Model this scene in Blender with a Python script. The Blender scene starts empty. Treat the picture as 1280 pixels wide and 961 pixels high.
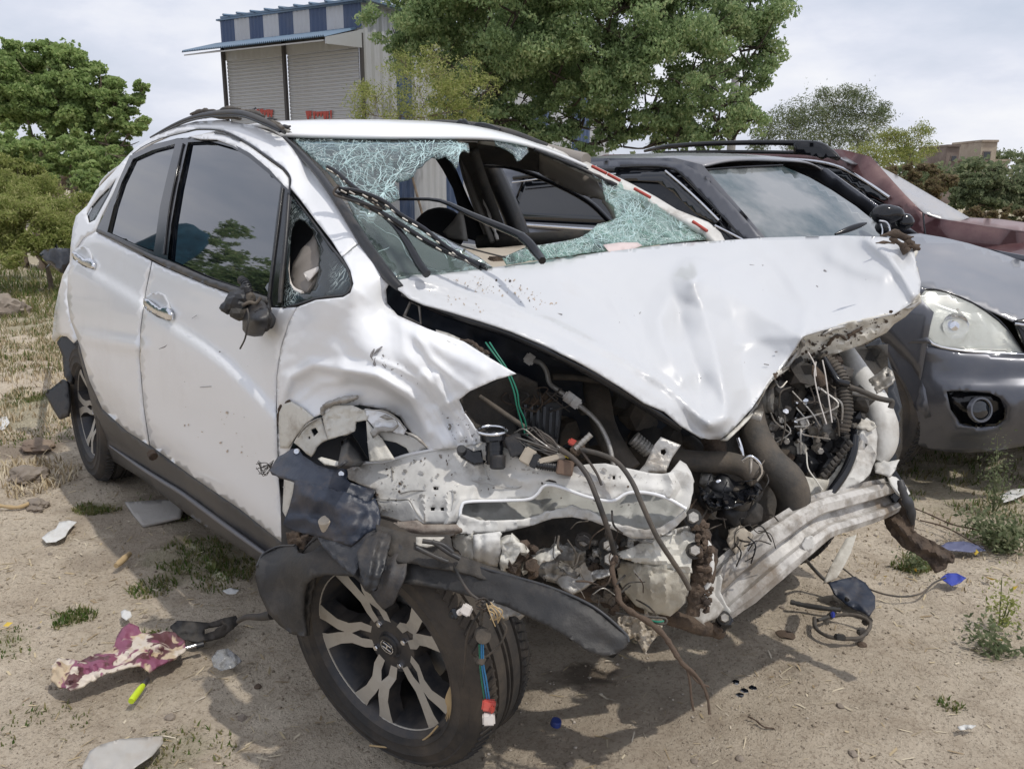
import bpy, bmesh, math, random
import numpy as np
from mathutils import Vector, Matrix, noise
from mathutils.geometry import delaunay_2d_cdt
random.seed(7); RNG = np.random.default_rng(7)
SC = bpy.context.scene
COL = SC.collection

# ---------------------------------------------------------------- camera
CAM = np.array([2.72, -1.735, 1.305]); FPX = 1050.0
def cam_axes(yaw, pitch, roll):
    f = np.array([math.cos(yaw)*math.cos(pitch), math.sin(yaw)*math.cos(pitch), math.sin(pitch)])
    r = np.cross(f, [0, 0, 1]); r /= np.linalg.norm(r); u = np.cross(r, f)
    return r*math.cos(roll)+u*math.sin(roll), -r*math.sin(roll)+u*math.cos(roll), f
CR, CU, CF = cam_axes(math.radians(139.372), math.radians(-13.256), math.radians(.209))
cd = bpy.data.cameras.new('camera'); cam = bpy.data.objects.new('camera', cd); COL.objects.link(cam)
cd.sensor_fit = 'HORIZONTAL'; cd.sensor_width = 36; cd.lens = 36*FPX/1280
cd.clip_start = .05; cd.clip_end = 2000
cam.matrix_world = Matrix(((CR[0], CU[0], -CF[0], CAM[0]), (CR[1], CU[1], -CF[1], CAM[1]), (CR[2], CU[2], -CF[2], CAM[2]), (0, 0, 0, 1)))
SC.camera = cam
# ---------------------------------------------------------------- light
SUNV = Vector((.47, .14, 1)).normalized()
w = bpy.data.worlds.new('World'); SC.world = w; w.use_nodes = True
nt = w.node_tree; nt.nodes.clear(); N = nt.nodes.new; L = nt.links.new
out = N('ShaderNodeOutputWorld'); bg = N('ShaderNodeBackground'); bg.inputs[1].default_value = .1
sky = N('ShaderNodeTexSky'); sky.sky_type = 'NISHITA'; sky.sun_disc = False
sky.sun_elevation = math.asin(SUNV.z); sky.sun_rotation = math.atan2(SUNV.x, SUNV.y)
sky.dust_density = 3; sky.air_density = 1
tc = N('ShaderNodeTexCoord'); mp = N('ShaderNodeMapping'); mp.inputs['Scale'].default_value = (1, 1, 2.6)
L(tc.outputs['Generated'], mp.inputs[0])
n1 = N('ShaderNodeTexNoise'); n1.inputs['Scale'].default_value = 3.1; n1.inputs['Detail'].default_value = 7; n1.inputs['Roughness'].default_value = .55
L(mp.outputs[0], n1.inputs['Vector'])
cr = N('ShaderNodeValToRGB'); e = cr.color_ramp.elements
e[0].position = .38; e[0].color = (6.5, 6.95, 8.1, 1); e[1].position = .66; e[1].color = (8.5, 8.6, 9.0, 1)
em = cr.color_ramp.elements.new(.52); em.color = (7.1, 7.4, 8.4, 1)
L(n1.outputs['Fac'], cr.inputs[0])
mx = N('ShaderNodeMix'); mx.data_type = 'RGBA'; fr_ = N('ShaderNodeMapRange'); fr_.inputs['From Min'].default_value = .36; fr_.inputs['From Max'].default_value = .56; fr_.inputs['To Min'].default_value = .74; fr_.inputs['To Max'].default_value = .97; L(n1.outputs['Fac'], fr_.inputs['Value']); L(fr_.outputs[0], mx.inputs['Factor'])
L(sky.outputs[0], mx.inputs[6]); L(cr.outputs[0], mx.inputs[7]); L(mx.outputs[2], bg.inputs[0]); L(bg.outputs[0], out.inputs[0])
sd = bpy.data.lights.new('sun', 'SUN'); sd.energy = 2.0; sd.angle = math.radians(1.0); sd.color = (1, .95, .87)
sun = bpy.data.objects.new('sun', sd); COL.objects.link(sun); sun.rotation_euler = (-SUNV).to_track_quat('-Z', 'Y').to_euler()
SC.view_settings.view_transform = 'Standard'; SC.view_settings.look = 'None'; SC.view_settings.exposure = .14; SC.view_settings.gamma = 1
SC.render.engine = 'CYCLES'; SC.cycles.max_bounces = 8; SC.cycles.transparent_max_bounces = 24

# ---------------------------------------------------------------- geometry helpers
def ray(px, py): return CF+CR*((px-640)/FPX)-CU*((py-480.5)/FPX)
def pd(px, py, **k):
    "distance along the view axis for a point seen at a photo position on a given plane"
    d = ray(px, py)
    if 'd' in k: return k['d']
    for i, a in enumerate('xyz'):
        if a in k: return (k[a]-CAM[i])/d[i]
def P(px, py, d=None, **k):
    if d is None: d = pd(px, py, **k)
    return Vector(CAM+ray(px, py)*d)
def SCR(p):
    d = np.array(p, float)-CAM; z = d@CF
    return 640+FPX*(d@CR)/z, 480.5-FPX*(d@CU)/z, z
class Surf:
    "smooth surface through control points; inverse depth is interpolated so planes stay planes"
    def __init__(s, pts, kern='tps', reg=1e-6):
        A = []
        for p in pts:
            if len(p) == 3 and isinstance(p[2], dict): A.append((p[0], p[1], pd(p[0], p[1], **p[2])))
            elif len(p) == 4: A.append(SCR(p[:3]))
            else: A.append(p)
        A = np.array(A, float); s.X = A[:, :2]/100; y = 1/A[:, 2]; s.k = kern
        n = len(A); K = s.phi(np.linalg.norm(s.X[:, None]-s.X[None], axis=2)); Q = np.c_[np.ones(n), s.X]
        M = np.zeros((n+3, n+3)); M[:n, :n] = K+np.eye(n)*reg; M[:n, n:] = Q; M[n:, :n] = Q.T
        s.c = np.linalg.lstsq(M, np.r_[y, 0, 0, 0], rcond=None)[0]
    def phi(s, r):
        if s.k == 'lin': return -r
        return np.where(r > 1e-9, r*r*np.log(np.maximum(r, 1e-9)), 0)
    def __call__(s, px, py):
        x = np.c_[np.atleast_1d(px), np.atleast_1d(py)]/100
        K = s.phi(np.linalg.norm(x[:, None]-s.X[None], axis=2))
        return 1/np.maximum(K@s.c[:-3]+np.c_[np.ones(len(x)), x]@s.c[-3:], .02)
class Off:
    def __init__(s, b, o): s.b, s.o = b, o
    def __call__(s, px, py): return s.b(px, py)+s.o
def catmull(pts, n=8, closed=False):
    pts = [np.array(p, float) for p in pts]; o = []
    m = len(pts); rng = range(m if closed else m-1)
    for i in rng:
        p0 = pts[(i-1) % m] if closed or i > 0 else pts[0]*2-pts[1]
        p1 = pts[i]; p2 = pts[(i+1) % m]
        p3 = pts[(i+2) % m] if closed or i+2 < m else pts[-1]*2-pts[-2]
        for j in range(n):
            t = j/n
            o.append(.5*((2*p1)+(-p0+p2)*t+(2*p0-5*p1+4*p2-p3)*t*t+(-p0+3*p1-3*p2+p3)*t**3))
    if not closed: o.append(pts[-1])
    return o
def segd(X, poly):
    "distance and signed side of points X to a polyline"
    best = np.full(len(X), 1e9); side = np.zeros(len(X)); par = np.zeros(len(X)); acc = 0
    for a, b in zip(poly[:-1], poly[1:]):
        a = np.array(a, float); b = np.array(b, float); ab = b-a; l = np.linalg.norm(ab)+1e-9
        t = np.clip(((X-a)@ab)/(l*l), 0, 1); q = a+t[:, None]*ab; d = np.linalg.norm(X-q, axis=1)
        c = ab[0]*(X-a)[:, 1]-ab[1]*(X-a)[:, 0]; m = d < best
        best[m] = d[m]; side[m] = np.sign(c[m]); par[m] = (acc+t*l)[m]; acc += l
    return best, side, par/acc
def inside(X, poly):
    poly = np.array(poly); r = np.zeros(len(X), bool); n = len(poly); j = n-1
    for i in range(n):
        a, b = poly[i], poly[j]
        c = ((a[1] > X[:, 1]) != (b[1] > X[:, 1])) & (X[:, 0] < (b[0]-a[0])*(X[:, 1]-a[1])/((b[1]-a[1])+1e-12)+a[0])
        r ^= c; j = i
    return r
def resample(poly, step):
    o = []
    n = len(poly)
    for i in range(n):
        a = np.array(poly[i], float); b = np.array(poly[(i+1) % n], float); k = max(1, int(round(np.linalg.norm(b-a)/step)))
        for j in range(k): o.append(a+(b-a)*j/k)
    return o
ROOTLOC = {}
def link(name, me, mats, parent=None, smooth=True, sharp=None):
    o = bpy.data.objects.new(name, me); COL.objects.link(o)
    for m in (mats if isinstance(mats, (list, tuple)) else [mats]): me.materials.append(m)
    if smooth:
        me.shade_smooth()
        if sharp: me.set_sharp_from_angle(angle=math.radians(sharp))
    if parent is not None:
        o.parent = parent
        if not LOCAL[0]: o.matrix_parent_inverse = Matrix.Translation(-wloc(parent))
    return o
LOCAL = [False]
def wloc(o):
    if o.type != 'EMPTY': return Vector((0, 0, 0))
    v = Vector(o.location)
    while o.parent is not None: o = o.parent; v += o.location
    return v
def tag(o, label=None, cat=None, group=None, kind=None):
    if label: o['label'] = label
    if cat: o['category'] = cat
    if group: o['group'] = group
    if kind: o['kind'] = kind
    return o
def empty(name, loc, label=None, cat=None, group=None, parent=None):
    o = bpy.data.objects.new(name, None); COL.objects.link(o); o.location = Vector(loc)-(wloc(parent) if parent is not None else Vector()); o.empty_display_size = .1
    if parent is not None: o.parent = parent
    return tag(o, label, cat, group)
def mesh_from(name, vs, fs):
    me = bpy.data.meshes.new(name); me.from_pydata([tuple(v) for v in vs], [], [tuple(f) for f in fs]); me.update(); return me
def hnoise(X, scale, seed=0, octaves=3):
    return np.array([noise.fractal(Vector((x/scale+seed*7.3, y/scale-seed*3.1, seed*1.7)), .8, 2.0, octaves) for x, y in X])
def patch(name, poly, surf, mat, parent, step=8, thick=.003, holes=(), bumps=(), curve=False, sharp=None, label=None, smooth=True):
    if curve: poly = catmull(poly, 5, True)
    bp = resample(poly, step); hp = [resample(catmull(h, 4, True) if curve else h, step) for h in holes]
    V2 = [Vector(p[:2]) for p in bp]; E = [(i, (i+1) % len(bp)) for i in range(len(bp))]
    for h in hp:
        b = len(V2); V2 += [Vector(p[:2]) for p in h]; E += [(b+i, b+(i+1) % len(h)) for i in range(len(h))]
    A = np.array([tuple(v) for v in V2]); lo = A.min(0); hi = A.max(0)
    g = []
    yy = lo[1]+step*.5; k = 0
    while yy < hi[1]:
        xx = lo[0]+step*(.25 if k % 2 else .75)
        while xx < hi[0]:
            g.append((xx, yy)); xx += step
        yy += step*.87; k += 1
    if g:
        g = np.array(g); g = g[inside(g, bp)]
        for h in hp:
            if len(g): g = g[~inside(g, h)]
        if len(g):
            dm = np.min(np.linalg.norm(g[:, None]-A[None], axis=2), axis=1); g = g[dm > step*.45]
            V2 += [Vector(p) for p in g]
    vo, eo, fo, *_ = delaunay_2d_cdt(V2, E, [], 0, 1e-4)
    X = np.array([tuple(v) for v in vo])
    F = [f for f in fo]
    c = np.array([X[list(f)].mean(0) for f in F]); ok = inside(c, bp)
    for h in hp: ok &= ~inside(c, h)
    F = [f for f, q in zip(F, ok) if q]
    D = np.asarray(surf(X[:, 0], X[:, 1])).copy()
    for b in bumps:
        if b[0] == 'ridge':
            d, s, t = segd(X, b[1]); D -= b[3]*np.exp(-(d/b[2])**2)
        elif b[0] == 'fold':
            d, s, t = segd(X, b[1]); D -= b[3]*np.maximum(0, 1-d/b[2])
        elif b[0] == 'taper':
            d, s, t = segd(X, b[1]); D -= b[3]*np.maximum(0, 1-d/(b[2]*(.15+t)))*(.3+t)
        elif b[0] == 'step':
            d, s, t = segd(X, b[1]); D -= b[3]*.5*np.tanh(s*d/b[2])*np.exp(-(d/(b[2]*b[4]))**2)
        elif b[0] == 'blob':
            D -= b[3]*np.exp(-(np.linalg.norm(X-np.array(b[1]), axis=1)/b[2])**2)
        elif b[0] == 'noise':
            D -= b[2]*hnoise(X, b[1], b[3] if len(b) > 3 else 1)
    vs = CAM[None]+(CF[None]+CR[None]*((X[:, :1]-640)/FPX)-CU[None]*((X[:, 1:]-480.5)/FPX))*D[:, None]
    # face winding: towards the camera
    G = []
    for f in F:
        a, b, c3 = vs[f[0]], vs[f[1]], vs[f[2]]
        if np.dot(np.cross(b-a, c3-a), CAM-a) < 0: f = f[::-1]
        G.append(f)
    me = mesh_from(name, vs, G)
    o = link(name, me, mat, parent, smooth=smooth, sharp=sharp)
    if thick:
        md = o.modifiers.new('thick', 'SOLIDIFY'); md.thickness = thick; md.offset = -1
    if label: o['label'] = label
    return o
def specks(name, surf, poly, n, size, mt, parent, off=-.004, seed=1):
    "small chips lying on a surface, joined into one mesh"
    r = np.random.default_rng(seed); A = np.array(poly, float); lo, hi = A.min(0), A.max(0); X = r.uniform(lo, hi, (n*6, 2)); X = X[inside(X, poly)][:n]; vs = []; fs = []
    D = surf(X[:, 0], X[:, 1])+off
    for (x, y), d in zip(X, D):
        s = size*(.3+1.2*r.random()**3); a = r.random()*3.14; e = .25+.6*r.random(); b = len(vs); m = 5
        for k in range(m):
            t = 6.283*k/m; q = s*(.7+.6*r.random()); u = q*math.cos(t); v = q*e*math.sin(t); vs.append(P(x+u*math.cos(a)-v*math.sin(a), y+u*math.sin(a)+v*math.cos(a), float(surf(x+u*math.cos(a)-v*math.sin(a), y+u*math.sin(a)+v*math.cos(a))[0])+off))
        fs.append(tuple(range(b, b+m)))
    o = link(name, mesh_from(name, vs, fs), mt, parent, smooth=False); o['kind'] = 'stuff'; md = o.modifiers.new('t', 'SOLIDIFY'); md.thickness = .0008; return o
def cracks(name, surf, poly, centres, n, ln, mt, parent, off=-.004, seed=1, w=.0006, curl=.25):
    "jagged hairline cracks running over a pane, joined into one mesh of thin ribbons"
    r = np.random.default_rng(seed); vs = []; fs = []
    for _ in range(n):
        c = centres[int(r.integers(len(centres)))]; a = r.random()*6.283; s0 = r.random()**2*c[2]; x, y = c[0]+s0*math.cos(a), c[1]+s0*math.sin(a); a += r.normal()*.4; L_ = ln*(.3+r.random()*1.2); k = int(L_/5)+2; cu = r.normal()*curl*.3; prev = None
        for i in range(k):
            if not inside(np.array([[x, y]]), poly)[0]: prev = None; break
            d = float(surf(x, y)[0])+off; q = np.array(P(x, y, d)); dx, dy = math.cos(a+1.57), math.sin(a+1.57); ww = w*FPX/d*(1-.6*i/k)*(.6+.8*r.random()); q1 = np.array(P(x+dx*ww, y+dy*ww, d)); q2 = np.array(P(x-dx*ww, y-dy*ww, d)); b = len(vs); vs += [q1, q2]
            if prev is not None: fs.append((prev, prev+1, b+1, b))
            prev = b; a += cu+r.normal()*curl; x += 5*math.cos(a); y += 5*math.sin(a)
    o = link(name, mesh_from(name, vs, fs), mt, parent, smooth=False); o['kind'] = 'stuff'; md = o.modifiers.new('t', 'SOLIDIFY'); md.thickness = .0006; return o
def tube(name, pts, r, mat, parent, n=8, sub=5, rough=0, label=None, ribs=0, smooth=True):
    "a pipe, hose or wire through points; r number or list; ribs corrugates it"
    pts = [np.array(p, float) for p in pts]
    if sub > 1 and len(pts) > 2:
        rr = r if isinstance(r, (list, tuple)) else [r]*len(pts)
        q = catmull([np.r_[p, w_] for p, w_ in zip(pts, rr)], sub)
    else:
        rr = r if isinstance(r, (list, tuple)) else [r]*len(pts); q = [np.r_[p, w_] for p, w_ in zip(pts, rr)]
    if ribs:
        q2 = []
        for a, b in zip(q[:-1], q[1:]):
            k = max(1, int(np.linalg.norm(b[:3]-a[:3])/ribs))
            for j in range(k):
                for t, s in ((0, 1), (.5, 1), (.55, .82), (.95, .82)):
                    v = a+(b-a)*(j+t)/k; v[3] *= s; q2.append(v)
        q2.append(q[-1]); q = q2
    m = len(q); vs = []; fs = []; up = np.array([.13, .2, 1.]); nx = None
    for i in range(m):
        t = q[min(i+1, m-1)][:3]-q[max(i-1, 0)][:3]; t = t/(np.linalg.norm(t)+1e-9)
        if nx is None:
            nx = np.cross(t, up)
            if np.linalg.norm(nx) < .05: nx = np.cross(t, [1., 0, 0])
        nx = nx-t*np.dot(nx, t); nx /= np.linalg.norm(nx)+1e-9; ny = np.cross(t, nx); rad = q[i][3]
        if rough: rad *= 1+random.uniform(-rough, rough)
        for j in range(n):
            a = 2*math.pi*j/n; vs.append(q[i][:3]+(nx*math.cos(a)+ny*math.sin(a))*rad)
    for i in range(m-1):
        for j in range(n):
            a = i*n+j; b = i*n+(j+1) % n; fs.append((a, b, b+n, a+n))
    fs.append(tuple(range(n))[::-1]); fs.append(tuple((m-1)*n+j for j in range(n)))
    me = mesh_from(name, vs, fs); o = link(name, me, mat, parent, smooth=smooth, sharp=60)
    if label: o['label'] = label
    return o
def ptube(name, pts, r, mat, parent, **k): return tube(name, [P(*p[:2], **p[2]) if isinstance(p[2], dict) else P(*p) for p in pts], r, mat, parent, **k)
def frame_m(c, x=None, z=None):
    z = Vector((0, 0, 1) if z is None else z).normalized(); x = Vector((1, 0, 0) if x is None else x); x = x-z*x.dot(z)
    if x.length < 1e-3: x = Vector((0, 1, 0)); x = x-z*x.dot(z)
    x.normalize(); y = z.cross(x)
    return Matrix(((x.x, y.x, z.x, c[0]), (x.y, y.y, z.y, c[1]), (x.z, y.z, z.z, c[2]), (0, 0, 0, 1)))
def bm_obj(name, bm, mat, parent=None, smooth=False, sharp=None, label=None):
    me = bpy.data.meshes.new(name); bm.normal_update(); bm.to_mesh(me); bm.free()
    o = link(name, me, mat, parent, smooth=smooth, sharp=sharp)
    if label: o['label'] = label
    return o
def add_box(bm, size, M, bev=0):
    g = bmesh.ops.create_cube(bm, size=1)['verts']
    for v in g: v.co = M @ Vector((v.co.x*size[0], v.co.y*size[1], v.co.z*size[2]))
    if bev:
        ed = list({e for v in g for e in v.link_edges}); bmesh.ops.bevel(bm, geom=ed, offset=bev, segments=2, affect='EDGES')
    return g
def box(name, c, size, mat, parent=None, x=None, z=None, bev=.004, label=None, jitter=0):
    bm = bmesh.new(); add_box(bm, size, frame_m(c, x, z), bev)
    if jitter:
        for v in bm.verts: v.co += Vector([random.uniform(-jitter, jitter) for _ in range(3)])
    return bm_obj(name, bm, mat, parent, smooth=True, sharp=35, label=label)
def lathe(name, prof, M, mat, parent=None, n=48, label=None, sharp=40, flip=False):
    "profile of (radius, height) revolved about the local z axis of M"
    vs = []; fs = []; m = len(prof)
    for (r, h) in prof:
        for j in range(n):
            a = 2*math.pi*j/n; vs.append(M @ Vector((r*math.cos(a), r*math.sin(a), h)))
    for i in range(m-1):
        for j in range(n):
            a = i*n+j; b = i*n+(j+1) % n; f = (a, b, b+n, a+n); fs.append(f[::-1] if flip else f)
    if prof[0][0] < 1e-4 or True:
        if prof[0][0] > 1e-4 and prof[-1][0] < prof[0][0]*0: pass
    me = mesh_from(name, vs, fs); o = link(name, me, mat, parent, sharp=sharp)
    if label: o['label'] = label
    return o
def prism(name, poly, h, M, mat, parent=None, bev=0, label=None, smooth=True):
    "polygon in the local xy plane of M extruded to height h"
    bm = bmesh.new(); vs = [bm.verts.new(Vector((p[0], p[1], 0))) for p in poly]; f = bm.faces.new(vs)
    r = bmesh.ops.extrude_face_region(bm, geom=[f]); nv = [v for v in r['geom'] if isinstance(v, bmesh.types.BMVert)]
    for v in nv: v.co.z += h
    bmesh.ops.recalc_face_normals(bm, faces=bm.faces)
    if bev: bmesh.ops.bevel(bm, geom=bm.edges[:], offset=bev, segments=2, affect='EDGES')
    bm.transform(M)
    return bm_obj(name, bm, mat, parent, smooth=smooth, sharp=35, label=label)
def panel(name, pts, mat, parent, thick=.004, label=None, smooth=True, sharp=30, sub=0, rows=None):
    "sheet spanned by rows of points (a grid); every row has the same count"
    R_ = [[np.array(P(*p[:2], **p[2]) if isinstance(p[2], dict) else P(*p), float) for p in row] for row in pts]
    if sub:
        R_ = [catmull(r, sub) for r in R_]; T = list(zip(*R_)); T = [catmull(list(c), sub) for c in T]; R_ = list(zip(*T))
    nr = len(R_); nc = len(R_[0]); vs = [v for r in R_ for v in r]
    fs = [(i*nc+j, i*nc+j+1, (i+1)*nc+j+1, (i+1)*nc+j) for i in range(nr-1) for j in range(nc-1)]
    me = mesh_from(name, vs, fs); o = link(name, me, mat, parent, smooth=smooth, sharp=sharp)
    if thick:
        md = o.modifiers.new('thick', 'SOLIDIFY'); md.thickness = thick; md.offset = 0
    if label: o['label'] = label
    return o

# ---------------------------------------------------------------- materials
def mat(name, col, rough=.5, metal=0, col2=None, scale=6, lo=.4, hi=.65, detail=5, bump=0, bscale=60, coat=0, ior=None,
        dirt=None, dscale=3, dlo=.5, dhi=.75, damt=.7, alpha=None, spec=None, stretch=None, fine=0):
    m = bpy.data.materials.new(name); m.use_nodes = True; t = m.node_tree; b = t.nodes['Principled BSDF']; N = t.nodes.new; L = t.links.new
    b.inputs['Base Color'].default_value = (*col, 1); b.inputs['Roughness'].default_value = rough; b.inputs['Metallic'].default_value = metal
    if coat: b.inputs['Coat Weight'].default_value = coat; b.inputs['Coat Roughness'].default_value = .06
    if ior: b.inputs['IOR'].default_value = ior
    if spec is not None: b.inputs['Specular IOR Level'].default_value = spec
    tc = N('ShaderNodeTexCoord'); v = tc.outputs['Object']
    if stretch:
        mp = N('ShaderNodeMapping'); mp.inputs['Scale'].default_value = stretch; L(v, mp.inputs[0]); v = mp.outputs[0]
    c = None
    def nz(sc, det=detail, r=.6):
        n = N('ShaderNodeTexNoise'); n.inputs['Scale'].default_value = sc; n.inputs['Detail'].default_value = det; n.inputs['Roughness'].default_value = r
        L(v, n.inputs['Vector']); return n.outputs['Fac']
    def rmp(f, a, z):
        r = N('ShaderNodeMapRange'); r.inputs['From Min'].default_value = a; r.inputs['From Max'].default_value = z; L(f, r.inputs['Value']); return r.outputs[0]
    def mixc(f, a, bb):
        x = N('ShaderNodeMix'); x.data_type = 'RGBA'
        if isinstance(a, tuple): x.inputs[6].default_value = (*a, 1)
        else: L(a, x.inputs[6])
        if isinstance(bb, tuple): x.inputs[7].default_value = (*bb, 1)
        else: L(bb, x.inputs[7])
        L(f, x.inputs['Factor']); return x.outputs[2]
    if col2: c = mixc(rmp(nz(scale), lo, hi), col, col2)
    if fine:
        f = rmp(nz(bscale*1.7, 3), .3, .7); mm = N('ShaderNodeMath'); mm.operation = 'MULTIPLY'; mm.inputs[1].default_value = fine; L(f, mm.inputs[0])
        c = mixc(mm.outputs[0], c or col, tuple(x*.45 for x in col))
    if dirt:
        f = rmp(nz(dscale, 8, .7), dlo, dhi); mm = N('ShaderNodeMath'); mm.operation = 'MULTIPLY'; mm.inputs[1].default_value = damt; L(f, mm.inputs[0])
        c = mixc(mm.outputs[0], c or col, dirt)
        rr = N('ShaderNodeMapRange'); rr.inputs['To Min'].default_value = rough; rr.inputs['To Max'].default_value = min(1, rough+.5); L(mm.outputs[0], rr.inputs['Value']); L(rr.outputs[0], b.inputs['Roughness'])
    if c: L(c, b.inputs['Base Color'])
    if bump:
        bp = N('ShaderNodeBump'); bp.inputs['Strength'].default_value = bump; bp.inputs['Distance'].default_value = .01
        L(nz(bscale, 6, .65), bp.inputs['Height']); L(bp.outputs[0], b.inputs['Normal'])
    if alpha is not None: b.inputs['Alpha'].default_value = alpha
    return m
DUST = (.33, .26, .19)
M = {}
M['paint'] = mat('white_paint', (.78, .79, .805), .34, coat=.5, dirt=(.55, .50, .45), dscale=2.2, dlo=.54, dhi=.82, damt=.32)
M['paint_dim'] = mat('white_paint_dimmed', (.56, .57, .585), .36, coat=.4, dirt=(.48, .42, .36), dscale=3.5, dlo=.60, dhi=.82, damt=.3)  # the body's white, darkened in colour to offset the sun on the bonnet
M['torn'] = mat('scuffed_white_metal', (.64, .63, .60), .5, col2=(.50, .49, .46), scale=9, dirt=(.20, .16, .12), dscale=7, dlo=.52, dhi=.72, damt=.75, bump=.25, bscale=22)
M['inner'] = mat('white_inner_metal', (.62, .60, .54), .55, dirt=(.22, .17, .12), dscale=9, dlo=.5, dhi=.72, damt=.7, bump=.3, bscale=40)
M['bare'] = mat('bare_grey_metal', (.44, .43, .41), .42, metal=.55, col2=(.27, .25, .22), scale=11, dirt=(.17, .12, .08), dscale=8, dlo=.5, dhi=.7, damt=.8, bump=.4, bscale=35)
M['alu'] = mat('cast_aluminium', (.40, .39, .37), .5, metal=.5, col2=(.2, .19, .17), scale=14, dirt=(.12, .09, .06), dscale=10, dlo=.48, dhi=.68, damt=.8, bump=.5, bscale=60)
M['rust'] = mat('rusty_muddy_metal', (.11, .078, .055), .9, col2=(.045, .033, .026), scale=25, bump=.9, bscale=70)
M['black'] = mat('black_plastic', (.018, .019, .022), .42, dirt=(.16, .13, .10), dscale=6, dlo=.5, dhi=.78, damt=.55, bump=.12, bscale=90)
M['dusty'] = mat('dusty_black_plastic', (.020, .027, .045), .42, dirt=(.15, .12, .095), dscale=7, dlo=.50, dhi=.74, damt=.55, bump=.2, bscale=60)
M['felt'] = mat('dark_liner_plastic', (.032, .031, .030), .75, dirt=(.15, .12, .09), dscale=7, dlo=.42, dhi=.75, damt=.5, bump=.3, bscale=80)
M['trim'] = mat('dark_grey_trim', (.035, .036, .04), .45, dirt=(.20, .17, .13), dscale=3, dlo=.45, dhi=.75, damt=.45)
M['gloss'] = mat('gloss_black', (.008, .009, .012), .12, dirt=(.10, .09, .08), dscale=5, dlo=.5, dhi=.8, damt=.25)
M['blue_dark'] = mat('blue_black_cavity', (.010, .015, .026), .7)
M['rubber'] = mat('tyre_rubber', (.022, .021, .021), .75, dirt=(.16, .125, .09), dscale=5, dlo=.42, dhi=.72, damt=.5, bump=.2, bscale=80)
M['rimdark'] = mat('dark_grey_rim', (.035, .037, .043), .38, metal=.4, dirt=(.17, .14, .11), dscale=12, dlo=.42, dhi=.7, damt=.5)
M['machined'] = mat('machined_spoke_face', (.42, .40, .36), .42, metal=.35, dirt=(.30, .25, .19), dscale=30, dlo=.5, dhi=.75, damt=.4)
M['chrome'] = mat('chrome', (.72, .73, .76), .12, metal=1, dirt=(.3, .27, .23), dscale=14, dlo=.5, dhi=.8, damt=.4)
M['tint'] = mat('dark_tinted_glass', (.004, .006, .010), .02, ior=2.7, dirt=(.20, .19, .17), dscale=2.6, dlo=.55, dhi=1.0, damt=.05)
M['hose'] = mat('dusty_rubber_hose', (.045, .042, .038), .7, dirt=(.20, .16, .12), dscale=8, dlo=.4, dhi=.7, damt=.65, bump=.25, bscale=60)
M['wire'] = mat('black_wire', (.02, .02, .02), .5, dirt=(.17, .13, .1), dscale=10, dlo=.4, dhi=.7, damt=.5)
M['green'] = mat('green_wire', (.01, .16, .10), .45)
M['bluew'] = mat('blue_wire', (.04, .22, .45), .45)
M['blueb'] = mat('bright_blue_plastic', (.03, .05, .32), .4)
M['red'] = mat('red_plastic', (.55, .09, .07), .45, dirt=DUST, dscale=30, damt=.4)
M['redp'] = mat('faded_red', (.42, .06, .04), .5)
M['pinkw'] = mat('white_plastic', (.66, .62, .58), .45, dirt=DUST, dscale=40, damt=.5)
M['yellow'] = mat('yellow_plastic', (.70, .55, .03), .45)
M['brown'] = mat('brown_connector', (.16, .105, .075), .6, dirt=DUST, dscale=20, damt=.5)
M['beige'] = mat('beige_dash_plastic', (.42, .37, .30), .6, dirt=(.25, .20, .15), dscale=5, damt=.6, bump=.15, bscale=80)
M['seat'] = mat('dark_seat_fabric', (.022, .022, .026), .9, bump=.2, bscale=120)
M['grint'] = mat('grey_interior_trim', (.20, .185, .17), .75, dirt=DUST, dscale=4, damt=.5)
M['head'] = mat('warm_grey_headliner', (.26, .235, .21), .85, dirt=(.16, .13, .1), dscale=4, damt=.5)
M['straw'] = mat('dry_straw', (.42, .31, .17), .9)
M['twig'] = mat('brown_twig', (.10, .07, .05), .9, bump=.6, bscale=80)
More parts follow.
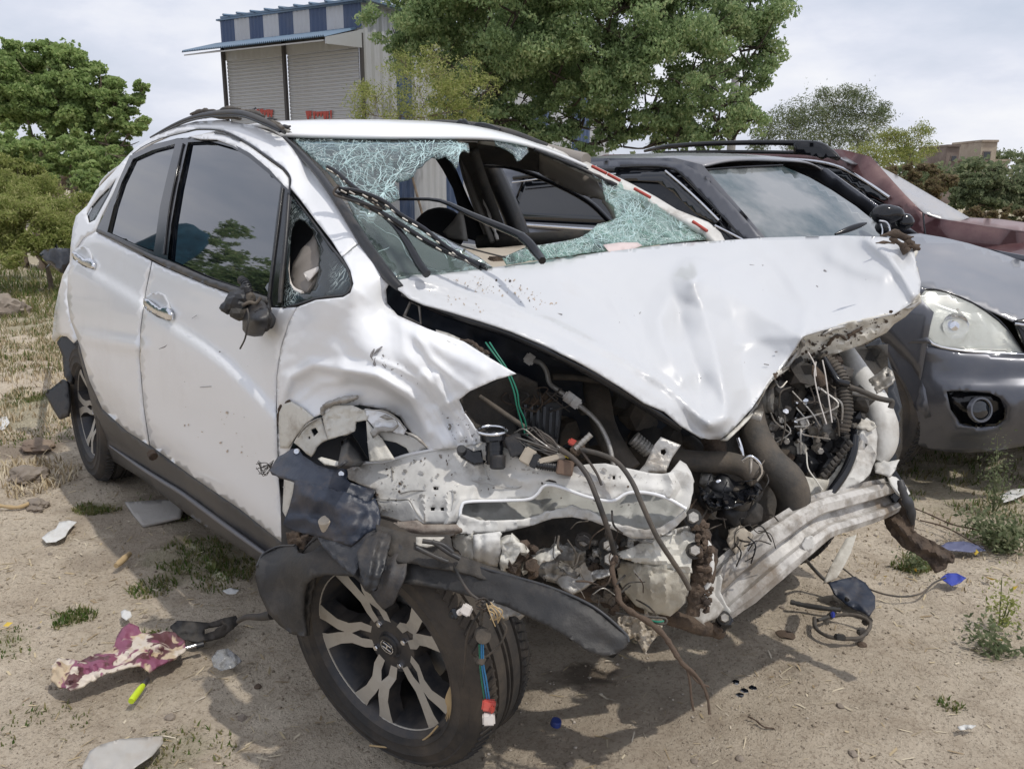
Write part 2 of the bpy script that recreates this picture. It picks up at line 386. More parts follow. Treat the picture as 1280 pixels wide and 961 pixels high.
def crackglass(name, tint, dens, wscale, body=.1, refl=.25):
    "laminated glass broken into a web: clear between the cracks, white where it is crushed"
    m = bpy.data.materials.new(name); m.use_nodes = True; t = m.node_tree; N = t.nodes.new; L = t.links.new; t.nodes.clear()
    out = N('ShaderNodeOutputMaterial'); tc = N('ShaderNodeTexCoord')
    nz = N('ShaderNodeTexNoise'); nz.inputs['Scale'].default_value = 5; nz.inputs['Detail'].default_value = 3; L(tc.outputs['Object'], nz.inputs['Vector'])
    add = N('ShaderNodeMix'); add.data_type = 'RGBA'; add.blend_type = 'LINEAR_LIGHT'; add.inputs['Factor'].default_value = .22
    L(tc.outputs['Object'], add.inputs[6]); L(nz.outputs['Color'], add.inputs[7])
    fac = None
    for sc, wd in wscale:
        v = N('ShaderNodeTexVoronoi'); v.feature = 'DISTANCE_TO_EDGE'; v.inputs['Scale'].default_value = sc; L(add.outputs[2], v.inputs['Vector'])
        r = N('ShaderNodeMapRange'); r.inputs['From Min'].default_value = 0; r.inputs['From Max'].default_value = wd; r.inputs['To Min'].default_value = 1; r.inputs['To Max'].default_value = 0; L(v.outputs['Distance'], r.inputs['Value'])
        mk = N('ShaderNodeTexNoise'); mk.inputs['Scale'].default_value = 3.5+sc*.05; L(tc.outputs['Object'], mk.inputs['Vector'])
        rk = N('ShaderNodeMapRange'); rk.inputs['From Min'].default_value = .62-dens*.35+sc*.0022; rk.inputs['From Max'].default_value = .72-dens*.3+sc*.0022; L(mk.outputs['Fac'], rk.inputs['Value'])
        mu = N('ShaderNodeMath'); mu.operation = 'MULTIPLY'; L(r.outputs[0], mu.inputs[0]); L(rk.outputs[0], mu.inputs[1])
        if fac is None: fac = mu.outputs[0]
        else:
            a = N('ShaderNodeMath'); a.operation = 'MAXIMUM'; L(fac, a.inputs[0]); L(mu.outputs[0], a.inputs[1]); fac = a.outputs[0]
    a = N('ShaderNodeMath'); a.operation = 'MAXIMUM'; a.inputs[1].default_value = body; L(fac, a.inputs[0]); fac = a.outputs[0]
    tr = N('ShaderNodeBsdfTransparent'); tr.inputs[0].default_value = (*tint, 1)
    gl = N('ShaderNodeBsdfGlossy'); gl.inputs['Roughness'].default_value = .05
    fr = N('ShaderNodeFresnel'); fr.inputs[0].default_value = 1.6
    m1 = N('ShaderNodeMixShader'); L(fr.outputs[0], m1.inputs[0]); L(tr.outputs[0], m1.inputs[1]); L(gl.outputs[0], m1.inputs[2])
    di = N('ShaderNodeBsdfPrincipled'); di.inputs['Base Color'].default_value = (.74, .84, .83, 1); di.inputs['Roughness'].default_value = .25
    tl = N('ShaderNodeBsdfTranslucent'); tl.inputs[0].default_value = (.66, .84, .80, 1)
    m0 = N('ShaderNodeMixShader'); m0.inputs[0].default_value = .4; L(di.outputs[0], m0.inputs[1]); L(tl.outputs[0], m0.inputs[2])
    m2 = N('ShaderNodeMixShader'); L(fac, m2.inputs[0]); L(m1.outputs[0], m2.inputs[1]); L(m0.outputs[0], m2.inputs[2]); L(m2.outputs[0], out.inputs[0])
    return m
M['crackline'] = mat('crushed_glass_line', (.50, .66, .66), .3)
M['crack'] = crackglass('cracked_windscreen', (.62, .74, .77), .9, ((7, .014), (30, .03)), .04)
M['crackd'] = crackglass('crushed_windscreen', (.62, .82, .76), 1.0, ((12, .022), (34, .05), (75, .05)), .05)
M['crackq'] = crackglass('shattered_tint_glass', (.10, .16, .20), .8, ((60, .10), (130, .14)), .05)
M['clear'] = crackglass('windscreen_glass', (.78, .88, .86), .15, ((10, .03),), .06)
# ================================================================ the wrecked white car
car = empty('wrecked_car', (0, 0, 0), 'wrecked white hatchback with crumpled bonnet and torn away front end on dirt', 'car')
_hz = [.05, .15, .3, .5, .7, .8, .9, 1.0, 1.06, 1.25, 1.42, 1.50, 1.6]; _hh = [.76, .79, .83, .86, .868, .862, .845, .825, .812, .735, .655, .60, .52]
_zz = np.linspace(.05, 1.6, 156); _hs = np.interp(_zz, _hz, _hh)
for _ in range(6): _hs[4:-4] = np.convolve(_hs, np.ones(9)/9, 'same')[4:-4]
def side_d(off=0, yoff=0.):
    def f(px, py):
        px = np.atleast_1d(px).astype(float); py = np.atleast_1d(py).astype(float)
        D = CF[None]+CR[None]*((px[:, None]-640)/FPX)-CU[None]*((py[:, None]-480.5)/FPX)
        y = np.full(len(px), -.83)
        for _ in range(60):
            d = (y-CAM[1])/D[:, 1]; x = CAM[0]+d*D[:, 0]; z = CAM[2]+d*D[:, 2]
            h = np.interp(z, _zz, _hs)-np.where(x < -1.25, .30*np.minimum(1.2, -1.25-x)**2, 0)
            y = .7*y+.3*(-h+yoff)
        return (y-CAM[1])/D[:, 1]+off
    return f
SD = side_d()
# curved body lines
crease = [(98, 326), (125, 345), (160, 366), (195, 392), (225, 413), (255, 432), (285, 455), (310, 480), (345, 515)]
hi_crease = [(150, 352), (190, 382), (230, 412), (262, 436), (292, 468), (320, 500)]
dents = [('step', crease, 4, .032, 9), ('ridge', [(100, 420), (140, 428), (178, 434)], 8, .030), ('ridge', [(110, 452), (170, 520), (240, 575), (300, 622), (352, 665)], 22, .026),
         ('blob', (255, 520), 34, -.012), ('blob', (300, 430), 26, -.006), ('ridge', [(120, 300), (200, 342), (262, 366), (335, 392)], 6, .006), ('noise', 60, .002, 2)]
belt_lo = [(124, 292), (150, 304), (190, 325), (205, 334), (262, 358), (333, 384), (352, 385), (371, 383)]
rear_door_poly = [(119, 289), (150, 306), (189, 326), (181, 365), (175, 410), (174, 450), (178, 505), (186, 556), (159, 539), (128, 511), (112, 476), (97, 424), (88, 400), (84, 372), (85, 345), (90, 330), (94, 312), (104, 297)]
patch('rear_door', rear_door_poly, SD, M['paint'], car, step=6, bumps=dents)
front_door_poly = [(190.5, 327), (205, 334), (262, 358), (300, 372), (333, 384), (352, 385), (370.5, 384), (360, 404), (350, 435), (345.5, 470), (344.5, 520), (346.5, 590), (351, 640), (355, 680), (300, 636), (240, 595), (187.5, 556), (179.5, 505), (175.5, 450), (176.5, 410), (182.5, 365)]
fd = patch('front_door', front_door_poly, SD, M['paint'], car, step=6, bumps=dents)
# door skin scratches and scars
scar = mat('paint_scar', (.22, .21, .21), .7)
for pts in ([(183, 418), (185, 424)], [(199, 436), (207, 433), (212, 428)], [(240, 398), (246, 394)], [(250, 484), (264, 483)], [(198, 400), (203, 404)]):
    dd = [SD(*p)[0]-.006 for p in pts]
    tube('scratch', [P(*p, d) for p, d in zip(pts, dd)], [.0008]+[.0022]*(len(pts)-2)+[.0008], scar, fd, n=5, sub=3)
quarter = [(163, 191), (152, 203), (143, 214), (120, 238), (109, 257), (95, 270), (91, 285), (88, 310), (87, 328), (78, 345), (73, 365), (68, 390), (65, 424), (68, 427), (75, 419), (84, 421), (92, 429), (97, 424), (88, 400), (84, 372), (85, 345), (90, 330), (94, 312), (104, 297), (119, 289), (126, 272), (144, 236), (160, 200), (166, 194)]
patch('rear_quarter_panel', quarter, SD, M['paint'], car, step=5, bumps=[('noise', 40, .004, 5)], holes=[[(146, 222), (138, 232), (124, 246), (113, 259), (108, 268), (111, 279), (119, 275), (126, 262), (136, 244)]])
patch('rear_quarter_glass', [(147, 221), (138, 230), (124, 244), (112, 258), (107, 268), (111, 280), (120, 276), (127, 262), (137, 244)], side_d(.02), M['crackq'], car, step=4)
# upper side: cant rail and windscreen pillar
upper = [(163, 195), (163, 191), (172, 183), (190, 172), (215, 160), (245, 152), (280, 150), (315, 157), (340, 166), (353, 172), (364, 184), (387, 209), (415, 240), (440, 275), (452, 300.5), (441, 308), (427, 320.5), (414, 300), (390, 269), (374, 247), (363, 234), (363.5, 221), (355, 209), (337, 196), (311, 178.5), (280, 163), (250, 160.5), (215, 168), (190, 179)]
UP = Surf([(163, 193, {'y': -.645}), (190, 175, {'y': -.62}), (215, 164, {'y': -.61}), (250, 156, {'y': -.60}), (280, 156, {'y': -.60}), (315, 165, {'y': -.60}), (352, 178, {'y': -.585}), (361, 215, {'y': -.645}), (385, 222, {'y': -.60}), (387, 255, {'y': -.665}), (415, 250, {'y': -.625}), (427, 320, {'y': -.735}), (452, 300, {'y': -.675}), (414, 298, {'y': -.71})])
patch('windscreen_pillar', upper, UP, M['paint'], car, step=5, thick=.006, bumps=[('ridge', [(300, 157), (345, 180), (400, 245), (436, 300)], 8, .006), ('noise', 25, .003, 8)])
dframe = [(236, 171), (262, 166), (281, 166.5), (311, 182), (335, 200), (353, 213), (361, 223), (360.5, 240), (352, 231), (335, 214), (311, 194), (291, 182), (270, 174.5), (250, 174)]
patch('door_frame', dframe, Off(UP, .006), M['paint'], fd, step=5)
tube('door_seal', [P(*p, UP(*p)[0]+.003) for p in [(234, 165), (250, 162), (280, 164.5), (311, 180), (336, 197.5), (354, 210.5), (362.3, 222), (362, 238), (360, 262)]], .0032, M['gloss'], fd)
tube('roof_gap_strip', [P(*p, UP(*p)[0]-.004) for p in [(268, 166), (285, 169), (300, 176)]], .0022, M['gloss'], car)
tube('rear_door_seal', [P(*p, UP(*p)[0]+.002) for p in [(166, 193), (180, 183), (200, 174), (222, 168), (236, 165)]], .0022, M['gloss'], car)
# glasshouse
def grow(pl, k=2.5):
    c = np.mean(np.array(pl, float), axis=0); return [tuple(np.array(p)+(np.array(p)-c)/np.linalg.norm(np.array(p)-c)*k) for p in pl]
g_rear = [(166, 199), (190, 188), (219, 180), (210, 215), (200, 258), (192, 315), (160, 302), (134, 290), (142, 258), (152, 228)]
g_front = [(235, 178), (262, 176.5), (290, 184.5), (311, 197), (335, 216.5), (351, 230.5), (345, 275), (340, 320), (334, 369), (290, 359), (250, 343), (209.5, 324), (214, 280), (222, 235)]
frame = [(120, 288), (133, 262), (148, 226), (162, 195), (190, 181), (222, 173), (240, 172), (262, 171), (291, 180), (313, 192), (337, 212), (352, 229), (361.5, 238), (358, 300), (352, 383), (333, 382), (262, 356), (205, 332), (190, 323), (150, 302)]
patch('window_surround', frame, SD, M['gloss'], car, step=3, thick=0, holes=[g_rear, g_front])
patch('rear_door_glass', grow(g_rear), side_d(.034), M['tint'], car, step=5, thick=0)
patch('front_door_glass', grow(g_front), side_d(.034), M['tint'], car, step=5, thick=0)
patch('belt_strip', [(121, 286), (150, 300), (190, 319), (209, 325.5), (262, 348), (333, 371), (333, 381), (262, 357.5), (205, 333), (190, 325), (150, 304), (120, 290)], Off(SD, -.012), M['trim'], car, step=5, thick=.008, bumps=[('ridge', [(121, 288), (190, 322), (262, 352), (333, 376)], 3, .006)])
tube('pillar_strip', [P(*p, SD(*p)[0]-.010) for p in [(229, 180), (221, 215), (212, 260), (205, 318)]], .0035, M['gloss'], car)
tube('glass_channel', [P(*p, SD(*p)[0]-.004) for p in [(353, 236), (347, 285), (340, 340), (336, 374)]], .004, M['black'], car)
tube('glass_channel', [P(*p, SD(*p)[0]-.006) for p in [(361, 246), (357, 300), (352, 350), (350, 379)]], .006, M['black'], car)
q_glass = [(363, 241), (377, 259), (390, 276), (403, 294), (414, 309), (427, 325), (435, 338), (439.5, 354), (436, 365), (429, 369.5), (413, 371), (395, 373.5), (378, 379), (364, 382.5), (352, 383), (354, 345), (358, 300)]
q_hole = [(368, 277), (374, 273.5), (380, 276), (386, 283), (391, 288), (393, 296), (398, 308), (400, 318), (398, 330), (399, 338), (396, 350), (392, 361), (387, 366), (376, 367), (367, 363), (361, 353), (359, 335), (361, 318), (362, 300), (364, 286)]
QS = Surf([(352, 383, {'y': -.815}), (363, 241, {'y': -.66}), (436, 365, {'y': -.79}), (395, 373, {'y': -.81}), (427, 322, {'y': -.745}), (395, 285, {'y': -.70}), (357, 310, {'y': -.745})])
patch('quarter_glass', q_glass, Off(QS, .004), M['crackq'], car, step=5, holes=[q_hole], thick=.004)
tube('quarter_glass_seal', [P(*p, QS(*p)[0]-.002) for p in q_glass+[q_glass[0]]], .003, M['black'], car, sub=3)
pts = [P(*p, QS(*p)[0]+.02) for p in [(367, 275), (362, 290), (360, 320), (360, 345), (366, 360), (378, 366.5)]]
tube('torn_seal', pts, .005, M['pinkw'], car)
# fender: crushed and pushed back
FS = Surf([(371, 384, {'y': -.82}), (395, 373, {'y': -.82}), (352, 420, {'y': -.845}), (346, 470, {'y': -.862}), (345, 530, {'y': -.862}), (347, 590, {'y': -.855}), (437, 366, {'y': -.80}), (440, 345, {'y': -.77}), (427, 321, {'y': -.742}), (452, 301, {'y': -.675}),
           (488, 350, {'y': -.69}), (484, 379, {'y': -.70}), (535, 411, {'y': -.70}), (580, 427, 1.80), (610, 446, 1.74), (645, 467, 1.69), (587, 490, 1.745), (574, 500, 1.80), (602, 552, 1.80), (534, 560, 1.86), (507, 535, 1.90), (449, 507, 1.93), (400, 520, 1.98), (420, 420, 1.90), (460, 440, 1.84),
           (430, 470, 1.91), (390, 480, 2.0), (500, 470, 1.82), (366, 550, 2.06)])
fend = [(371.5, 384), (395, 375), (429, 371.5), (438, 366), (442, 354), (438, 338), (428.5, 321.5), (452, 302.5), (470, 327), (489, 350), (482.5, 362), (484, 379), (497, 394), (535, 411), (580, 427), (610, 446), (645, 467), (620, 474), (587, 489), (573, 500), (579, 515), (590, 530), (603, 553), (570, 560), (536, 562), (520, 546), (507, 533), (500, 521), (481, 512), (449, 506), (420, 511), (400, 518), (392, 522), (378, 531), (367, 549), (358, 572), (348, 590), (346, 520), (346.5, 470), (351.5, 435), (361, 404)]
fender = patch('front_wing', fend, FS, M['paint'], car, step=3.5, sharp=None, bumps=[
    ('ridge', [(352, 500), (362, 472), (392, 456), (428, 462), (470, 470), (515, 500), (535, 540)], 7, .020),
    ('fold', [(430, 462), (470, 468), (512, 490), (540, 520), (556, 556)], 16, .022),
    ('blob', (385, 490), 22, -.016), ('blob', (445, 485), 18, -.014), ('blob', (495, 520), 16, -.02),
    ('ridge', [(430, 372), (424, 420), (440, 445)], 12, -.012), ('fold', [(500, 400), (505, 440), (560, 500)], 14, .012), ('ridge', [(440, 352), (470, 380), (530, 425), (600, 460)], 10, .012),
    ('fold', [(574, 498), (556, 505), (530, 470)], 10, .016), ('fold', [(545, 470), (558, 500), (575, 545)], 7, .014), ('blob', (560, 530), 13, -.014), ('noise', 22, .0025, 3), ('fold', [(520, 420), (540, 450), (585, 488)], 8, .010), ('fold', [(466, 448), (500, 462), (530, 480), (552, 506)], 5, .010), ('fold', [(545, 510), (560, 540), (566, 556)], 5, .012), ('fold', [(560, 505), (580, 530), (590, 552)], 5, .009), ('fold', [(372, 500), (400, 478), (430, 476)], 7, .008)])
for pts in ([(466, 444), (472, 438), (478, 433)], [(469, 447), (468, 455), (472, 460)], [(480, 452), (483, 458)], [(489, 462), (496, 460)], [(505, 492), (509, 485), (513, 480)], [(482, 460), (478, 455)], [(466, 450), (464, 444), (468, 436)], [(515, 505), (519, 500)]):
    tube('paint_gouge', [P(*p, FS(*p)[0]-.006) for p in pts], [.001]+[.0032]*(len(pts)-2)+[.0016], scar, fender, n=5, sub=4, rough=.3)
specks('paint_chips', FS, [(460, 430), (500, 440), (560, 490), (600, 548), (560, 556), (510, 505), (470, 470)], 60, 1.4, scar, fender, seed=3)
specks('mud_spots', FS, [(540, 490), (575, 500), (600, 550), (560, 555), (520, 500)], 90, 1.7, M['alu'], fender, seed=4)
specks('mud_spots', SD, [(200, 470), (300, 520), (350, 620), (350, 660), (230, 580)], 34, 1.7, mat('dried_mud', (.50, .42, .34), .9), fd, seed=5)
specks('paint_chips', SD, [(140, 380), (300, 420), (340, 560), (200, 540)], 10, 1.4, scar, fd, seed=6)
# roof
def wp(x, y, z): return SCR((x, y, z))
WS = Surf([wp(.33, -.58, 1.43), wp(.42, -.3, 1.465), wp(.45, 0, 1.475), wp(.43, .3, 1.45), wp(.41, .60, 1.395), wp(1.08, -.70, 1.10), wp(1.07, -.45, 1.11), wp(1.02, -.2, 1.125), wp(.97, .05, 1.135), wp(.94, .35, 1.14), wp(.94, .72, 1.15), wp(.71, -.645, 1.28), wp(.69, .65, 1.28), wp(.74, 0, 1.31)])
top = catmull([np.array(P(x, y, WS(x, y)[0]-.004)) for x, y in [(350, 171), (361, 172), (415, 173.5), (490, 174.5), (565, 174.5), (600, 175), (625, 177), (660, 184), (700, 197), (737, 212)]], 3)
nT = len(top); rows = [top]
for dx, dz, fl in ((-.05, .028, .0), (-.14, .052, .2), (-.35, .062, .6), (-.8, .055, 1), (-1.3, 0, 1), (-1.75, -.09, 1), (-1.95, -.18, 1)):
    r_ = []
    for i, p in enumerate(top):
        t = -1+2*i/(nT-1); base = 1.472-.055*abs(t)**2.6+(0 if t < 0 else -.012*t)
        r_.append((p[0]+dx*(1 if fl < 1 else 1)-(p[0]-.38)*fl, p[1]*(1-fl)+fl*t*.60, (p[2]*(1-fl)+base*fl)+dz*(1-.25*t*t)))
    rows.append(r_)
vs = [v for r in rows for v in r]
fs = [(i*nT+j, (i+1)*nT+j, (i+1)*nT+j+1, i*nT+j+1) for i in range(len(rows)-1) for j in range(nT-1)]
o = link('roof', mesh_from('roof', vs, fs), M['paint'], car); md = o.modifiers.new('s', 'SUBSURF'); md.levels = md.render_levels = 2; md = o.modifiers.new('t', 'SOLIDIFY'); md.thickness = .01; md.offset = -1
roof = o
def rail(name, P0, r):
    o = tube(name, P0, r, M['trim'], car, n=10); return o
rr = rail('roof_rail', [P(188, 172, 3.22), P(215, 158, 3.08), P(240, 148, 2.93), P(265, 143, 2.78), P(300, 142, 2.62), P(330, 152, 2.50), P(356, 165.5, 2.42)], [.003, .007, .009, .010, .011, .010, .006])
for k, (a, b) in enumerate([((238, 143), (270, 139)), ((272, 139), (300, 137)), ((300, 139), (330, 146)), ((318, 146), (354, 161)), ((262, 146), (300, 148))]):
    d1, d2 = np.interp([a[0], b[0]], [238, 354], [2.93, 2.42]); tube('torn_trim', [P(*a, d1), P((a[0]+b[0])/2, (a[1]+b[1])/2-1.5, (d1+d2)/2), P(*b, d2)], [.004, .009, .005], M['hose'], rr, rough=.35, n=7)
for k in range(22):
    t = random.random()**.6; x = 215+t*138; y = float(np.interp(x, [215, 240, 265, 300, 330, 356], [157, 147, 141, 140, 149, 163]))-random.uniform(-1, 4); d = float(np.interp(x, [188, 265, 356], [3.2, 2.78, 2.42])); a = random.uniform(-.4, .8)
    tube('torn_trim', [P(x, y, d), P(x+6*math.cos(a), y+6*math.sin(a), d-.01), P(x+13*math.cos(a), y+13*math.sin(a)+random.uniform(-2, 2), d-.01)], [.002, random.uniform(.003, .008), .002], M[random.choice(['hose', 'black', 'alu'])], rr, rough=.4, n=6, sub=3)
tube('rail_groove', [P(x, y, d) for x, y, d in [(200, 168, 3.14), (232, 153, 2.96), (262, 146.5, 2.78), (300, 145.5, 2.60), (330, 156, 2.48), (350, 165, 2.42)]], .0035, M['gloss'], rr)
rl = rail('roof_rail', [P(515, 157, 3.6), P(550, 154, 3.45), P(600, 158, 3.30), P(640, 166, 3.22), P(684, 181, 3.14)], [.008, .013, .014, .012, .006])
box('rail_foot', P(548, 156, 3.42), (.15, .04, .022), M['hose'], rl, x=CR, jitter=.004)
tube('torn_trim', [P(566, 160, 3.36), P(578, 152, 3.34), P(590, 159, 3.3), P(602, 156, 3.28), P(625, 162, 3.22)], [.006, .012, .009, .010, .004], M['gloss'], rl, rough=.3)
# hidden far side, tail and floor: coarse but real
def wpoly(name, pts, mt, th=.006, parent=car, label=None, smooth=False):
    me = mesh_from(name, pts, [tuple(range(len(pts)))]); o = link(name, me, mt, parent, smooth=smooth)
    md = o.modifiers.new('t', 'SOLIDIFY'); md.thickness = th; md.offset = 0
    return o
wpoly('floor_pan', [(-1.8, -.70, .27), (1.0, -.70, .24), (1.0, .78, .24), (-1.8, .78, .27)], M['felt'])
def sheet(name, rows, mt, parent=car, th=.006, smooth=True, sharp=30):
    nr = len(rows); nc = len(rows[0]); vs = [v for r in rows for v in r]
    fs = [(i*nc+j, i*nc+j+1, (i+1)*nc+j+1, (i+1)*nc+j) for i in range(nr-1) for j in range(nc-1)]
    o = link(name, mesh_from(name, vs, fs), mt, parent, smooth=smooth, sharp=sharp); md = o.modifiers.new('t', 'SOLIDIFY'); md.thickness = th; md.offset = 0
    return o
sheet('left_side_panel', [[(x, .83-.06*max(0, -1.25-x)*2-(.03 if z < .3 else 0)-(.02 if z > .98 else 0), z-(.0 if x > -1 else .02)) for x in (-1.85, -1.4, -.8, -.1, .5, .95, 1.15)] for z in (.25, .45, .7, .9, 1.03)], M['paint'])
sheet('tailgate', [[(-1.80+.0*z-(.06 if .5 < z < .9 else 0)+max(0, z-.95)*.75, y, z) for y in (-.56, -.3, 0, .35, .66)] for z in (.55, .7, .92, 1.0, 1.2, 1.36)], M['paint'])
tube('left_centre_pillar', [(-.12, .80, .98), (-.18, .74, 1.2), (-.26, .64, 1.47)], .045, M['black'], car)
tube('left_rear_pillar', [(-1.35, .76, 1.0), (-1.28, .70, 1.2), (-1.15, .60, 1.44)], .05, M['black'], car)
tube('left_cant_rail', [(-1.5, .58, 1.40), (-.7, .61, 1.47), (0, .61, 1.465), (.42, .60, 1.40)], .028, M['head'], car)
# tail: broken lamp and dangling bumper pieces behind the rear wheel
patch('broken_tail_lamp', [(49, 318), (55, 312), (72, 310), (88, 311), (90, 322), (88, 330), (80, 336), (76, 341), (68, 335), (58, 328)], Surf([(49, 318, 4.15), (88, 311, 4.02), (76, 341, 4.05)]), M['gloss'], car, step=5, thick=.05, bumps=[('noise', 12, .02, 4)])
patch('rear_bumper_scrap', [(71, 428), (76, 421), (86, 420), (96, 430), (100, 445), (90, 455), (88, 480), (80, 470), (78, 445)], Surf([(71, 428, 3.92), (96, 430, 3.85), (88, 480, 3.85)]), M['black'], car, step=5, thick=.02)
patch('mud_flap', [(56, 492), (78, 474), (84, 478), (86, 505), (84, 520), (74, 524), (66, 511)], Surf([(56, 492, 3.95), (84, 478, 3.88), (74, 524, 3.88)]), M['black'], car, step=5, thick=.012)
# sill cladding
tr = patch('sill_cladding', [(97, 426), (103, 445), (113, 472), (128, 512), (159, 540), (187, 558), (240, 596), (300, 637), (356, 681), (362, 700), (345, 704), (319, 699), (232, 641), (177, 598), (140, 575), (124, 545), (118, 520), (108, 480), (98, 440)], Off(SD, -.022), M['trim'], car, step=5, thick=.02,
           bumps=[('step', [(130, 552), (140, 557), (182, 588), (230, 617), (330, 690), (350, 704)], 3, .05, 30), ('ridge', [(128, 530), (182, 575), (235, 612), (350, 690)], 4, .010), ('ridge', [(136, 556), (182, 588), (230, 617), (335, 692)], 2.5, .008), ('noise', 20, .002, 2)])
tube('sill_ridge', [P(*p, SD(*p)[0]-.05) for p in [(137, 557), (160, 573), (182, 588), (206, 603), (230, 618), (280, 655), (334, 694)]], [.003, .006, .0075, .008, .008, .008, .006], mat('grey_ledge_highlight', (.13, .13, .14), .45, dirt=(.25, .22, .19), dscale=6, damt=.5), tr, n=8)  # lighter grey than the cladding paints the highlight along the sill ledge
ptube('jack_cover', [(189, 566, {'y': -.87}), (192, 571, {'y': -.87})], .016, M['rust'], tr)
# door handles
def handle(name, c, s, parent):
    D = SD(*c)[0]
    g = empty(name, P(*c, D)) if False else None
    o = patch(name, [(c[0]+a*s, c[1]+b*s) for a, b in [(-17, -11), (-12, -10), (2, 1), (10, -1), (14, 1), (17, 8), (17, 16), (12, 16), (0, 10), (-12, 3), (-17, -4)]], Off(SD, -.028), M['chrome'], parent, step=2.5*s+.5, thick=.012,
              bumps=[('ridge', [(c[0]-14*s, c[1]-8*s), (c[0], c[1]+3*s), (c[0]+14*s, c[1]+8*s)], 5*s, .012)])
    patch('grip_recess', [(c[0]+a*s, c[1]+b*s) for a, b in [(-15, -12), (-8, -17), (2, -19), (10, -15), (15, -5), (16, 4), (8, 6), (-4, 1)]], Off(SD, -.003), M['grint'] if False else M['paint_dim'], o, step=3, thick=.002, bumps=[('blob', (c[0]+2*s, c[1]-6*s), 10*s, -.012)])
    patch('handle_shadow_gap', [(c[0]+a*s, c[1]+b*s) for a, b in [(-16, -5), (-2, 3), (10, 11), (16, 14), (15, 17), (0, 12), (-15, 1)]], Off(SD, -.016), M['trim'], o, step=3, thick=.004)
    return o
handle('door_handle', (196, 384), 1.0, fd); handle('door_handle', (103, 323), .78, car)
# broken mirror hanging on the door
mm = patch('side_mirror_shell', [(301, 388), (312, 378), (324, 374), (331, 378), (336, 388), (336, 400), (334, 412), (328, 420), (318, 421), (308, 419), (303, 412), (303, 402)], Surf([(301, 388, 2.14), (336, 388, 2.02), (318, 400, 2.0), (303, 415, 2.13), (332, 418, 2.06), (320, 376, 2.10)]), M['black'], car, step=4, thick=.05, curve=False)
for c, r, mt in (((296, 378), .028, 'black'), ((284, 385), .017, 'black'), ((303, 372), .022, 'black'), ((308, 362), .015, 'black'), ((298, 390), .022, 'hose'), ((312, 372), .016, 'hose')):
    bm = bmesh.new(); bmesh.ops.create_icosphere(bm, subdivisions=2, radius=r)
    for v in bm.verts: v.co *= 1+.35*noise.noise(v.co*60+Vector((c[0], 0, 0)))
    bm.transform(Matrix.Translation(P(*c, 2.10))); bm_obj('mirror_mechanism', bm, M[mt], mm, smooth=False)
ptube('mirror_spring', [(302, 350, 2.12), (307, 355, 2.1), (312, 366, 2.1)], .012, M['black'], mm, ribs=.006)
ptube('mirror_cable', [(309, 386, 2.02), (311, 396, 2.0), (309, 410, 2.0), (306, 424, 2.02), (300, 436, 2.03)], .0022, M['hose'], mm)
ptube('mirror_link', [(303, 382, 2.06), (312, 378, 2.06), (320, 379, 2.06), (326, 372, 2.06)], .0045, M['hose'], mm)

# ---------------------------------------------------------------- windscreen, wipers, cabin
gl1 = [(362, 172), (390, 173), (415, 174), (490, 175), (565, 175), (586, 180), (587, 190), (578, 188), (574, 194), (573, 207), (570, 210), (565, 202), (557, 195), (548, 198), (540, 196), (532, 202), (528, 208), (522, 210), (517, 220), (510, 224), (497, 227), (490, 222), (494, 230), (498, 234), (500, 247)]
patch('windscreen_glass', gl1+[(484, 255), (466, 262), (452, 262), (430, 240), (410, 215), (385, 192)], WS, M['crack'], car, step=6, thick=.004, bumps=[('noise', 18, .010, 3)], smooth=True)
patch('windscreen_glass', [(430, 240), (452, 262), (466, 262), (484, 256), (520, 279), (560, 300), (600, 322), (616, 334), (560, 341), (497, 349), (470, 318), (448, 282)], WS, M['clear'], car, step=8, thick=.004, bumps=[('noise', 30, .006, 5)], label='lower corner of the windscreen, still whole')
patch('windscreen_shard', [(618, 176), (635, 178), (660, 184), (661, 190), (651, 200), (646, 201), (642, 192), (632, 186), (620, 181)], WS, M['crack'], car, step=4, thick=.004)
gl3 = [(737, 214), (755, 219), (792, 234), (820, 251), (840, 264), (860, 274), (877, 285), (888, 298), (852, 301.5), (795, 308), (720, 317.5), (682, 323), (634, 330), (628, 322), (657, 309), (702, 302), (725, 297), (737, 290), (747, 280), (760, 277), (770, 272), (767, 257), (757, 250), (754, 237), (752, 225), (742, 220)]
patch('windscreen_shard', gl3, WS, M['crackd'], car, step=4, thick=.004, bumps=[('noise', 12, .022, 3)], label='crushed green lower corner of the windscreen')
patch('paper_scrap', [(754, 306), (775, 303), (797, 303), (803, 307), (790, 312), (762, 316)], Off(WS, -.02), mat('paper_label', (.62, .52, .50), .6), car, step=6, thick=.001)
pane = gl1+[(484, 255), (466, 262), (452, 262), (430, 240), (410, 215), (385, 192)]
cracks('crack_lines', WS, pane, [(470, 235, 40), (500, 215, 50), (540, 190, 30), (430, 205, 40), (575, 182, 12), (450, 180, 50)], 170, 50, M['crackline'], car, seed=21, w=.0005, curl=.4)
cracks('crack_lines', WS, pane, [(480, 240, 24), (530, 190, 25), (575, 184, 12)], 140, 20, M['crackline'], car, seed=22, w=.0008, curl=.5)
cracks('crack_lines', WS, gl3, [(790, 270, 16), (790, 270, 30), (760, 250, 20), (850, 285, 30), (740, 300, 30)], 170, 40, M['crackline'], car, off=-.008, seed=23, w=.0006, curl=.55)
cracks('crack_lines', WS, [(430, 240), (484, 256), (560, 300), (616, 334), (497, 349), (470, 318)], [(500, 300, 50), (560, 325, 30)], 9, 90, M['crackline'], car, seed=24, w=.0004)
cracks('crack_lines', QS, q_glass, [(395, 300, 20), (405, 340, 25), (360, 330, 20), (400, 365, 30)], 160, 16, M['crackline'], car, off=.002, seed=25, w=.0005) if False else None
